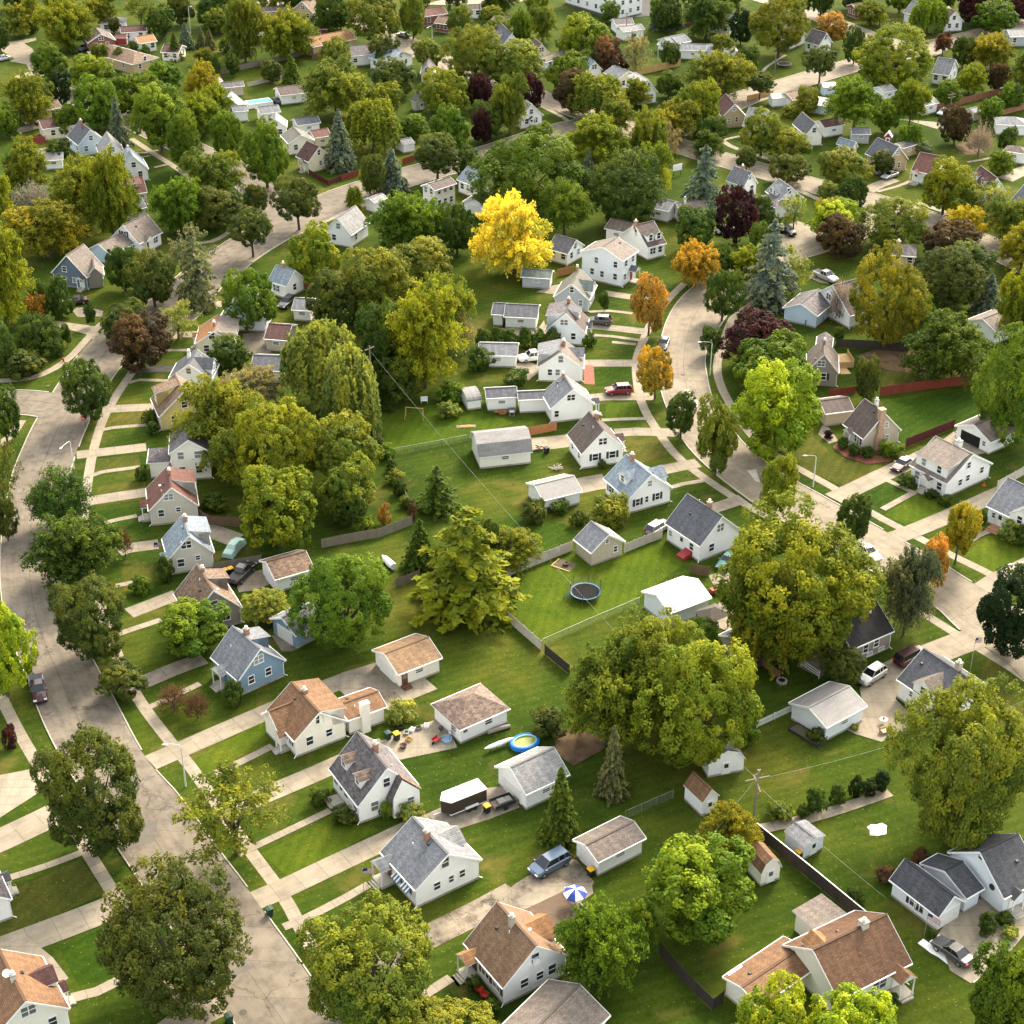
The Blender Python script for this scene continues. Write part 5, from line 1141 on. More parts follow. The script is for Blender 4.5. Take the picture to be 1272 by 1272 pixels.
f = H('white house with brown roof behind bushy tree', 'white', 'brown', FS((1095, 180), (1245, 200), (1190, 122), 2.9, 4.8), nv=1, seed=46, gut=True); f = H('white house with navy dormered roof', 'white', 'char', FG((1200, 350), (1340, 330), (1280, 250), (1150, 265), 2.9), nv=0, seed=47); dormer(f.root, f, 'L', .5, 1.5, 'white', 'char')
f = H('small white house at the top beyond the street', 'white', 'brown', FS((940, 75), (1045, 70), (1020, 30), 2.7, 4.2), nv=0, seed=48, gut=True); SH('pale green garage among yellow trees', 'green', 'slate', FG((545, 757), (655, 742), (592, 698), (488, 746), 2.4))
at(636, 0, 6)
f = H('yellow gabled house between trees', 'cream', 'brown', FG((168, 405), (275, 392), (202, 322), (120, 365), 3.0), nv=0, seed=49); f = H('house with grey roof right of yellow gable', 'white', 'taupe', FS((245, 468), (442, 402), (402, 365), 2.8, 5.0), nv=1, seed=50, gut=True)
f = H('white house with blue-grey roof behind brown tree', 'white', 'blue', FG((560, 532), (672, 516), (620, 458), (508, 490), 2.9), nv=1, seed=51); f = GR('tan garage behind reddish tree', 'tan', 'olive', FS((688, 482), (802, 472), (788, 438), 2.6, 4.0), None)
f = H('cream house with grey roof left of white dormered house', 'cream', 'grey', FG((805, 592), (932, 552), (855, 530), (725, 540), 3.2), nv=1, seed=52)
f = H('white two-storey house with pale dormer and dark skirt', 'white', 'lgrey', FG((945, 700), (1085, 682), (1018, 590), (842, 640), 3.0), win=None, nv=1, seed=53); r = f.root
window(r, f, 'N', .5, 4.8, 1.1, 1.0); window(r, f, 'N', .3, 1.8); window(r, f, 'N', .75, 1.8); dormer(r, f, 'L', .5, f.l - .6, 'white', 'lgrey', 's', .85, win=2); hood(r, f, 'L', .4, 'blue', 2, 1.3, 2.4); window(r, f, 'L', .8, 1.7)
f = H('white house with pointed entry gable by curved street', 'white', 'lgrey', FG((72, 885), (225, 850), (140, 776), (55, 850), 2.9), nv=0, seed=54); hood(f.root, f, 'N', .5, 'char', 1.8, 1.0, 2.3)
f = H('white house with grey roof near orange-stained fence', 'white', 'grey', FS((1185, 330), (1330, 300), (1275, 250), 2.8, 4.8), nv=0, seed=55, gut=True); f = GR('small white garage below the white apartment block', 'white', 'slate', FS((772, 186), (912, 176), (882, 130), 2.6, 4.0), None); f = GR('white garage with pale roof beside utility pole', 'white', 'lgrey', FS((830, 240), (992, 216), (962, 176), 2.6, 4.0), None)
f = house('apartment_block', 'big white apartment block at the top edge', 'apartment block', 'white', 'lgrey', FS((390, -190), (800, -75), (600, -230), 8.5, 8.6), kind='flat', win=None, nv=0, gut=None)
for F_ in 'LNRF':
    for k in range(6 if F_ in 'LR' else 3):
        for z in (1.8, 4.5, 7.2): window(f.root, f, F_, (k + .5) / (6 if F_ in 'LR' else 3), z, 1.1, 1.2)
at(848, 0, 6)
f = H('white house with grey roof under dark trees', 'white', 'grey', FS((198, 170), (358, 190), (395, 95), 2.9, 5.6), nv=0, seed=56)
f = H('white house with lean-to at the left', 'white', 'grey', FS((-30, 325), (66, 305), (20, 250), 2.8, 5.0), nv=0, seed=57); GR('low white garage with grey roof', 'white', 'grey', FS((-20, 372), (175, 380), (80, 325), 2.6, 4.0), None); GR('flat grey garage before the long lawn', 'white', 'grey', FS((188, 380), (312, 364), (252, 320), 2.5, 3.8), None); GR('white shed roofed garage behind yellow leaves', 'white', 'white', FS((300, 392), (412, 378), (405, 350), 2.5, 3.1), None)
f = H('white house with brown roof under big golden tree', 'white', 'brown', FG((800, 302), (918, 250), (870, 198), (715, 282), 2.9), nv=0, seed=58); f = H('white house with brown-grey roof beside the orange tree', 'white', 'slate', FG((1002, 335), (1132, 318), (1072, 244), (866, 310), 2.9), win=None, nv=0, seed=59); r = f.root
window(r, f, 'N', .5, 4.6, .8, 1.2); window(r, f, 'N', .7, 1.8); window(r, f, 'L', .25, 1.8); window(r, f, 'L', .75, 1.8)
f = GR('low garage with salmon roof', 'tan', 'tan', FS((822, 748), (992, 716), (940, 654), 2.5, 4.2), 'F'); f = GR('pale blue garage with white roof', 'pale', 'white', FS((918, 766), (1068, 792), (1010, 722), 2.4, 3.9), 'F'); SH('white lattice shed beside salmon roof', 'white', 'white', FS((668, 735), (772, 728), (740, 705), 2.3, 3.0)); GR('light blue garage half behind the spreading tree', 'pale', 'white', FS((1050, 650), (1150, 645), (1140, 620), 2.5, 3.6), None)
f = H('tan stucco house with tall narrow gable', 'tan', 'maroon', FG((302, 882), (462, 852), (388, 774), (300, 800), 2.9), nv=0, seed=60, win=None); window(f.root, f, 'N', .5, 4.7, .8, 1.0); window(f.root, f, 'N', .3, 1.8, .8, 1.2); window(f.root, f, 'N', .65, 2.0, .6, 1.1)
f = H('white house with pale roof behind olive tree', 'white', 'lgrey', FS((445, 935), (590, 955), (515, 800), 2.8, 5.4), nv=0, seed=61)
at(848, 0, 3)
f = H('white house with navy roof by asphalt drive', 'warm', 'char', FG((455, 502), (527, 502), (490, 455), (392, 460), 2.9), nv=0, seed=62); f = GR('white garage with dark brown roof', 'white', 'maroon', FS((530, 476), (607, 463), (580, 437), 2.6, 4.2), 'F')
f = H('white house with light blue-grey roof and side porch', 'white', 'blue', FG((612, 547), (676, 552), (648, 499), (515, 542), 2.9), nv=1, seed=63); hood(f.root, f, 'L', .75, 'blue', 2.2, 1.5, 2.3); GR('small grey garage by spreading tree', 'grey', 'grey', FS((632, 500), (702, 500), (690, 475), 2.4, 3.6), 'F')
at(1060, 159, 6)
f = H('cream brick house with dark roof and front gable', 'tan', 'char', FG((250, 262), (408, 226), (345, 139), (95, 190), 2.9), win=None, nv=0, seed=64); r = f.root
window(r, f, 'N', .5, 4.7, 1.0, .9); window(r, f, 'N', .35, 2.0, 1.2, .8); window(r, f, 'N', .65, 1.7, .6, 1.2); dormer(r, f, 'L', .3, 3.2, 'white', 'char', 'g', .98); hood(r, f, 'L', .75, 'char', 1.8, 1.0, 2.3)
GR('tan garage behind the cream brick house', 'tan', 'slate', FS((368, 152), (492, 116), (442, 84), 2.6, 4.0), None)
f = H('white house with maroon roof behind yellow-green tree', 'white', 'red', FS((430, 315), (592, 348), (517, 182), 2.8, 5.8), nv=0, seed=65); hood(f.root, f, 'L', .2, 'red', 2.2, 1.4, 2.5)
f = H('white house with brown roof and two white dormers', 'white', 'maroon', FG((975, 476), (1142, 470), (1075, 348), (832, 385), 2.9), win=None, nv=0, seed=66); r = f.root
for t in (.3, .75): dormer(r, f, 'L', t, 1.4, 'white', 'maroon')
window(r, f, 'N', .5, 4.6); window(r, f, 'N', .3, 1.7); window(r, f, 'N', .7, 1.7); window(r, f, 'L', .25, 1.7, 1.3); window(r, f, 'L', .75, 1.7, 1.3); door(r, f, 'L', .5)
f = GR('white garage with hipped brown roof', 'white', 'brown', FS((1112, 168), (1290, 195), (1200, 130), 2.6, 4.0), 'R', kind='hip'); f = H('white house with charcoal roof at right edge', 'white', 'char', FS((1165, 547), (1340, 610), (1275, 415), 2.9, 6), nv=0, seed=67)
SH('little red shed behind dark roof', 'red', 'white', FG((228, 65), (288, 75), (255, 35), (225, 45), 2.0)); f = H('house with grey hipped roof mostly under trees', 'tan', 'slate', FS((290, 945), (470, 960), (430, 868), 2.7, 4.8), kind='hip', nv=0, seed=68, gut=True); chimney(f.root, f, .8, -.3, .8, .8)
at(1060, 0, 6)
f = H('white house with grey roof above round green tree', 'white', 'grey', FS((583, 545), (714, 564), (788, 446), 2.8, 5.6), nv=3, seed=69); f = H('white gabled house with red brick chimney', 'white', 'brick' if False else 'slate', FG((692, 172), (812, 152), (746, 84), (670, 130), 2.9), nv=0, seed=70); chimney(f.root, f, .1, -.7, 1.0, .8)
f = H('white house with grey roof at the top right', 'white', 'grey', FS((370, 92), (442, 110), (462, 10), 2.8, 5.2), nv=0, seed=71); f = H('brown brick house at the top edge', 'brick', 'brown', FS((20, 70), (142, 55), (120, 12), 2.9, 4.4), nv=0, seed=72); f = H('white porch house under the broad tree', 'white', 'lgrey', FS((210, 505), (330, 500), (300, 455), 2.8, 4.6), nv=0, seed=73)
GR('grey garage between two yellow-green trees', 'white', 'lgrey', FS((235, 690), (325, 670), (295, 620), 2.5, 3.8), None); GR('grey garage behind small round tree', 'white', 'lgrey', FS((538, 790), (640, 765), (600, 705), 2.5, 3.8), None); f = H('red-brown brick house at right edge', 'brick', 'slate', FS((1190, 705), (1340, 690), (1272, 630), 2.8, 4.4), nv=0, seed=74); SH('beige shed by utility pole', 'beige', 'lgrey', FS((900, 842), (957, 832), (925, 796), 2.1, 3.0)); f = GR('white garage with hipped grey roof', 'white', 'grey', FS((1065, 928), (1300, 938), (1165, 868), 2.6, 4.2), 'N', kind='hip'); f = H('grey roofed house at the far right', 'grey', 'lgrey', FS((1170, 275), (1330, 270), (1280, 215), 2.8, 4.6), nv=0, seed=75)
at(848, 159, 6)
f = H('white house with smooth grey roof behind purple tree', 'white', 'grey', FG((432, 432), (584, 415), (500, 318), (258, 395), 2.9), win=None, nv=1, seed=76); r = f.root; window(r, f, 'N', .45, 4.6, .8, 1.0); window(r, f, 'N', .68, 1.8, 1.0, 1.5); chimney(r, f, .5, -.05, .4, .7); window(r, f, 'L', .3, 1.7)
f = H('white house with dormer and wrap-around porch roof', 'white', 'grey', FG((715, 540), (905, 520), (842, 446), (600, 470), 3.6), win=None, nv=0, seed=77); r = f.root; window(r, f, 'N', .4, 5.4, .9, 1.1); dormer(r, f, 'L', .55, 3.2, 'white', 'grey', 'g', .9, win=2)
wing(f, FS((525, 520), (690, 595), (640, 480), 2.9, 3.6), 'white', 'slate', 'hip', win=True)
f = H('white house with taupe roof behind dark green tree', 'white', 'taupe', FS((-20, 625), (192, 602), (150, 535), 2.8, 5), nv=0, seed=78); chimney(f.root, f, .7, -.1, .5, .8, TRIM)
# ================= middle block along the curving street =================
at(600, 230, 6)
f = H('tall white two-storey house with grey-brown roof', 'cool', 'taupe', FG((720, 497), (1052, 562), (888, 461), (1192, 490), 5.6, 'R'), win=None, nv=2, seed=80); r = f.root
for t, z in ((.35, 4.4), (.83, 4.4), (.25, 1.9), (.5, 1.8), (.83, 1.9)): window(r, f, 'N', t, z, .8, 1.2)
for t, z in ((.25, 4.5), (.75, 4.5), (.2, 1.8)): window(r, f, 'R', t, z, 1.0, 1.2)
hood(r, f, 'R', .65, 'char', 2.2, 1.6, 2.6, dmat='red')
f = H('grey clapboard house with olive roof', 'grey', 'olive', FG((520, 840), (797, 846), (656, 733), (905, 738), 2.6, 'R'), win=None, nv=2, seed=81); r = f.root; window(r, f, 'N', .5, 4.2, .7, 1.1); window(r, f, 'N', .78, 1.7, .7, 1.2); dormer(r, f, 'R', .45, 3.4, 'white', 'green', 'g', 1.02); window(r, f, 'R', .3, 1.6); chimney(r, f, .9, -.1, .4, .6)
GR('grey-green garage with dark green roof', 'grey', 'green', FS((280, 682), (506, 698), (525, 636), 2.3, 3.7), 'N'); f = H('low white house with dark roof right of bright yellow tree', 'white', 'char', FG((612, 510), (778, 452), (690, 407), (430, 482), 2.6), nv=0, seed=82); GR('white garage with brown-grey roof before dark trees', 'white', 'taupe', FS((903, 320), (1075, 356), (1170, 288), 2.5, 4.2), None)
at(636, 159, 6)
f = H('white house with brown roof and twin small dormers', 'white', 'brown', FS((1012, 893), (1152, 858), (1085, 682), 2.8, 6.0), nv=0, seed=83, win=None); r = f.root
for t in (.3, .72): dormer(r, f, 'L', 1 - t, 1.5, 'white', 'taupe')
window(r, f, 'L', .3, 1.7, 1.3, 1.2); window(r, f, 'L', .75, 1.7); window(r, f, 'F', .5, 4.5, .8, 1.1, 'a'); chimney(r, f, .95, 0, .6, .7); GR('white garage with pale grey roof beside trees', 'white', 'grey', FS((1003, 588), (1168, 622), (1252, 552), 2.6, 4.2), 'N')
at(570, 370, 6)
f = GR('white double garage with dark roof', 'white', 'char', FS((333, 140), (585, 152), (606, 54), 2.4, 4.1), 'N'); wing(f, FS((240, 122), (334, 128), (340, 40), 2.4, 3.9), 'white', 'char', win=False)
GR('white garage with mottled grey roof before the hedge', 'white', 'grey', FS((140, 427), (437, 434), (463, 340), 2.4, 3.9), 'N')
f = H('pale grey house with brown roof and small dormer', 'cool', 'brown', FG((642, 248), (943, 252), (785, 112), (1010, 150), 2.7, 'R'), win=None, nv=2, seed=84); r = f.root; window(r, f, 'N', .46, 4.3, 1.3, 1.0); window(r, f, 'N', .72, 1.7, .8, 1.2); window(r, f, 'N', .32, 1.5, .7, 1.0); dormer(r, f, 'L', .5, f.l - 1, 'cool', 'slate', 's', .95); dormer(r, f, 'R', .5, 1.8, 'white', 'char', 's', .6); chimney(r, f, .75, 0, .6, .7); hood(r, f, 'R', .6, 'char', 2, 1.2, 2.4)
f = H('white house with grey-beige roof and rear shed dormer', 'white', 'taupe', FG((585, 517), (932, 528), (760, 407), (928, 420), 2.8, 'R'), win=None, nv=1, seed=85); r = f.root; window(r, f, 'N', .5, 4.3, .8, 1.2); window(r, f, 'N', .25, 1.8, .7, 1.1); window(r, f, 'N', .43, 1.8, .7, 1.1); chimney(r, f, .6, .1, .6, .6); dormer(r, f, 'L', .6, 4.0, 'white', 'grey', 's', .95); dormer(r, f, 'R', .7, 2.6, 'white', 'grey', 'g', .95)
f = H('white house with grey roof and long rear wing', 'white', 'grey', FG((685, 832), (1010, 786), (850, 680), (955, 668), 2.8, 'R'), win=None, nv=2, seed=86); r = f.root; window(r, f, 'N', .47, 4.3, 1.3, 1.0, 'p'); window(r, f, 'N', .12, 1.6, .7, 1.1); chimney(r, f, .8, -.1, .4, .5); hood(r, f, 'R', .2, 'char', 1.8, 1.4, 2.5, dmat='black'); wing(f, FS((443, 762), (662, 752), (640, 690), 2.6, 3.8), 'white', 'char', win=False)
GR('white garage joined end to end with rear wing', 'white', 'char', FS((203, 750), (440, 738), (455, 662), 2.5, 3.9), 'F')
f = SH('white arched shed at the row\'s end', 'white', 'lgrey', FS((60, 778), (172, 762), (110, 680), 1.6, 3.2), kind='barrel')
at(640, 500, 6)
f = H('white house with brown roof and shuttered windows', 'white', 'brown', FG((490, 382), (822, 340), (652, 208), (368, 236), 2.85), win=None, nv=2, seed=87); r = f.root; window(r, f, 'N', .5, 4.4, 1.3, 1.1); window(r, f, 'N', .32, 1.8, .9, 1.1, 's'); window(r, f, 'N', .75, 1.8, 1.0, 1.1, 's'); window(r, f, 'L', .25, 1.7, .8, 1.1); window(r, f, 'L', .75, 1.7, .8, 1.1); chimney(r, f, .65, .1, .6, .6); hood(r, f, 'R', .6, 'brown', 2.2, 1.5, 2.4)
f = H('white house with pale blue-grey roof and black shutters', 'white', 'blue', FG((838, 722), (1177, 636), (1004, 538), (643, 566), 2.7), win=None, nv=2, seed=88); r = f.root; window(r, f, 'N', .5, 4.3, .7, .9); window(r, f, 'N', .22, 1.6, .7, 1.1, 's'); window(r, f, 'N', .44, 1.7, .5, 1.0); window(r, f, 'N', .7, 1.7, .7, 1.1, 's'); dormer(r, f, 'L', .48, 2.0, 'white', 'blue', 'g', .72); dormer(r, f, 'R', .5, 3.0, 'white', 'blue', 'g', 1.05); chimney(r, f, .75, -.02, .6, .8); window(r, f, 'L', .2, 1.6, .8, 1.1, 's')
GR('white garage with smooth grey roof and clipped hedge', 'white', 'metal', FS((207, 732), (502, 661), (432, 544), 2.3, 3.9), 'N')
at(424, 318, 3)
GR('large cream barn-roofed garage with rusty streaks', 'warm', 'metal', FS((511, 752), (714, 730), (690, 640), 2.2, 4.7), 'N', kind='gambrel', win='garage')
at(690, 600, 6)
f = GR('beige garage with steep grey roof by trampoline', 'beige', 'grey', FG((260, 520), (526, 440), (390, 384), (116, 420), 2.4), None, win=None); window(f.root, f, 'N', .5, 3.3, .5, .6); window(f.root, f, 'N', .78, 1.5, .6, .9)
f = H('white house with grey roof and red cellar door', 'white', 'char', FG((1075, 472), (1392, 350), (1237, 246), (808, 300), 2.9), win=None, nv=2, seed=89); r = f.root; window(r, f, 'N', .5, 4.5, 1.2, 1.2); window(r, f, 'L', .1, 1.6, .8, .9); window(r, f, 'L', .75, 1.7, .8, 1.1); door(r, f, 'L', .45); chimney(r, f, .4, .05, .6, .7); window(r, f, 'N', .3, 1.7)
M = facemat(f, 'L', .68, 0); cb = MB(); cb.prism([(-.02, 0), (1.7, 0), (1.7, .35), (0, .95)], -.75, .75); cb.build('cellar_door', DOORS['red'], r, M=M @ Matrix.Rotation(pi, 4, 'Z') @ Matrix.Rotation(pi / 2, 4, 'Z'))
GR('white metal-roofed garage by chain-link fence', 'cool', 'white', FG((630, 813), (864, 970), (762, 831), (1194, 863), 2.6, 'R'), 'F', win=None)
at(960, 740, 6)
f = H('brown house with steep black roof', 'taupe', 'black', FS((585, 402), (906, 262), (792, -12), 2.9, 6.0), win=None, nv=5, seed=90); r = f.root; window(r, f, 'L', .38, 1.7, .8, 1.2); window(r, f, 'L', .65, 1.9, .8, 1.2); window(r, f, 'L', .5, .55, .9, .4); window(r, f, 'L', .8, .55, .9, .4); wing(f, FG((420, 300), (520, 375), (468, 285), (600, 235), 2.5, 'R', 3.6), 'taupe', 'black', win=False); window(r, f, 'F', .5, 4.4); chimney(r, f, .3, -.05, .5, .6)
GR('white garage with pale streaked roof and planter', 'cool', 'metal', FG((120, 797), (400, 985), (268, 832), (706, 820), 2.5, 'R'), 'F', win='garage')
at(1060, 780, 6)
f = H('white house with dark grey roof and rooftop chimney pot', 'white', 'char', FS((322, 382), (652, 606), (547, 166), 2.9, 5.8), win=None, nv=1, seed=91); r = f.root; window(r, f, 'L', .3, 1.9, .5, .7); dormer(r, f, 'L', .42, 3.2, 'white', 'taupe', 'g', .98); chimney(r, f, .25, .05, .7, 1.0, surf('stucco chimney', (.5, .42, .33), .85, 3, 14, .25)); window(r, f, 'F', .5, 1.7)
at(848, 636, 3)
GR('small brown garage beneath the big ash tree', 'taupe', 'slate', FG((138, 456), (216, 516), (176, 462), (310, 462), 2.3, 'R', 3.3), None)
SH('low white shed between big tree and lawn', 'white', 'char', FG((95, 945), (235, 918), (165, 890), (60, 880), 2.0), kind='gambrel')
at(900, 930, 7.95)
SH('small white shed with grey roof by dark fence', 'cool', 'grey', FG((785, 968), (1004, 857), (882, 882), (579, 812), 2.1))
at(848, 954, 3)
SH('small white shed with orange-brown roof', 'white', 'rust', FG((76, 132), (136, 100), (96, 80), (12, 62), 2.2, 'L')); SH('barn-shaped garden shed with rusty roof', 'warm', 'rust', FG((298, 402), (366, 362), (330, 330), (255, 330), 1.9), kind='gambrel')
f = H('large ranch house with orange-brown roof', 'warm', 'umber', FS((580, 866), (856, 727), (766, 541), 3.0, 6.2), win=None, nv=1, seed=92); r = f.root; window(r, f, 'L', .6, 1.8, 1.8, 1.3); hood(r, f, 'L', .85, 'rust', 2.2, 1.8, 2.6, steps=1); chimney(r, f, .32, .0, .8, .5, wallm('stone'))
at(880, 1110, 6)
w_ = wing(f, FG((98, 626), (388, 838), (322, 712), (570, 335), 2.6, 'L'), 'warm', 'rust', win=False); dormer(r, f, 'R', .82, 2.2, 'warm', 'orange', 'g', .5); wing(f, FS((858, 318), (1080, 186), (900, 80), 2.75, 2.85), 'warm', 'taupe', 'flat', win=False, found=False, gut=False); vents(r, w_, 1, 3)
MB().box(-1.0, 1.0, -.0, 1.6, 2.62, 2.68).build('skylight_panel', TRIM, r, M=facemat(w_, 'L', .85, 0) @ Matrix.Translation((0, -.4, 0)))
at(1080, 1030, 6.625)
f = H('white house with charcoal roof, breezeway and attached garage', 'cool', 'dark', FG((640, 190), (1112, 572), (912, 186), (1440, 420), 2.7, 'R'), win=None, nv=1, seed=93); r = f.root; window(r, f, 'N', .5, 5.2, .6, .7)
MB().lathe([(0, -.05), (.4, -.05), (.4, .05), (.28, .07), (0, .03)], 12).build('wall_medallion', DARK, r, M=facemat(f, 'N', .78, 2.6) @ Matrix.Rotation(pi / 2, 4, 'X'))
w_ = wing(f, FG((566, 726), (794, 596), (706, 550), (154, 416), 2.3, 'L'), 'cool', 'dark', win=False); garage_door(r, w_, 'N', .5, 3.2)
window(r, w_, 'L', .5, 1.5, 1.3, 1.3, 's'); window(r, w_, 'L', .62, 1.5, 1.0, 1.3); wing(f, FS((798, 574), (948, 486), (790, 248), 2.5, 3.7), 'cool', 'dark', win=False); hood(r, f, 'R', .3, 'dark', 2, 1, 2.5)
# ================= right of the curving street =================
at(990, 440, 6)
f = H('brown house with big stone chimney', 'beige', 'brown', FG((490, 630), (782, 566), (645, 438), (330, 520), 2.5), win=None, nv=1, seed=94); r = f.root; window(r, f, 'N', .62, 3.9, .6, .9); window(r, f, 'N', .68, 1.5, .7, 1.0)
for t in (.62, .74, .86): window(r, f, 'L', t, 1.5, .7, 1.2)
sm = surf('field stone', (.46, .31, .21), .85, 3, 9, .5); MB().box(-.75, .75, -.7, .02, -.1, 2.6).box(-.5, .5, -.62, .3, 2.6, f.hr + .7).box(-.56, .56, -.68, .36, f.hr + .7, f.hr + .82).build('chimney', sm, r, M=facemat(f, 'N', .42, 0)); chimney(r, f, .55, .15, .5, .7, TRIM); hood(r, f, 'L', .38, 'brown', 1.8, 1.2, 2.3)
wing(f, FS((212, 446), (430, 418), (325, 325), 2.5, 4.2), 'beige', 'brown', win=False)
at(940, 310, 6)
f = H('brown stucco house with new wooden deck', 'taupe', 'taupe', FG((372, 900), (612, 924), (450, 774), (590, 790), 2.8, 'R'), win=None, nv=1, seed=95); r = f.root; window(r, f, 'N', .42, 4.2, 1.2, 1.0, 'p'); window(r, f, 'N', .55, 1.8, .8, 1.2, 's'); chimney(r, f, .6, 0, .4, .5); wing(f, FG((440, 725), (560, 745), (500, 690), (430, 640), 2.8, 'L', 3.8), 'taupe', 'slate')
f = H('white house with brown roof and attached white garage', 'white', 'brown', FG((440, 330), (660, 505), (530, 264), (800, 420), 2.7, 'R'), win=None, nv=0, seed=96); r = f.root; window(r, f, 'N', .4, 4.0, 1.2, 1.1); window(r, f, 'N', .7, 1.8, 1.4, 1.4)
wing(f, FG((188, 436), (458, 492), (335, 403), (345, 330), 2.6, 'L'), 'pale', 'slate', win=False)
at(848, 318, 3)
GR('white garage with grey roof among right hand trees', 'white', 'taupe', FG((1058, 237), (1168, 287), (1112, 222), (1260, 245), 2.5, 'R', 4.0), 'F')
at(1110, 500, 7.85)
f = H('white house with full-width front dormer', 'white', 'taupe', FG((505, 787), (982, 600), (690, 507), (115, 610), 2.8), win=None, nv=2, seed=97); r = f.root
for t, z in ((.33, 1.7), (.5, 1.9), (.82, 2.2), (.48, 4.2)): window(r, f, 'N', t, z, .8, 1.0)
dormer(r, f, 'L', .5, f.l - 1.4, 'white', 'taupe', 's', .88, win=2); window(r, f, 'L', .18, 1.6, .9, 1.2); window(r, f, 'L', .82, 1.6, .9, 1.2); hood(r, f, 'L', .5, 'taupe', 2.0, 1.3, 2.3, dmat='white'); chimney(r, f, .5, .2, .9, .4, TRIM)
f = GR('white garage with open door and grey roof', 'white', 'taupe', FG((588, 229), (956, 386), (775, 236), (1256, 270), 2.4, 'R', 4.1), None, win=None)
m = MB(); m.box(-1.9, 1.9, -.03, .03, 0, 2.1); m.build('doorway_shade_panel', surf('painted doorway shade', (.012, .012, .012), .9), f.root, M=facemat(f, 'N', .42, .02)); window(f.root, f, 'N', .83, 1.5, .6, .8); window(f.root, f, 'R', .5, 1.7, .9, .4)  # near-black panel on the wall: shade inside the open garage, put into colour
at(1060, 560, 6)
f = H('white house with blue-grey roof at right edge', 'cool', 'grey', FS((988, 410), (1390, 602), (1146, 194), 2.8, 5.8), win=None, nv=1, seed=98); r = f.root; door(r, f, 'L', .25, 'white'); window(r, f, 'L', .6, 1.6, 1.4, 1.2); window(r, f, 'L', .12, 1.7, .5, .8); dormer(r, f, 'L', .35, 3.5, 'white', 'grey', 'g', 1.08)
MB().box(-1.0, 1.0, -1.6, -.03, -.1, .36).box(-1.0, 1.0, -1.95, -1.6, -.1, .18).build('porch_steps', BRICKM, r, M=facemat(f, 'L', .25, 0))
# ================= bottom left corner =================
at(0, 954, 3)
def FR(R, E2, E3, he, hr):
    e2, e3, rr = g(E2, he), g(E3, he), g(R, hr); y = (e3 - e2).xy; l = y.length; y /= l; x = Vector((y.y, -y.x)); hw = (e2 - rr).xy.dot(x); return frame(e2.xy - x * hw, atan2(x.y, x.x), 2 * hw, l, he, hr)
f = H('white house with orange-brown roof and satellite dish', 'warm', 'rust', FR((89, 858), (260, 895), (157, 702), 3.0, 6.2), win=None, nv=1, seed=99); r = f.root; window(r, f, 'N', .52, 4.6, 1.4, 1.2); window(r, f, 'N', .8, 1.9, .8, 1.1); window(r, f, 'N', .25, 1.8); dormer(r, f, 'R', .55, 2.4, 'warm', 'maroon', 'g', .98); hood(r, f, 'R', .45, 'maroon', 1.8, 1.2, 2.4); chimney(r, f, .42, -.02, .5, .6, wallm('stone'))
d_ = MB(); d_.lathe([(0, 0), (.2, .03), (.42, .14)], 12); d_.tube([(0, 0, 0), (0, 0, -.5)], .03, 5); d_.build('satellite_dish', TRIM, r, M=f.Mr @ Matrix.Translation((-.5, f.l * .5, f.hr + .5)) @ Matrix.Rotation(.9, 4, 'X'))
f = H('white house corner at the left edge', 'white', 'slate', FR((-140, 430), (44, 488), (-30, 325), 2.9, 6.0), win=None, nv=0, seed=100); window(f.root, f, 'N', .8, 1.8); hood(f.root, f, 'R', .55, 'slate', 1.8, 1.2, 2.4)
f = H('red house edge behind purple shrub', 'red', 'slate', FR((-120, -60), (30, -45), (-20, -160), 2.8, 6), win=None, nv=0, seed=101) if False else None
at(424, 954, 3)
GR('grey roofed garage at the bottom edge', 'beige', 'taupe', FG((555, 1000), (825, 1105), (715, 1000), (802, 832), 2.5, 'L', 4.3), None, win=None)
at(440, 780, 6.36)
f = GR('cream garage with tan roof and little red steps', 'warm', 'sand', FG((136, 176), (350, 370), (230, 203), (705, 237), 2.4, 'R'), 'N'); door(f.root, f, 'R', .13, 'brown', .9, 2.0, .1)
MB().box(-.6, .6, -.7, -.02, 0, .35).box(-.6, .6, -1.0, -.7, 0, .18).build('steps', DOORS['brown'], f.root, M=facemat(f, 'R', .13, 0))
f = GR('white garage with hipped mottled roof', 'white', 'mix', FG((600, 605), (838, 808), (700, 600), (1246, 640), 2.4, 'R', 4.2), None, kind='hip', win=None); window(f.root, f, 'N', .75, 1.5, 1.0, .8); door(f.root, f, 'R', .1, 'white'); window(f.root, f, 'R', .6, 1.6, 1.0, .7)
at(424, 954, 3)
f = GR('white garage with light grey roof beside the enclosed trailer', 'white', 'lgrey', FG((573, -6), (686, 101), (622, -3), (848, 22), 2.6, 'R'), 'N')
f = GR('white garage with brown and grey roof by blue-grey minivan', 'white', 'taupe', FG((861, 268), (958, 352), (903, 287), (1140, 262), 2.4, 'R'), 'N')
at(0, 0, 1)
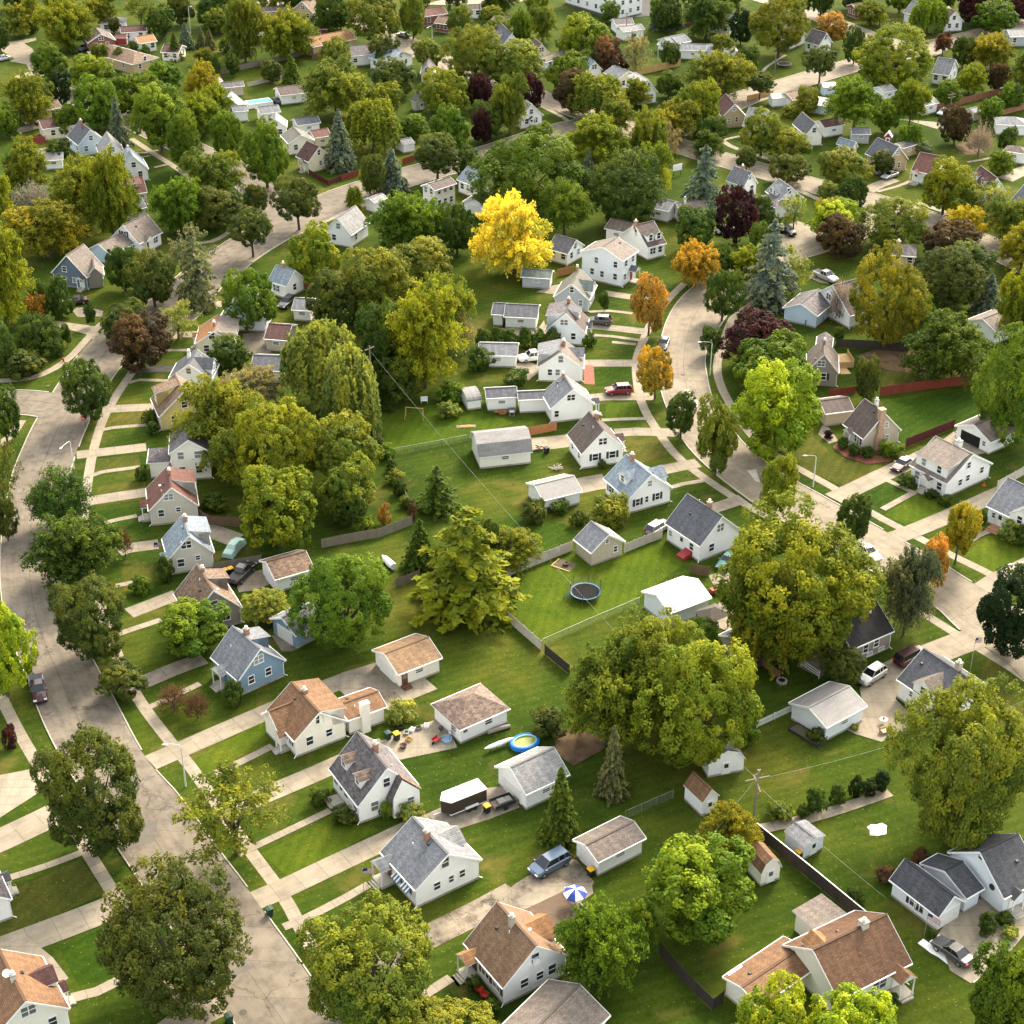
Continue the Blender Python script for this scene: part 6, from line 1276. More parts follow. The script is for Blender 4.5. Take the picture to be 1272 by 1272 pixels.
# ---- along the left street and lower left
T(42, 903, 188, 1062, 'big', 'do'); T(122, 1060, 312, 1255, 'big', 'do'); T(217, 950, 362, 1055, 'thin', 'ol', 22); T(363, 1113, 560, 1295, 'big', 'ol'); T(470, 1240, 622, 1345, 'big', 'ol')
T(118, 817, 182, 867, 'round', 'do'); T(58, 713, 165, 820, 'big', 'do'); T(30, 632, 150, 728, 'airy', 'dg'); T(30, 578, 118, 655, 'tier', 'dg'); T(-12, 600, 22, 682, 'round', 'do'); T(-45, 742, 41, 862, 'round', 'l'); T(195, 738, 290, 812, 'round', 'g')
T(73, 443, 143, 518, 'round', 'dg', 8); T(-22, 475, 27, 545, 'round', 'dg'); T(132, 385, 217, 455, 'round', 'br', 8); T(120, 372, 185, 420, 'round', 'do'); T(-30, 545, 28, 622, 'thin', 'do'); T(222, 283, 270, 385, 'pine', 'gg'); T(275, 333, 347, 405, 'round', 'g', 8)
T(190, 370, 248, 420, 'thin', 'lg'); T(155, 308, 222, 378, 'round', 'do', 6); T(127, 302, 178, 358, 'round', 'dg'); T(33, 345, 65, 394, 'bush', 'dg'); T(52, 340, 95, 398, 'bush', 'dg'); T(28, 362, 62, 400, 'bush', 'o'); T(103, 375, 119, 402, 'oval', 'dg'); T(74, 398, 89, 430, 'oval', 'dg')
T(-45, 278, 38, 400, 'airy', 'yg'); T(15, 386, 78, 440, 'tier', 'dg'); T(-15, 400, 22, 462, 'round', 'dg'); T(60, 420, 82, 444, 'bush', 'dg'); T(0, 440, 60, 468, 'bush', 'do')
T(175, 506, 198, 528, 'bush', 'dg'); T(180, 522, 201, 542, 'bush', 'dg'); T(166, 576, 185, 598, 'bush', 'dg'); T(255, 415, 312, 460, 'round', 'dg'); T(140, 652, 166, 688, 'bare', 'rd'); T(190, 690, 217, 726, 'bush', 'dg'); T(158, 714, 190, 740, 'bush', 'g'); T(270, 843, 305, 880, 'bush', 'dg')
T(382, 975, 412, 1003, 'bush', 'dg'); T(408, 1000, 445, 1030, 'bush', 'do'); T(470, 992, 490, 1018, 'bush', 'g'); T(488, 1002, 530, 1020, 'bush', 'lg'); T(577, 1210, 598, 1232, 'bush', 'dg'); T(598, 1238, 625, 1264, 'bush', 'dg'); T(190, 850, 240, 880, 'bare', 'rd'); T(225, 855, 262, 892, 'bare', 'rd')
T(300, 728, 362, 766, 'airy', 'lg'); T(360, 675, 490, 805, 'big', 'g'); T(0, 880, 22, 950, 'bush', 'p'); T(350, 770, 368, 790, 'bush', 'g'); T(478, 868, 520, 898, 'bush', 'lg'); T(480, 880, 500, 905, 'bush', 'lg')
# ---- wood between the two streets
T(212, 464, 330, 575, 'airy', 'ol'); T(268, 452, 350, 512, 'airy', 'tan'); T(255, 520, 345, 600, 'airy', 'ol'); T(278, 494, 402, 612, 'big', 'yg'); T(288, 575, 400, 680, 'round', 'yg'); T(380, 512, 476, 605, 'round', 'ol'); T(388, 565, 470, 642, 'round', 'ol'); T(348, 398, 446, 505, 'willow', 'lg'); T(395, 430, 472, 535, 'willow', 'lg'); T(375, 330, 455, 405, 'round', 'do'); T(415, 303, 520, 400, 'round', 'ol'); T(440, 370, 515, 472, 'round', 'dg'); T(474, 348, 578, 470, 'airy', 'yg', 16); T(505, 335, 590, 430, 'airy', 'ol'); T(475, 298, 565, 350, 'round', 'ol')
T(352, 280, 427, 350, 'round', 'yg'); T(455, 232, 557, 308, 'airy', 'g'); T(428, 228, 453, 264, 'airy', 'yg'); T(540, 250, 595, 312, 'round', 'dg'); T(500, 295, 560, 335, 'round', 'dg'); T(460, 440, 520, 500, 'round', 'dg'); T(560, 380, 592, 440, 'thin', 'tan'); T(300, 600, 350, 650, 'bush', 'dg'); T(245, 610, 285, 640, 'bush', 'dg')
T(585, 230, 693, 336, 'airy', 'y'); T(583, 153, 728, 262, 'big', 'g'); T(665, 218, 738, 284, 'tier', 'g', 12); T(700, 135, 792, 208, 'airy', 'yg'); T(728, 180, 832, 278, 'big', 'dg'); T(775, 170, 838, 250, 'airy', 'yg'); T(470, 184, 505, 240, 'spruce', 'bs'); T(445, 188, 482, 236, 'round', 'do', 12); T(510, 163, 575, 214, 'round', 'do', 14); T(335, 218, 403, 272, 'round', 'do', 16); T(280, 256, 343, 304, 'round', 'do', 18); T(718, 185, 742, 225, 'spruce', 'bs')
T(516, 630, 646, 786, 'pine', 'yg'); T(520, 578, 568, 642, 'pine', 'dg'); T(503, 645, 542, 712, 'spruce', 'dg'); T(598, 652, 674, 706, 'airy', 'ol'); T(590, 640, 625, 700, 'oval', 'dg'); T(468, 618, 488, 660, 'bush', 'o'); T(440, 640, 470, 665, 'bush', 'g'); T(410, 600, 460, 650, 'round', 'dg')
# ---- centre, lower middle
T(698, 790, 812, 925, 'airy', 'ol'); T(742, 756, 880, 905, 'big', 'ol'); T(784, 778, 948, 952, 'big', 'yg'); T(820, 765, 905, 850, 'round', 'g'); T(675, 953, 717, 1048, 'spruce', 'dg'); T(742, 902, 779, 992, 'spruce', 'gg'); T(798, 1028, 945, 1162, 'round', 'bg'); T(868, 995, 946, 1068, 'airy', 'og'); T(688, 1112, 800, 1230, 'airy', 'g'); T(772, 1105, 822, 1192, 'round', 'g'); T(903, 1218, 1020, 1340, 'round', 'l'); T(1000, 1222, 1125, 1345, 'round', 'l'); T(1200, 1165, 1310, 1300, 'round', 'g')
T(1103, 838, 1295, 1052, 'big', 'ol'); T(1020, 803, 1078, 852, 'round', 'do'); T(890, 885, 945, 930, 'bush', 'g'); T(730, 610, 787, 657, 'bush', 'ol'); T(705, 632, 732, 655, 'bush', 'do'); T(645, 618, 682, 652, 'bush', 'do'); T(655, 880, 715, 912, 'bush', 'do'); T(680, 622, 710, 636, 'bush', 'dg'); T(575, 430, 615, 462, 'bush', 'dg')
for k in range(6): T(588 + 17 * k, 408 - 2 * (k % 2), 612 + 17 * k, 434, 'bush', 'dg')
T(625, 455, 660, 480, 'bush', 'dg'); T(722, 412, 742, 432, 'bush', 'dg'); T(743, 362, 758, 384, 'oval', 'dg'); T(742, 570, 755, 584, 'bush', 'dg'); T(540, 475, 580, 500, 'bush', 'g'); T(540, 500, 575, 520, 'bush', 'lg'); T(470, 498, 492, 512, 'bush', 'do')
# ---- big ash and its neighbours by the curving street
T(885, 612, 1092, 815, 'big', 'yg'); T(900, 690, 1000, 825, 'airy', 'ol'); T(940, 558, 992, 640, 'oval', 'yg'); T(1037, 611, 1088, 673, 'round', 'dg'); T(1095, 668, 1167, 790, 'airy', 'gg'); T(1143, 655, 1182, 738, 'oval', 'o'); T(1170, 616, 1217, 690, 'oval', 'go', 12); T(1212, 700, 1302, 812, 'round', 'bk'); T(863, 488, 921, 585, 'oval', 'ol', 8); T(825, 485, 869, 540, 'round', 'dg', 6); T(910, 443, 1026, 562, 'round', 'l'); T(900, 415, 1012, 490, 'round', 'g'); T(893, 385, 992, 458, 'round', 'p'); T(1060, 438, 1094, 502, 'oval', 'do')
T(872, 331, 926, 392, 'round', 'dg', 8); T(867, 404, 899, 438, 'round', 'dg'); T(782, 334, 833, 410, 'oval', 'o', 8); T(790, 430, 840, 488, 'round', 'og2', 10); T(833, 297, 897, 352, 'airy', 'og2'); T(922, 272, 988, 388, 'pine', 'bs'); T(963, 303, 1012, 362, 'thin', 'lg'); T(1055, 303, 1152, 424, 'big', 'og'); T(1133, 303, 1228, 378, 'big', 'do'); T(1118, 385, 1232, 472, 'airy', 'dg'); T(1110, 360, 1160, 410, 'airy', 'g'); T(1210, 405, 1320, 545, 'big', 'g'); T(1208, 340, 1245, 390, 'spruce', 'bs'); T(1240, 330, 1300, 420, 'airy', 'yg'); T(1028, 345, 1060, 395, 'bare', 'pk'); T(1035, 405, 1050, 425, 'oval', 'dg')
T(1036, 542, 1056, 558, 'bush', 'dg'); T(1052, 550, 1070, 568, 'bush', 'dg'); T(1068, 552, 1088, 570, 'bush', 'dg'); T(1090, 548, 1125, 567, 'bush', 'g'); T(1022, 533, 1038, 546, 'bush', 'p'); T(1112, 588, 1138, 606, 'bush', 'dg'); T(1148, 607, 1168, 620, 'bush', 'dg'); T(1165, 612, 1186, 630, 'bush', 'dg'); T(1215, 630, 1228, 655, 'oval', 'dg'); T(1238, 645, 1272, 675, 'bush', 'lg'); T(1255, 648, 1290, 680, 'bush', 'dg')
T(1213, 1132, 1240, 1166, 'bush', 'dg'); T(1235, 1128, 1262, 1152, 'bush', 'dg'); T(1242, 1148, 1268, 1168, 'bush', 'lg'); T(1052, 962, 1074, 992, 'bush', 'bk'); T(1068, 966, 1092, 990, 'bush', 'bk'); T(1080, 956, 1108, 984, 'bush', 'bk'); T(998, 978, 1028, 1012, 'bush', 'dg'); T(1028, 974, 1052, 1003, 'bush', 'dg'); T(988, 998, 1008, 1018, 'bush', 'dg'); T(950, 1000, 990, 1018, 'bush', 'ol'); T(1010, 985, 1022, 1000, 'bush', 'g'); T(1048, 1102, 1076, 1124, 'bush', 'dg'); T(1085, 1075, 1115, 1098, 'bush', 'rd'); T(1130, 1050, 1155, 1076, 'bush', 'rd'); T(1148, 1152, 1164, 1166, 'bush', 'dg'); T(1100, 1230, 1120, 1250, 'bush', 'dg'); T(1055, 898, 1068, 908, 'bush', 'lg'); T(1000, 900, 1030, 925, 'bush', 'do')
# ---- upper left
T(295, 148, 363, 226, 'round', 'g', 8); T(258, 133, 308, 206, 'round', 'g'); T(203, 135, 252, 207, 'round', 'g'); T(222, 72, 274, 132, 'airy', 'og'); T(215, 112, 278, 165, 'airy', 'yg'); T(155, 98, 238, 176, 'round', 'g', 14); T(118, 84, 202, 142, 'round', 'g'); T(85, 92, 152, 158, 'round', 'g'); T(80, 64, 142, 108, 'round', 'bg'); T(33, 54, 87, 97, 'round', 'g'); T(58, 82, 92, 130, 'round', 'bk'); T(135, 120, 162, 182, 'spruce', 'bs'); T(175, 72, 232, 112, 'round', 'g'); T(245, 100, 290, 150, 'airy', 'yg')
T(222, 180, 305, 252, 'airy', 'ol'); T(228, 225, 310, 282, 'round', 'do'); T(183, 215, 262, 287, 'airy', 'g'); T(200, 280, 268, 348, 'thin', 'gg'); T(48, 188, 140, 275, 'airy', 'ol'); T(98, 178, 170, 292, 'airy', 'yg'); T(5, 240, 110, 318, 'airy', 'og'); T(-5, 165, 60, 238, 'airy', 'ol'); T(8, 225, 75, 262, 'bare', 'gr'); T(-30, 190, 14, 290, 'airy', 'yg'); T(0, 84, 64, 152, 'airy', 'ol'); T(-15, 130, 27, 168, 'round', 'g'); T(55, 170, 90, 200, 'round', 'dg'); T(150, 225, 175, 270, 'airy', 'g')
T(43, -5, 122, 58, 'airy', 'yg'); T(-18, 18, 14, 62, 'round', 'dg'); T(0, 2, 42, 42, 'airy', 'ol'); T(25, -8, 52, 36, 'airy', 'ol'); T(98, -15, 150, 32, 'airy', 'ol'); T(150, -15, 195, 26, 'thin', 'ol', 8); T(178, 4, 220, 44, 'round', 'dg'); T(203, -12, 242, 28, 'round', 'do'); T(238, -15, 302, 30, 'round', 'dg'); T(275, -12, 328, 72, 'airy', 'ol'); T(287, 16, 312, 68, 'spruce', 'bs'); T(221, 28, 242, 60, 'spruce', 'bs'); T(244, 33, 257, 58, 'spruce', 'gg'); T(254, 35, 268, 60, 'spruce', 'gg'); T(209, 40, 227, 74, 'spruce', 'dg'); T(318, 8, 396, 70, 'airy', 'yg'); T(368, 70, 465, 142, 'airy', 'ol'); T(349, 68, 377, 108, 'spruce', 'dg'); T(405, 136, 441, 212, 'spruce', 'bs')
T(279, 64, 300, 92, 'oval', 'dg'); T(258, 64, 275, 95, 'oval', 'dg'); T(240, 58, 268, 78, 'airy', 'ol'); T(110, 52, 140, 78, 'airy', 'ol'); T(140, 58, 157, 80, 'oval', 'do'); T(133, 20, 150, 40, 'oval', 'do'); T(170, 55, 192, 75, 'bush', 'dg'); T(160, 50, 172, 66, 'oval', 'dg'); T(82, 55, 98, 68, 'bush', 'dg'); T(190, 75, 225, 105, 'round', 'g'); T(30, 25, 50, 42, 'bush', 'dg'); T(270, 42, 292, 66, 'bush', 'dg')
T(385, -18, 440, 42, 'round', 'dg'); T(428, -12, 502, 46, 'round', 'ol', 12); T(493, -14, 532, 44, 'round', 'ol'); T(552, 4, 592, 48, 'round', 'ol'); T(548, 28, 632, 102, 'big', 'ol'); T(508, 46, 552, 80, 'round', 'ol', 10); T(590, 55, 682, 98, 'round', 'ol'); T(455, 74, 522, 114, 'round', 'do'); T(450, 100, 506, 142, 'round', 'yg'); T(424, 119, 502, 184, 'willow', 'yg'); T(518, 84, 588, 138, 'round', 'yg'); T(578, 90, 615, 132, 'round', 'p'); T(608, 86, 658, 162, 'airy', 'ol'); T(645, 88, 680, 132, 'round', 'p'); T(580, 122, 628, 170, 'round', 'dg'); T(584, 133, 615, 176, 'round', 'p'); T(528, 130, 587, 186, 'round', 'g'); T(595, 0, 625, 15, 'spruce', 'dg'); T(594, 10, 630, 26, 'round', 'yg'); T(533, 68, 545, 84, 'oval', 'dg'); T(620, 115, 650, 160, 'bare', 'gr')
T(684, 83, 738, 138, 'round', 'br'); T(703, 88, 778, 144, 'willow', 'ol'); T(678, 63, 738, 112, 'round', 'g'); T(733, 42, 776, 88, 'round', 'rd'); T(770, 40, 812, 90, 'thin', 'tan', 6); T(633, 4, 662, 62, 'airy', 'g'); T(655, 3, 692, 48, 'airy', 'ol'); T(688, 12, 768, 72, 'round', 'yg'); T(690, 40, 728, 66, 'round', 'dg'); T(744, 0, 773, 26, 'round', 'g'); T(806, -8, 852, 36, 'round', 'dg'); T(806, 8, 824, 36, 'spruce', 'bs'); T(823, 8, 840, 36, 'spruce', 'bs'); T(835, 6, 850, 34, 'spruce', 'bs'); T(818, 50, 848, 80, 'round', 'dg'); T(812, 85, 850, 118, 'round', 'dg'); T(828, 95, 897, 160, 'round', 'yg'); T(778, 130, 832, 200, 'airy', 'ol'); T(805, 120, 870, 175, 'airy', 'og'); T(800, 145, 850, 195, 'thin', 'tan'); T(780, 195, 810, 230, 'airy', 'yg'); T(648, 45, 668, 65, 'oval', 'dg'); T(762, 70, 785, 90, 'bush', 'p')
# ---- upper right
T(845, 58, 938, 122, 'airy', 'ol'); T(845, -12, 912, 44, 'airy', 'dg'); T(903, 10, 940, 52, 'round', 'bk'); T(928, -14, 1012, 60, 'big', 'og', 10); T(1012, 14, 1058, 50, 'round', 'o', 8); T(1047, 32, 1078, 76, 'round', 'dg'); T(997, 56, 1043, 92, 'round', 'do', 12); T(925, 88, 965, 114, 'round', 'do', 10); T(848, 108, 898, 158, 'round', 'bg'); T(866, 100, 902, 138, 'round', 'br'); T(1060, 24, 1168, 106, 'big', 'yg'); T(1025, 90, 1102, 150, 'airy', 'g', 18); T(1108, 95, 1158, 148, 'airy', 'yg', 14); T(1083, 120, 1120, 162, 'round', 'g'); T(1128, -5, 1180, 38, 'willow', 'g'); T(1182, -22, 1245, 28, 'round', 'p'); T(1208, -2, 1270, 42, 'round', 'g'); T(1180, 42, 1216, 80, 'round', 'dg'); T(1203, 38, 1265, 84, 'airy', 'og'); T(1158, 97, 1196, 130, 'round', 'g'); T(1183, 76, 1228, 114, 'airy', 'yg'); T(1223, 76, 1258, 112, 'round', 'br'); T(1252, 55, 1310, 120, 'airy', 'ol'); T(1165, 130, 1212, 176, 'round', 'br', 4); T(1198, 150, 1238, 190, 'bare', 'pk'); T(1240, -10, 1290, 25, 'round', 'p'); T(1082, 10, 1105, 30, 'thin', 'l'); T(1060, 0, 1105, 28, 'airy', 'ol'); T(1160, 38, 1185, 65, 'airy', 'rd'); T(1238, 155, 1265, 185, 'round', 'dg')
T(918, 134, 977, 190, 'round', 'ol'); T(953, 155, 1009, 198, 'round', 'ol'); T(950, 186, 1008, 226, 'round', 'do'); T(1010, 180, 1084, 232, 'round', 'ol'); T(913, 180, 943, 208, 'round', 'do', 5); T(886, 227, 948, 298, 'round', 'p', 6); T(832, 252, 892, 308, 'round', 'dg'); T(846, 180, 900, 268, 'pine', 'bs'); T(858, 160, 900, 195, 'airy', 'dg'); T(970, 240, 1005, 278, 'thin', 'lg', 6); T(1013, 222, 1046, 246, 'round', 'lg'); T(1040, 216, 1082, 256, 'round', 'dg'); T(1004, 240, 1060, 292, 'airy', 'og'); T(1003, 243, 1078, 300, 'round', 'l'); T(1010, 260, 1082, 318, 'round', 'br'); T(1063, 236, 1158, 306, 'big', 'ol'); T(1140, 190, 1212, 260, 'round', 'yg', 8); T(1172, 250, 1230, 298, 'airy', 'go'); T(1143, 272, 1222, 322, 'round', 'br'); T(1222, 240, 1290, 300, 'airy', 'ol'); T(1237, 268, 1310, 332, 'airy', 'og'); T(1205, 225, 1260, 262, 'thin', 'lg'); T(1170, 300, 1240, 345, 'round', 'do'); T(860, 140, 905, 180, 'round', 'dg'); T(960, 170, 985, 190, 'bush', 'g'); T(925, 268, 958, 330, 'oval', 'dg'); T(945, 260, 970, 290, 'bush', 'dg'); T(1135, 175, 1162, 195, 'bush', 'gg'); T(1240, 200, 1256, 215, 'bush', 'lg'); T(968, 128, 1000, 145, 'bush', 'ol'); T(1105, 210, 1118, 218, 'bush', 'dg'); T(950, 265, 962, 276, 'bush', 'dg'); T(905, 300, 960, 345, 'airy', 'yg'); T(880, 305, 925, 340, 'airy', 'dg')
# ---- along the top edge of the picture
for k, (x, w, c, kd) in enumerate([(20, 50, 'dg', 'round'), (75, 44, 'ol', 'airy'), (340, 50, 'ol', 'round'), (372, 40, 'dg', 'round'), (520, 46, 'ol', 'round'), (566, 40, 'do', 'round'), (626, 44, 'dg', 'airy'), (666, 40, 'yg', 'round'), (862, 46, 'ol', 'round'), (905, 44, 'g', 'round'), (985, 40, 'ol', 'airy'), (1022, 44, 'dg', 'round'), (1062, 38, 'do', 'round'), (1120, 44, 'g', 'round'), (1175, 42, 'ol', 'airy'), (1215, 40, 'dg', 'round'), (1262, 48, 'ol', 'round')]): T(x - w / 2, -34 - k % 3 * 5, x + w / 2, 8 + k % 4 * 3, kd, c)
for k, (x, y) in enumerate([(466, 540), (472, 553), (479, 566), (486, 581), (492, 597), (499, 612), (506, 626), (512, 640)]): T(x - 9 - k * 5 % 7, y - 10 - k * 3 % 8, x + 6 + k * 4 % 9, y + 6, 'bush', ['dg', 'do', 'g', 'dg', 'ol', 'dg', 'do', 'rd'][k])
for x0, y0, x1, y1, kd, c in [(300, 225, 335, 262, 'round', 'do'), (395, 45, 440, 85, 'round', 'ol'), (455, 40, 500, 78, 'round', 'do'), (640, 150, 690, 190, 'round', 'g'), (700, 205, 740, 240, 'round', 'dg'), (745, 120, 790, 160, 'airy', 'ol'), (905, 55, 945, 95, 'round', 'dg'), (985, 105, 1020, 140, 'round', 'ol'), (1115, 150, 1150, 185, 'airy', 'g'), (1090, 60, 1130, 90, 'round', 'ol'), (1215, 120, 1250, 150, 'round', 'g'), (30, 95, 70, 140, 'round', 'ol'), (120, 190, 160, 235, 'airy', 'ol'), (560, 180, 600, 220, 'round', 'dg'), (490, 140, 535, 170, 'round', 'g'), (320, 70, 355, 100, 'round', 'do'), (600, 20, 640, 50, 'round', 'ol'), (715, 60, 750, 90, 'round', 'dg'), (770, 95, 810, 130, 'airy', 'ol'), (880, 40, 915, 70, 'round', 'ol'), (1080, 185, 1115, 215, 'round', 'do'), (1225, 185, 1265, 215, 'airy', 'g'), (1190, 220, 1220, 250, 'round', 'ol'), (250, 10, 290, 40, 'round', 'ol'), (60, 130, 100, 165, 'round', 'g'), (445, 205, 475, 240, 'airy', 'yg'), (1240, 100, 1275, 135, 'round', 'g'), (930, 240, 960, 270, 'round', 'dg')]: T(x0, y0, x1, y1, kd, c)
SKY_STRENGTH, SUN_ENERGY, SUN_ANGLE, EXPOSURE = .15, 1.45, 14, 2.12
# ------------------------------------------------------------------ vehicles
at(0, 0, 1)
car('pickup', 'maroon', (52, 880), (44, 843), 'dark maroon pickup truck parked on the left street', name='pickup_truck', cat='truck')
car('van', 'steel', (660, 1091), (706, 1066), 'blue-grey minivan with roof rails on the cracked drive', cat='minivan')
car('sedan', 'graphite', (1160, 1171), (1205, 1203), 'dark grey sedan parked beside the white cloth strip')
car('suv', 'silver', (1067, 854), (1098, 834), 'silver crossover with pale roof behind the streaked-roof garage', cat='suv')
car('boxsuv', 'maroon', (1151, 810), (1109, 832), 'dark maroon box-shaped van beside dark grey roof', cat='van')
car('sedan', 'white', (1090, 700), (1066, 681), 'white sedan parked on the curving street by the ash tree')
car('suv', 'red', (752, 490), (785, 488), 'red crossover on a driveway by the curving street', cat='suv')
car('sedan', 'black', (820, 440), (828, 421), 'black car parked at the kerb near the orange tree')
car('pickup', 'white', (650, 449), (676, 446), 'white pickup behind the white house with rear shed dormer', name='pickup_truck', cat='truck')
car('suv', 'graphite', (737, 402), (752, 403), 'dark car on the drive beside pale grey house', cat='suv')
car('sedan', 'silver', (1094, 225), (1116, 217), 'silver sedan before the cream brick house')
car('suv', 'black', (988, 296), (967, 285), 'black crossover on the asphalt drive beside purple tree', cat='suv')
car('sedan', 'navy', (893, 291), (908, 287), 'dark car partly hidden below the purple tree')
car('pickup', 'silver', (1032, 350), (1018, 344), 'silver pickup truck beside the house with attached white garage', name='pickup_truck', cat='truck')
car('sedan', 'teal', (316, 252), (306, 244), 'turquoise car parked at the street junction'); car('sedan', 'dteal', (895, 710), (912, 692), 'blue-green car half hidden by the big ash tree')
car('suv', 'grey', (826, 655), (808, 666), 'grey crossover behind the tan board fence', cat='suv'); car('pickup', 'black', (310, 708), (292, 726), 'black pickup on the patio behind taupe house', name='pickup_truck', cat='truck')
car('sedan', 'black', (65, 184), (80, 178), 'black car beside the light blue house'); car('sedan', 'grey', (99, 64), (111, 60), 'grey car beside the sprawling hipped house'); car('sedan', 'silver', (-3, 77), (10, 74), 'silver car at the left edge by cul-de-sac')
car('sedan', 'navy', (336, 126), (349, 130), 'dark car by the swimming pool'); car('sedan', 'graphite', (494, 45), (508, 48), 'dark car parked on the far street'); car('sedan', 'silver', (1166, 145), (1178, 139), 'silver car below the utility pole at right'); car('sedan', 'navy', (425, 205), (437, 201), 'dark blue car beside the blue spruce')
car('sedan', 'silver', (1196, 541), (1214, 549), 'car inside the open white garage'); car('sedan', 'maroon', (1116, 584), (1125, 578), 'maroon car beside the full-width dormer house'); car('sedan', 'maroon', (90, 378), (99, 377), 'maroon car on the drive near slate blue house'); car('suv', 'black', (353, 383), (361, 377), 'black crossover by the white garage near red deck', cat='suv')
for k, (x, y, c) in enumerate([(712, 6, 'silver'), (722, 8, 'white'), (732, 10, 'navy'), (742, 12, 'silver'), (748, 4, 'white'), (727, 2, 'grey')]):
    car('sedan', c, (x, y), (x + 8, y - 4), ['silver car leftmost in the far car park', 'white car second from left in the car park', 'navy car in the middle of the car park', 'silver car rightmost in the front row of the car park', 'white car behind at the right of the car park', 'grey car in the back row of the car park'][k], group='cars in the far car park')
# a car under a fitted pale green cover
a = g((291, 684)); o = empty('covered_car', a, 1.25); m = MB(); prof = [(-2.3, .15, .8), (-2.2, .75, .86), (-1.2, .95, .88), (-.6, 1.4, .72), (.7, 1.42, .72), (1.4, 1.05, .86), (2.2, .9, .84), (2.35, .15, .78)]; rings = []
for x, z, w_ in prof: rings.append([(x, -w_ - .06, .08), (x, -w_, z * .55), (x, -w_ * .82, z), (x, w_ * .82, z), (x, w_, z * .55), (x, w_ + .06, .08)])
for r0, r1 in zip(rings, rings[1:]):
    for j in range(5): m.face([r0[j], r0[j + 1], r1[j + 1], r1[j]])
m.face(rings[0]); m.face(rings[-1][::-1]); m.build('cover', surf('car cover', (.34, .5, .45), .7, 1.2, 7, .15), o, smooth=False); tag(o, 'car under a pale green cover behind the stone house', 'car', None, (294, 688))
def plan(m, P, z0, z1):
    m.face([(x, y, z1) for x, y in P])
    for (x0, y0), (x1, y1) in zip(P, P[1:] + P[:1]): m.face([(x0, y0, z0), (x1, y1, z0), (x1, y1, z1), (x0, y0, z1)])
# enclosed trailer: white roof, dark sides
o = place_box('enclosed_trailer', (577, 1002), 'enclosed trailer with white roof and dark sides beside white garage', 'trailer', [('body', surf('trailer brown', (.045, .035, .028), .45, 1, 6, .15), [lambda m: plan(m, [(-3.1, 0), (-2.3, -1.05), (2.4, -1.05), (2.4, 1.05), (-2.3, 1.05)], .55, 2.3)]), ('roof', TRIM, [lambda m: plan(m, [(-3.2, 0), (-2.35, -1.1), (2.45, -1.1), (2.45, 1.1), (-2.35, 1.1)], 2.3, 2.42), (.2, .6, -.2, .2, 2.42, 2.5)]), ('drawbar', GALV, [(-4.1, -3.0, -.06, .06, .5, .6)]), ('fender', TRIM, [(-.5, 1.2, -1.22, -1.06, .62, .85), (-.5, 1.2, 1.06, 1.22, .62, .85)]), ('trim', TRIM, [(-2.45, -2.38, -1.08, 1.08, .5, .62), (-2.4, 2.4, -1.08, -1.05, .5, .6)])], .55)
for x in (0, .75):
    for y in (-1.1, 1.1): MB().lathe([(0, -.1), (.33, -.1), (.33, .1), (.2, .12), (0, .12)], 12).build('wheel', TYRE, o, M=Matrix.Translation((x, y, .33)) @ Matrix.Rotation(pi / 2, 4, 'X'))
o = place_box('utility_trailer', (624, 1001), 'small open utility trailer beside yellow-lidded bin', 'trailer', [('bed', woodm('weath'), [(-1.3, 1.3, -.75, .75, .5, .58)]), ('side', DARK, [(-1.3, 1.3, -.8, -.75, .5, .95), (-1.3, 1.3, .75, .8, .5, .95), (1.3, 1.35, -.8, .8, .5, .95)]), ('drawbar', DARK, [(-2.4, -1.3, -.05, .05, .48, .56)]), ('load', surf('scrap load', (.3, .28, .25), .8, 3, 12, .5), [(-.6, .3, -.5, .4, .58, .95), (.4, 1.1, -.4, .5, .58, .8)])], .5)
for y in (-.85, .85): MB().lathe([(0, -.09), (.3, -.09), (.3, .09), (0, .09)], 12).build('wheel', TYRE, o, M=Matrix.Translation((0, y, .3)) @ Matrix.Rotation(pi / 2, 4, 'X'))
o = place_box('lumber_stack', (638, 997), 'stack of weathered boards on the trailer pad', 'lumber', [('board', woodm('weath'), [(-1.1 + .02 * k, 1.1 - .03 * k, -.4 + .03 * k, .45, .05 + .12 * k, .14 + .12 * k) for k in range(5)])], .2)
o = place_box('motorcycle', (38, 846), 'black motorcycle standing in front of the pickup truck', 'motorcycle', [('frame', DARK, [lambda m: m.tube([(-.7, 0, .35), (-.45, 0, .95), (.1, 0, .8), (.65, 0, .35)], .06, 6), (-.2, .3, -.12, .12, .3, .65), (-.1, .75, -.13, .13, .7, .82)]), ('tank', paint('maroon', PAINT['maroon']), [lambda m: m.lathe([(0, -.2), (.16, -.1), (.18, .05), (0, .2)], 8, c=(-.2, 0, .85))]), ('handlebar', GALV, [lambda m: m.tube([(-.35, -.4, 1.0), (-.45, 0, .98), (-.35, .4, 1.0)], .025, 5)])], 1.2)
for x in (-.72, .68): MB().lathe([(.2, -.06), (.32, -.07), (.32, .07), (.2, .06)], 14).build('wheel', TYRE, o, M=Matrix.Translation((x, 0, .33)) @ Matrix.Rotation(pi / 2, 4, 'X'))
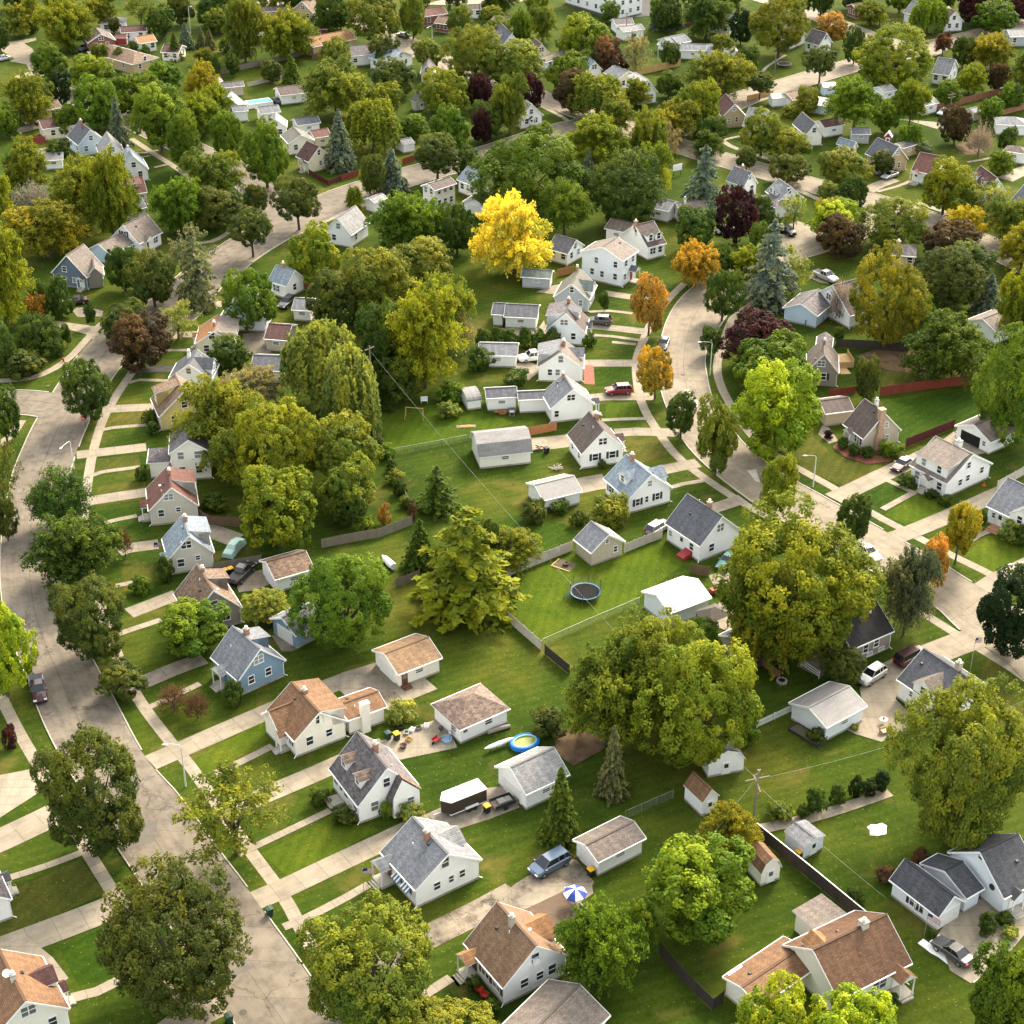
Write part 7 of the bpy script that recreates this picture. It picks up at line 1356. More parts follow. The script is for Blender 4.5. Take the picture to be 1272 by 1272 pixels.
# ------------------------------------------------------------------ bins
for P, lab, lid in [((605, 1009), 'black bin with yellow lid beside the utility trailer', 'y'), ((734, 1088), 'black bin with yellow lid at the corner of the garage by the minivan', 'y'), ((493, 919), 'yellow-lidded bin on the patio behind the dormered house', 'y'), ((482, 918), 'dark green bin left of the patio bin', 'g'), ((280, 715), 'left of two yellow-lidded bins behind taupe house', 'y'), ((287, 713), 'right of two yellow-lidded bins behind taupe house', 'y'), ((335, 780), 'yellow-lidded bin behind the blue house', 'y'), ((992, 1066), 'yellow-lidded bin beside the small white shed by dark fence', 'y'), ((335, 1137), 'dark green bin at the kerb of the left street', 'g'), ((285, 1270), 'dark green bin at the bottom edge of the street', 'g'), ((679, 563), 'black bin on the drive beside the barn-roofed garage', 'b'), ((1052, 853), 'bin with yellow lid behind the silver crossover', 'y'), ((655, 434), 'bin with yellow lid near the white pickup', 'y')]: bin_(P, lab, lid)
# ------------------------------------------------------------------ garden things
a = g((727, 741)); o = empty('trampoline', a); R = 2.15
MB().lathe([(R - .2, .9), (R, .93), (R + .02, .88), (R - .2, .87)], 32).build('pad', surf('trampoline pad', (.05, .17, .27), .5, 2, 9, .1), o); MB().lathe([(0, .9), (R - .2, .9)], 32).build('mat', surf('trampoline mat', (.012, .011, .011), .85, 2, 9, .15, spec=.1), o)
for k in range(6):
    t = k * pi / 3 + .3; c_, s_ = cos(t), sin(t); MB().tube([(R * c_, R * s_, 0), (R * c_, R * s_, .88)], .035, 6).build('leg', GALV, o); MB().tube([(R * 1.03 * c_, R * 1.03 * s_, .3), (R * 1.03 * c_, R * 1.03 * s_, 2.5)], .03, 6).build('net_pole', DARK, o)
m = MB()
for k in range(96):
    t = 2 * pi * k / 96; z1 = 2.35 - .3 * sin((t - .3) * 3 % pi); m.tube([(R * cos(t), R * sin(t), .93), (R * cos(t), R * sin(t), z1)], .006, 3, cap=False)
for z in np.linspace(1.0, 2.0, 12): m.tube([(R * cos(2 * pi * k / 32), R * sin(2 * pi * k / 32), z) for k in range(33)], .006, 3, cap=False)
m.build('net', DARK, o); st = MB()
for s in (-.22, .22): st.tube([(-R - .9, s - .5, 0), (-R - .5, s - .5, .55), (-R + .1, s - .4, .85)], .05, 5)
st.build('ladder', surf('trampoline pad', (.05, .17, .27)), o); tag(o, 'round trampoline with blue pad and safety net on the lawn', 'trampoline', None, (727, 741))
a = g((652, 925)); o = empty('inflatable_pool', a, .5); n_ = 20; m = MB()
for z, r_ in ((.16, .2), (.48, .2)): m.tube([(1.75 * cos(2 * pi * k / n_), 1.3 * sin(2 * pi * k / n_), z) for k in range(n_ + 1)], r_, 8, cap=False)
m.build('ring', surf('pool blue vinyl', (.02, .2, .62), .3, 2, 8, .2), o); m = MB(); m.face([(1.7 * cos(2 * pi * k / n_), 1.25 * sin(2 * pi * k / n_), .42) for k in range(n_)]); m.build('water', surf('greenish water', (.32, .36, .06), .15, 1, 6, .15), o); m = MB(); m.tube([(1.5 * cos(2 * pi * k / n_), 1.08 * sin(2 * pi * k / n_), .55) for k in range(n_ + 1)], .1, 6, cap=False); m.build('inner_ring', surf('pool pale vinyl', (.35, .6, .75), .3, 2, 8, .1), o); tag(o, 'oval blue inflatable pool with greenish water', 'pool', None, (652, 925))
o = place_box('canoe', (620, 929), 'white kayak lying on dark posts beside the pool', 'kayak', [('hull', TRIM, [lambda m: m.tube([(-2.1, 0, .75), (-1.4, 0, .68), (0, 0, .64), (1.4, 0, .68), (2.1, 0, .75)], [.03, .24, .32, .24, .03], 8)]), ('stand', DARK, [(-1.25, -1.15, -.06, .06, 0, .5), (1.15, 1.25, -.06, .06, 0, .5)])], .55)
# parasol and its table
a = g((714, 1126)); o = empty('patio_umbrella', a); ws, bs_ = surf('canvas white', (.78, .78, .76), .7), surf('canvas blue', (.03, .06, .32), .7); MB().tube([(0, 0, 0), (0, 0, 2.6)], .03, 6).build('pole', GALV, o); m = MB()
for k in range(8):
    t0, t1 = 2 * pi * k / 8, 2 * pi * (k + 1) / 8; q0, q1 = (1.3 * cos(t0), 1.3 * sin(t0), 1.95), (1.3 * cos(t1), 1.3 * sin(t1), 1.95); m0, m1 = (.7 * cos(t0), .7 * sin(t0), 2.36), (.7 * cos(t1), .7 * sin(t1), 2.36)
    m.face([(0, 0, 2.58), m0, m1], k % 2); m.face([m0, q0, q1, m1], k % 2); m.face([q0, (q0[0], q0[1], 1.82), (q1[0], q1[1], 1.82), q1], k % 2)
m.build('canopy', [ws, bs_], o); MB().lathe([(0, 0), (.3, 0), (.3, .08), (.05, .14)], 10).build('base', CONC, o); tag(o, 'blue and white striped parasol beside the wooden deck', 'parasol', None, (714, 1126))
o = place_box('garden_bench', (722, 1135), 'weathered bench frame below the parasol', 'bench', [('seat', woodm('weath'), [(-1.1, 1.1, -.25, .25, .42, .48)]), ('backrest', woodm('weath'), [(-1.1, 1.1, .25, .3, .5, .9)]), ('leg', woodm('weath'), [(-1.0, -.92, -.2, .2, 0, .42)]), ('leg', woodm('weath'), [(.92, 1.0, -.2, .2, 0, .42)])], .6)
o = place_box('timber_deck', (690, 1135), 'brown timber deck behind the brown and orange roofed house', 'deck', [('deck_boards', woodm('brown'), [(-2.6, 2.6, -2.0 + .25 * k, -1.77 + .25 * k, .3, .36) for k in range(16)]), ('rim', woodm('brown'), [(-2.65, 2.65, -2.05, -2.0, 0, .36), (-2.65, 2.65, 2.0, 2.05, 0, .36), (-2.65, -2.6, -2, 2, 0, .36), (2.6, 2.65, -2, 2, 0, .36)]), ('rail', TRIM, [(2.56, 2.62, -2, 2, .9, .98), (2.56, 2.62, -2, -1.92, .36, .9), (2.56, 2.62, 1.92, 2, .36, .9)])], .58)
redc = surf('red paint chair', (.42, .035, .02), .55, 2, 8, .12)
lawn_chair((595, 1232), 'left red garden chair before the brown and orange roofed house', redc, 1.0, 'red garden chairs'); lawn_chair((602, 1239), 'right red garden chair before the brown and orange roofed house', redc, 1.0, 'red garden chairs')
o = place_box('gazebo', (884, 778), 'dark canopy gazebo behind the white metal-roofed garage', 'gazebo', [('post', DARK, [(x - .06, x + .06, y - .06, y + .06, 0, 2.2) for x in (x0,) for y in (y0,)]) for x0 in (-1.6, 1.6) for y0 in (-1.4, 1.4)] + [('canopy', surf('brown canvas', (.09, .075, .062), .8, 1, 7, .15), [lambda m: [m.face([(-1.9, -1.7, 2.15), (1.9, -1.7, 2.15), (.3, 0, 3.1), (-.3, 0, 3.1)]), m.face([(1.9, 1.7, 2.15), (-1.9, 1.7, 2.15), (-.3, 0, 3.1), (.3, 0, 3.1)]), m.face([(1.9, -1.7, 2.15), (1.9, 1.7, 2.15), (.3, 0, 3.1)]), m.face([(-1.9, 1.7, 2.15), (-1.9, -1.7, 2.15), (-.3, 0, 3.1)])]])], .6)
o = place_box('garden_mower', (889, 737), 'red ride-on mower near the white metal-roofed garage', 'mower', [('body', surf('mower red', (.4, .015, .02), .4, 2, 8, .1), [(-.8, .1, -.4, .4, .35, .85), (.1, .8, -.45, .45, .3, .55)]), ('seat', DARK, [(.2, .65, -.25, .25, .6, .72), (.62, .7, -.25, .25, .7, 1.1)])] + [('wheel', TYRE, [lambda m, x=x, y=y: m.tube([(x, y - .1, .25), (x, y + .1, .25)], .25, 10)]) for x in (-.55, .55) for y in (-.42, .42)], .4)
# swimming pool of the far garden, white decked
o = place_box('above_ground_pool', (322, 131), 'turquoise swimming pool with pale deck in the far garden', 'pool', [('wall', TRIM, [(-3.2, 3.2, -1.7, -1.55, 0, 1.15), (-3.2, 3.2, 1.55, 1.7, 0, 1.15), (-3.2, -3.05, -1.55, 1.55, 0, 1.15), (3.05, 3.2, -1.55, 1.55, 0, 1.15)]), ('water', surf('pool water', (.16, .42, .48), .1, 1, 5, .1), [(-3.05, 3.05, -1.55, 1.55, .3, 1.0)])], .45)
# swing frame, sandpit, fire pits, garden litter
o = place_box('swing_frame', (515, 520), 'bare wooden swing frame on the long lawn', 'swing frame', [('beam', woodm('yellow'), [lambda m: m.tube([(-1.5, 0, 2.0), (1.5, 0, 2.0)], .06, 6)])] + [('leg', woodm('yellow'), [lambda m, x=x, y=y: m.tube([(x, 0, 2.0), (x * 1.12, y, 0)], .05, 6)]) for x in (-1.4, 1.4) for y in (-.6, .6)], -.15)
o = place_box('garden_seat_swing', (527, 500), 'little white garden seat on the lawn beside swing frame', 'seat', [('seat', TRIM, [(-.6, .6, -.3, .3, .4, .46)]), ('backrest', TRIM, [(-.6, .6, .3, .34, .5, 1.0)]), ('leg', TRIM, [(-.55, -.48, -.3, .3, 0, .4)]), ('leg', TRIM, [(.48, .55, -.3, .3, 0, .4)])], .1)
o = place_box('board_stack', (579, 530), 'low stack of planks on the lawn by barn-roofed garage', 'lumber', [('board', woodm('weath'), [(-1.6, 1.6, -.5 + .2 * k, -.34 + .2 * k, .02, .1) for k in range(5)]), ('plank', woodm('yellow'), [(-1.0, 1.1, -.3, -.1, .1, .2), (-.9, .9, .05, .2, .1, .22)])], .12)
o = place_box('stone_fire_ring', (971, 847), 'round stone fire pit beneath the big ash tree', 'fire pit', [('ring', surf('fire stones', (.3, .28, .25), .9, 4, 12, .4), [lambda m: m.lathe([(.45, 0), (.75, 0), (.72, .3), (.48, .3)], 10)]), ('ash', DARK, [lambda m: m.lathe([(0, .1), (.46, .1)], 10)])])
o = place_box('sand_pit', (701, 702), 'timber edged fire pit corner beside the beige garage', 'fire pit', [('edging', woodm('yellow'), [(-1.5, 1.5, -1.3, -1.15, 0, .15), (-1.5, -1.35, -1.15, 1.0, 0, .15)]), ('fire_bowl', surf('rusty bowl', (.06, .03, .02), .7, 3, 9, .3), [lambda m: m.lathe([(0, .1), (.4, .12), (.5, .4), (.42, .4), (0, .2)], 10, c=(.2, .1, 0))]), ('earth', surf('pit soil', (.1, .085, .05), .95, 2, 9, .4), [(-1.35, 1.5, -1.15, 1.2, .0, .03)])], -.55)
o = place_box('planter_bed', (1003, 915), 'dark edged raised planter below the streaked-roof garage', 'planter', [('edging', woodm('dark'), [(-2.4, 2.4, -.9, -.8, 0, .4), (-2.4, 2.4, .8, .9, 0, .4), (-2.4, -2.3, -.8, .8, 0, .4), (2.3, 2.4, -.8, .8, 0, .4)]), ('soil', surf('pit soil', (.1, .085, .05)), [(-2.3, 2.3, -.8, .8, .0, .3)])], -.85)
o = place_box('white_cloth', (1092, 1032), 'white cloth lying on the lawn', 'cloth', [('fabric', surf('cotton white', (.8, .79, .75), .8, 2, 8, .06), [lambda m: [m.face([(-1.3, -.5, .03), (-.4, -.8, .06), (-.2, .1, .12), (-1.0, .3, .04)]), m.face([(-.4, -.8, .06), (.6, -.7, .04), (.9, .1, .05), (-.2, .1, .12)]), m.face([(-1.0, .3, .04), (-.2, .1, .12), (.1, 1.0, .05), (-.5, 1.2, .03), (-1.15, .8, .05)]), m.face([(-.2, .1, .12), (.9, .1, .05), (1.2, .6, .03), (.8, 1.15, .06), (.1, 1.0, .05)])]])], .2)
o = place_box('cloth_strip', (1178, 1193), 'long white cloth strip on the lawn by grey sedan', 'cloth', [('fabric', surf('cotton white', (.8, .79, .75)), [lambda m: [m.face([(-3.6 + k * .9, -.45 - .06 * (k % 3), .03 + .02 * (k % 2)), (-2.7 + k * .9, -.45 - .06 * ((k + 1) % 3), .03 + .02 * ((k + 1) % 2)), (-2.7 + k * .9, .5, .03 + .02 * (k % 2)), (-3.6 + k * .9, .5, .05 - .02 * (k % 2))]) for k in range(8)]])], -.86)
for P, lab, c in [((560, 918), 'silver barbecue grill on the patio by the hipped garage roof', GALV), ((548, 912), 'black kettle grill on the patio by the hipped garage roof', DARK)]:
    place_box('barbecue_grill', P, lab, 'grill', [('bowl', c, [lambda m: m.lathe([(0, .7), (.25, .75), (.34, .95), (.3, 1.12), (0, 1.2)], 12)]), ('leg', DARK, [lambda m: m.tube([(0, 0, .75), (.3, 0, 0)], .025, 5)]), ('leg', DARK, [lambda m: m.tube([(0, 0, .75), (-.2, .25, 0)], .025, 5)]), ('leg', DARK, [lambda m: m.tube([(0, 0, .75), (-.2, -.25, 0)], .025, 5)])])
place_box('fire_bowl', (501, 929), 'dark steel fire bowl on the patio', 'fire bowl', [('bowl', surf('rusty bowl', (.06, .03, .02)), [lambda m: m.lathe([(0, .05), (.35, .1), (.48, .45), (.42, .45), (0, .2)], 12)])])
place_box('round_tub', (555, 920), 'pale blue round tub on the patio', 'tub', [('tub', surf('tub blue', (.3, .45, .58), .5, 2, 8, .1), [lambda m: m.lathe([(0, .02), (.6, .02), (.66, .42), (.6, .42), (.56, .08), (0, .06)], 14)])])
place_box('wheelbarrow', (543, 921), 'red wheelbarrow on the patio', 'wheelbarrow', [('tray', surf('mower red', (.4, .015, .02)), [lambda m: [m.face([(-.5, -.3, .3), (.4, -.3, .3), (.6, -.4, .6), (-.7, -.4, .6)]), m.face([(-.5, .3, .3), (.4, .3, .3), (.6, .4, .6), (-.7, .4, .6)]), m.face([(-.5, -.3, .3), (.4, -.3, .3), (.4, .3, .3), (-.5, .3, .3)]), m.face([(-.5, -.3, .3), (-.5, .3, .3), (-.7, .4, .6), (-.7, -.4, .6)])]]), ('wheel', TYRE, [lambda m: m.tube([(-.75, -.05, .2), (-.75, .05, .2)], .2, 10)]), ('handle', woodm('weath'), [(.3, 1.0, -.32, -.28, .38, .42), (.3, 1.0, .28, .32, .38, .42)])], .9)
place_box('fallen_log', (620, 908), 'grey fallen log beside hipped garage', 'log', [('trunk', surf('log grey', (.26, .23, .19), .9, 2, 10, .35), [lambda m: m.tube([(-1.6, 0, .3), (0, .05, .33), (1.5, 0, .28)], [.26, .3, .25], 9)])], .45)
rngm = random.Random(9)
for k, (x, y) in enumerate([(505, 912), (512, 908), (520, 906), (508, 920), (497, 905), (530, 903)]):
    place_box('clutter_crate', (x, y), ['grey crate nearest the dark steel fire bowl', 'pale crate in the middle of the patio clutter', 'wooden crate right of the pale crate', 'low crate before the patio clutter', 'dark crate at the back left of the patio', 'white crate at the far end of patio clutter'][k], 'crate', [('body', [GALV, TRIM, woodm('weath'), woodm('yellow'), DARK, TRIM][k], [(-.35, .35, -.3, .3, .05, .12), (-.35, .35, -.3, -.26, .12, .4), (-.35, .35, .26, .3, .12, .4), (-.35, -.31, -.26, .26, .12, .4), (.31, .35, -.26, .26, .12, .4)])], rngm.random() * 3)
for k, (x, y, lab) in enumerate([(622, 515, 'left heap of timber beside the joined white garage'), (634, 512, 'right heap of timber beside the joined white garage'), (668, 560, 'heap of dark branches by the barn-roofed garage'), (690, 583, 'heap of pale branches and stones by the house garden')]):
    rr = random.Random(k); place_box('timber_heap', (x, y), lab, 'timber', [('stick', woodm(['orange', 'weath', 'dark', 'tan'][k]), [lambda m, q=q: m.tube([(rr.uniform(-1.2, 1.2), rr.uniform(-.6, .6), .1 + .04 * q), (rr.uniform(-1.2, 1.2), rr.uniform(-.6, .6), .15 + .05 * q)], .06, 5) for q in range(14)])])
place_box('garden_table_set', (1097, 899), 'small white table with red pot on the patio', 'table', [('tabletop', TRIM, [lambda m: m.lathe([(0, .7), (.5, .7), (.5, .75), (0, .75)], 12)]), ('leg', TRIM, [lambda m: m.tube([(0, 0, 0), (0, 0, .7)], .05, 6)]), ('pot', surf('mower red', (.4, .015, .02)), [lambda m: m.lathe([(0, .75), (.14, .75), (.18, 1.05), (0, 1.05)], 10)])])
place_box('wooden_crate_seat', (1098, 911), 'wooden seat with cushions on the patio', 'seat', [('seat', woodm('yellow'), [(-.5, .5, -.35, .35, .3, .4), (-.5, -.42, -.35, .35, 0, .6), (.42, .5, -.35, .35, 0, .6), (-.5, .5, .3, .38, .3, .8)]), ('cushion', TRIM, [(-.4, .4, -.3, .28, .4, .5)])], .4)
place_box('ac_unit', (636, 516), 'grey air-conditioning box beside the white rear wing', 'air conditioner', [('case', GALV, [(-.4, .4, -.4, .4, .05, .8)]), ('grille', DARK, [(-.3, .3, -.42, -.4, .15, .7)])])
place_box('traffic_cone', (1222, 603), 'orange cone beside the full-width dormer house', 'cone', [('cone', surf('cone orange', (.55, .1, .02), .6, 2, 8, .1), [lambda m: m.lathe([(.2, .03), (.03, .7), (0, .7)], 10), (-.25, .25, -.25, .25, 0, .03)])])
place_box('red_deck', (395, 358), 'red painted deck with railings behind the blue-grey roofed house', 'deck', [('deck_boards', woodm('red'), [(-2.4, 2.4, -1.6, 1.6, .5, .6)]), ('railing', woodm('red'), [(-2.4, 2.4, -1.65, -1.6, .6, 1.4), (2.35, 2.4, -1.6, 1.6, .6, 1.4), (-2.4, 2.4, -1.62, -1.6, 0, .5)])], .5)
place_box('red_deck', (44, 175), 'red deck beside the cream house with maroon roof', 'deck', [('deck_boards', woodm('red'), [(-2.2, 2.2, -1.8, 1.8, .5, .6)]), ('railing', woodm('red'), [(-2.2, 2.2, -1.85, -1.8, 0, 1.4), (-2.25, -2.2, -1.8, 1.8, 0, 1.4), (2.2, 2.25, -1.8, 1.8, 0, 1.4)])], .3)
place_box('new_wooden_deck', (1045, 450), 'new pale wooden deck beside brown stucco house', 'deck', [('deck_boards', surf('new deck boards', (.45, .3, .13)), [(-1.6, 1.6, -2.2, 2.2, .5, .58)]), ('railing', surf('new deck boards', (.45, .3, .13)), [(1.55, 1.6, -2.2, 2.2, .58, 1.5), (-1.6, 1.6, -2.25, -2.2, 0, 1.1)])], .1)
place_box('lookout_sign', (841, 218), 'pale noticeboard leaning among dark trees', 'board', [('board', TRIM, [(-1.2, 1.2, -.05, .05, 1.2, 2.6)]), ('leg', DARK, [(-1.0, -.9, -.05, .05, 0, 1.2)]), ('leg', DARK, [(.9, 1.0, -.05, .05, 0, 1.2)])], .5)
o = place_box('trampoline', (974, 83), 'dark far trampoline on the long lawn by bending path', 'trampoline', [('mat', DARK, [lambda m: m.lathe([(0, .9), (1.8, .9)], 20)]), ('rim', GALV, [lambda m: m.lathe([(1.8, .88), (2.0, .9), (1.98, .95), (1.8, .92)], 20)])] + [('leg', GALV, [lambda m, t=t: m.tube([(1.9 * cos(t), 1.9 * sin(t), 0), (1.9 * cos(t), 1.9 * sin(t), .9)], .03, 5)]) for t in (0, 1.57, 3.14, 4.71)])
place_box('boat_trailer', (483, 703), 'white boat half hidden behind the grey fence', 'boat', [('hull', TRIM, [lambda m: m.tube([(-1.9, 0, .8), (-1, 0, .7), (.6, 0, .65), (1.5, 0, .7)], [.08, .45, .55, .5], 10)]), ('stand', DARK, [(-1, -.9, -.6, .6, 0, .4), (.9, 1, -.6, .6, 0, .4)])], -1.0)
# ------------------------------------------------------------------ fences
fence([(627, 718), (668, 701), (711, 684)], 'tan board fence left of the beige garage', h=1.7); fence([(776, 687), (800, 677), (822, 669)], 'tan board fence right of the beige garage', h=1.6)
fence([(606, 749), (640, 780), (672, 808)], 'long diagonal tan fence across the middle gardens', h=1.6); fence([(677, 813), (707, 838)], 'short dark fence continuing the diagonal tan fence', col='dark', h=1.6); fence([(674, 803), (735, 776), (794, 751)], 'chain-link fence from diagonal fence to white metal roof', 'chain', h=1.2)
fence([(400, 681), (424, 676), (470, 668), (512, 652)], 'weathered board fence behind the brown roofed garage', col='weath', h=1.6); fence([(492, 730), (521, 719)], 'short weathered fence beside the tiered yellow-green tree', col='weath', h=1.5); fence([(937, 1037), (1005, 1092), (1075, 1150)], 'tall dark board fence with pale cap at lower right', col='dark', h=1.9, cap='white')
fence([(819, 1186), (848, 1219), (885, 1256), (898, 1246)], 'dark board fence at the bottom by orange-brown ranch', col='dark', h=1.8); fence([(1093, 492), (1150, 484), (1218, 476)], 'red board fence behind the green lawn', col='red', h=1.8); fence([(1030, 493), (1062, 489)], 'short red fence behind brown house', col='red', h=1.5); fence([(1125, 556), (1185, 532)], 'dark red fence beside the open garage', col='maroon', h=1.7)
fence([(940, 904), (983, 884)], 'white picket fence left of the streaked-roof garage', 'picket', 'white', 1.1); fence([(900, 922), (912, 915)], 'short white picket fence below the spreading tree', 'picket', 'white', 1.1); fence([(1238, 609), (1290, 580)], 'wooden fence behind the house at right edge', col='tan', h=1.7); fence([(654, 542), (691, 535)], 'orange-brown board fence beside the barn-roofed garage', col='orange', h=1.6)
fence([(791, 94), (818, 88), (845, 82)], 'yellow pine fence in the far gardens', col='yellow', h=1.9); fence([(1151, 141), (1198, 129), (1245, 117)], 'long rusty fence beside the far utility pole', col='rustw', h=1.8); fence([(1221, 150), (1290, 131)], 'orange-brown fence at upper right edge', col='rustw', h=1.5); fence([(500, 205), (516, 199)], 'red fence by the blue spruce at the street', col='red', h=1.5); fence([(424, 225), (445, 219)], 'red fence left of the blue spruce', col='red', h=1.5)
fence([(384, 217), (408, 231), (428, 223)], 'dark red fence round the deck of cream maroon-roofed house', col='maroon', h=1.3); fence([(1038, 432), (1080, 434), (1128, 438)], 'long dark fence behind brown stucco house', col='dark', h=1.8); fence([(484, 566), (530, 558), (580, 548)], 'chain-link fence across the long lawn', 'chain', h=1.2); fence([(463, 532), (490, 585), (513, 640)], 'rustic low fence along the wood', 'rail', 'weath', 1.2)
fence([(270, 94), (322, 82), (358, 74), (390, 64)], 'grey fence behind far gardens at upper left', col='weath', h=1.5); fence([(322, 82), (350, 97)], 'short grey fence between far gardens', col='weath', h=1.4); fence([(308, 108), (350, 98)], 'pale fence before the long white garage', col='tan', h=1.2); fence([(388, 75), (425, 66)], 'brown fence by terracotta roofed house', col='brown', h=1.7); fence([(777, 1018), (836, 992)], 'chain-link fence beside the orange-brown roofed shed', 'chain', h=1.3); fence([(693, 344), (712, 339)], 'rust red fence between grey garage and white house', col='orange', h=1.6)
fence([(858, 712), (880, 716)], 'wooden gate fence beside red cellar door', col='brown', h=1.6); fence([(266, 709), (298, 704), (325, 699)], 'weathered fence behind the covered car', col='weath', h=1.4); fence([(240, 640), (262, 652), (300, 655)], 'dark fence between the left gardens', col='brown', h=1.6); fence([(928, 125), (960, 118)], 'low fence by the tan stucco house', col='yellow', h=1.3); fence([(850, 35), (868, 30)], 'far red fence under dark trees', col='maroon', h=1.5); fence([(968, 843), (935, 818)], 'brown fence beneath the big ash tree', col='rustw', h=1.2); fence([(995, 828), (1017, 843)], 'deck rail behind the steep black roof', 'rail', 'white', 1.2); fence([(1000, 405), (1022, 400)], 'metal rail by attached white garage', 'rail', 'weath', 1.0)
# ------------------------------------------------------------------ street lights, poles and wires
street_light((882, 466), (869, 425), 'street light on the inner bend of the curving street'); street_light((1010, 605), (1000, 566), 'street light by the driveway right of the curving street'); street_light((231, 977), (205, 925), 'street light at the left street beside the driveway mouth'); street_light((92, 582), (66, 565), 'street light under the trees beside left street'); street_light((951, 197), (946, 170), 'street light on the far street by olive trees'); street_light((1268, 735), (1252, 702), 'street light at the right edge'); street_light((537, 54), (530, 35), 'street light on the far street near olive tree'); street_light((79, 136), (75, 98), 'tall light pole before the yellow brick house'); street_light((237, 42), (234, 8), 'tall pale pole behind small spruces'); street_light((817, 75), (816, 58), 'pale pole in the garden by yellow pine fence', 6)
W1, h1 = utility_pole((463, 518), 393, 'tall utility pole beside the weeping tree', ((-.5, 1.0, .4),), .4); W2, h2 = utility_pole((935, 1030), 956, 'utility pole with crossed arms beside the dark fence', ((-1.3, 1.5, .1), (-2.0, 1.5, 1.5), (-.4, .6, .8)), .2); W3, h3 = utility_pole((1179, 145), 117, 'utility pole beside the rusty far fence', ((-.4, 1.2, .2), (-1.1, 1.2, .2)), .3); W4, h4 = utility_pole((353, 74), 60, 'utility pole by the terracotta roofed house', ((-.4, 1.2, .2),), .3); utility_pole((778, 42), 25, 'utility pole beside the low white garage at the top', ((-.3, .7, .3),), .2); utility_pole((596, 30), 16, 'utility pole in front of brown roofed house', ((-.3, .9, .3),), .2); utility_pole((962, 93), 66, 'bare pole on the far lawn', ((-.3, .3, .3),), .2)
wire((W1.x, W1.y, h1 - .8), (W2.x, W2.y, h2 - 1.5), 'long wire crossing the middle gardens between two poles', 1.6); wire((W2.x, W2.y, h2 - 1.4), (*G((1290, 868), 6).xy, 6.5), 'wire running right from the pole over the lawns', .9); wire((W2.x + .6, W2.y, h2 - .5), (*G((865, 1045), 3).xy, 3.0), 'wire from the pole to the orange-brown roofed shed', .3); wire((W2.x - .6, W2.y, h2 - 2), (*G((815, 1120), 4).xy, 4.0), 'wire from the pole towards round bright tree', .4); wire((W2.x, W2.y, h2 - 2.1), (*G((1100, 1120), 5).xy, 5.5), 'wire from the pole to the ranch roof', .4)
# stop sign
a = g((105, 536)); o = empty('stop_sign', a, -.4); MB().tube([(0, 0, 0), (0, 0, 2.6)], .035, 6).build('post', GALV, o); m = MB(); m.face([(.42 * cos(pi / 8 + k * pi / 4), -.05, 2.4 + .42 * sin(pi / 8 + k * pi / 4)) for k in range(8)]); m.face([(.42 * cos(pi / 8 + k * pi / 4), -.03, 2.4 + .42 * sin(pi / 8 + k * pi / 4)) for k in range(8)][::-1], 1); pl_ = m.build('sign_plate', [surf('sign red', (.5, .03, .03), .5), GALV], o)
cu = bpy.data.curves.new('stop text', 'FONT'); cu.body = 'STOP'; cu.size = .3; cu.align_x = 'CENTER'; cu.align_y = 'CENTER'; tc_ = bpy.data.objects.new('t', cu); COL.objects.link(tc_); bpy.context.view_layer.update(); me_ = bpy.data.meshes.new_from_object(tc_.evaluated_get(bpy.context.evaluated_depsgraph_get())); bpy.data.objects.remove(tc_); me_.materials.clear(); me_.materials.append(TRIM); tx = link('lettering', me_); tx.parent = pl_; tx.matrix_basis = Matrix.Translation((0, -.056, 2.4)) @ Matrix.Rotation(pi / 2, 4, 'X'); tag(o, 'red stop sign at the left street junction', 'stop sign', None, (105, 525))
place_box('fire_hydrant', (79, 449), 'red hydrant on the corner verge', 'hydrant', [('barrel', surf('sign red', (.5, .03, .03)), [lambda m: m.lathe([(0, 0), (.18, 0), (.18, .5), (.12, .6), (.16, .7), (0, .8)], 10)]), ('nozzle', surf('sign red', (.5, .03, .03)), [lambda m: m.tube([(-.25, 0, .5), (.25, 0, .5)], .06, 6)])])
# flags
for P, h_, lab, ang, base in [((1204, 840), 6.0, 'small flag on a pole before the dark grey roofed house', .6, 0), ((1148, 1163), 3.4, 'flag on a short pole beside the attached garage', -.6, 0), ((452, 1108), 3.4, 'flag on an angled staff at the awninged house', .4, 0), ((193, 693), 2.6, 'small flag before the beige stone house', .4, 0)]:
    a = g(P); o = empty('flag_pole', a, ang); MB().tube([(0, 0, 0), (0, 0, h_)], .03, 6).build('pole', GALV, o); link('flag', FLAG if 'FLAG' in globals() else globals().setdefault('FLAG', flag_mesh()), o, Matrix.Translation((.03, 0, h_ - .05))); tag(o, lab, 'flag', None, P)

for P, lab in [((302, 1258), 'round manhole cover in the left street at the bottom'), ((848, 466), 'round manhole cover in the curving street'), ((60, 480), 'round manhole cover at the left street junction')]:
    a = g(P); place_box('manhole_cover', P, lab, 'manhole cover', [('lid', surf('cast iron', (.07, .06, .05), .7, 6, 20, .3), [lambda m: m.lathe([(.38, .0), (.38, .015), (0, .02)], 16)])], 0, .078, False)
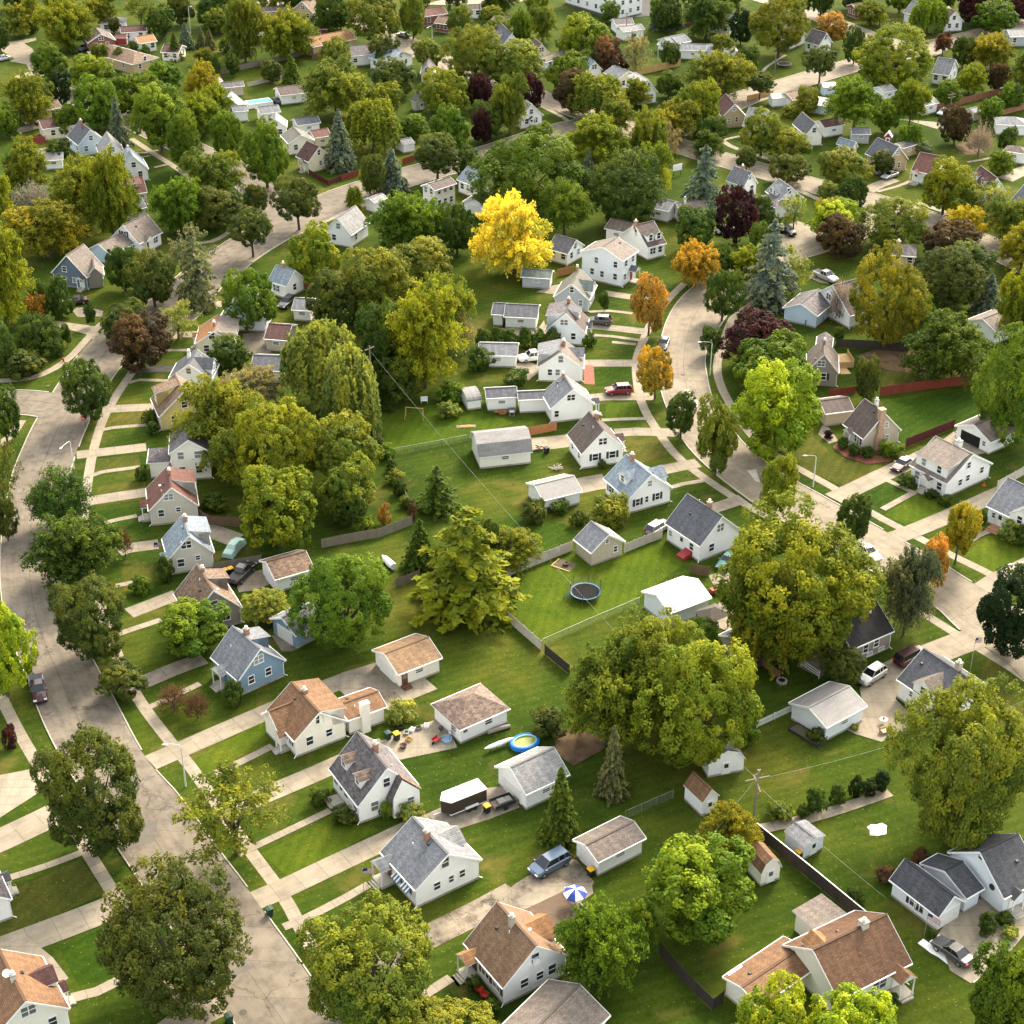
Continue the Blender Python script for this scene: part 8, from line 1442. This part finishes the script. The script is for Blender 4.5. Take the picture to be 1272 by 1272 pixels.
# ------------------------------------------------------------------ labels of trees and shrubs: each told by its look and by what it stands beside
def rel(dx, dy):
    if abs(dx) > abs(dy) * 1.1: return 'left of the' if dx < 0 else 'right of the'
    return 'behind the' if dy < 0 else 'in front of the'
def art(s): return s[4:] if s.startswith('the ') else s
def label_veg():
    used = set(LABELS); trees = VEG
    for v in trees:
        x, y = v['px']; nice = sorted(PLACES, key=lambda q: hypot(q[1][0] - x, (q[1][1] - y) * 1.3))
        size = 'small ' if v['size'] < (2.4 if v['cat'] != 'shrub' else .9) else 'large ' if v['size'] > (5.2 if v['cat'] != 'shrub' else 2) else ''
        head = size + v['col'] + ' ' + v['word']; lab = None
        if v['hint']:
            c = head + ' ' + v['hint']
            if c not in used: lab = c
        if not lab:
            for L, q in nice[:60]:
                c = head + ' ' + rel(x - q[0], y - q[1]) + ' ' + L
                if len(c.split()) <= 16 and c not in used: lab = c; break
        used.add(lab); v['o'].name = v['name'] if 'name' in v else KWORD[v['kind']][0]; tag(v['o'], lab, v['cat'])
        nm = {'conifer': 'conifers among the houses', 'shrub': 'garden shrubs'}.get(v['cat'], 'trees of the neighbourhood'); v['o']['group'] = nm
label_veg()
# ------------------------------------------------------------------ light, sky, camera
SUN_EL, SUN_AZ = radians(38), radians(28)      # azimuth from +y towards +x
w = bpy.data.worlds.new('World'); sc.world = w; w.use_nodes = True
n = w.node_tree.nodes; sky = n.new('ShaderNodeTexSky'); sky.sky_type = 'NISHITA'; sky.sun_disc = False; sky.sun_elevation = SUN_EL; sky.sun_rotation = SUN_AZ
sky.air_density = 1.2; sky.dust_density = 3.0; sky.ozone_density = .8
hz = n.new('ShaderNodeHueSaturation'); hz.inputs['Saturation'].default_value = .42; tint = n.new('ShaderNodeMixRGB'); tint.blend_type = 'MULTIPLY'; tint.inputs['Fac'].default_value = 1; tint.inputs[2].default_value = (1.0, .955, .87, 1)   # thin high cloud
w.node_tree.links.new(sky.outputs[0], hz.inputs['Color']); w.node_tree.links.new(hz.outputs[0], tint.inputs[1]); w.node_tree.links.new(tint.outputs[0], n['Background'].inputs['Color']); n['Background'].inputs['Strength'].default_value = SKY_STRENGTH
s = bpy.data.lights.new('sun', 'SUN'); s.energy = SUN_ENERGY; s.angle = radians(SUN_ANGLE); s.color = (1, .86, .66)
so = bpy.data.objects.new('sun', s); COL.objects.link(so); d = Vector((sin(SUN_AZ) * cos(SUN_EL), cos(SUN_AZ) * cos(SUN_EL), sin(SUN_EL))); so.rotation_euler = d.to_track_quat('Z', 'Y').to_euler()
cam = bpy.data.cameras.new('camera'); co = bpy.data.objects.new('camera', cam); COL.objects.link(co); co.location = (0, 0, CH); co.rotation_euler = (pi / 2 - PITCH, 0, 0)
cam.sensor_width = 36; cam.lens = 36 * F / 1272; cam.clip_end = 8000; cam.clip_start = 1; sc.camera = co
sc.view_settings.view_transform = 'Standard'; sc.view_settings.look = 'None'; sc.view_settings.exposure = EXPOSURE; sc.view_settings.gamma = 1; sc.view_settings.use_curve_mapping = False
sc.cycles.max_bounces = 6; sc.cycles.diffuse_bounces = 3; sc.cycles.transmission_bounces = 3; sc.cycles.transparent_max_bounces = 4; sc.cycles.caustics_reflective = False; sc.cycles.caustics_refractive = False
sc.cycles.use_denoising = True
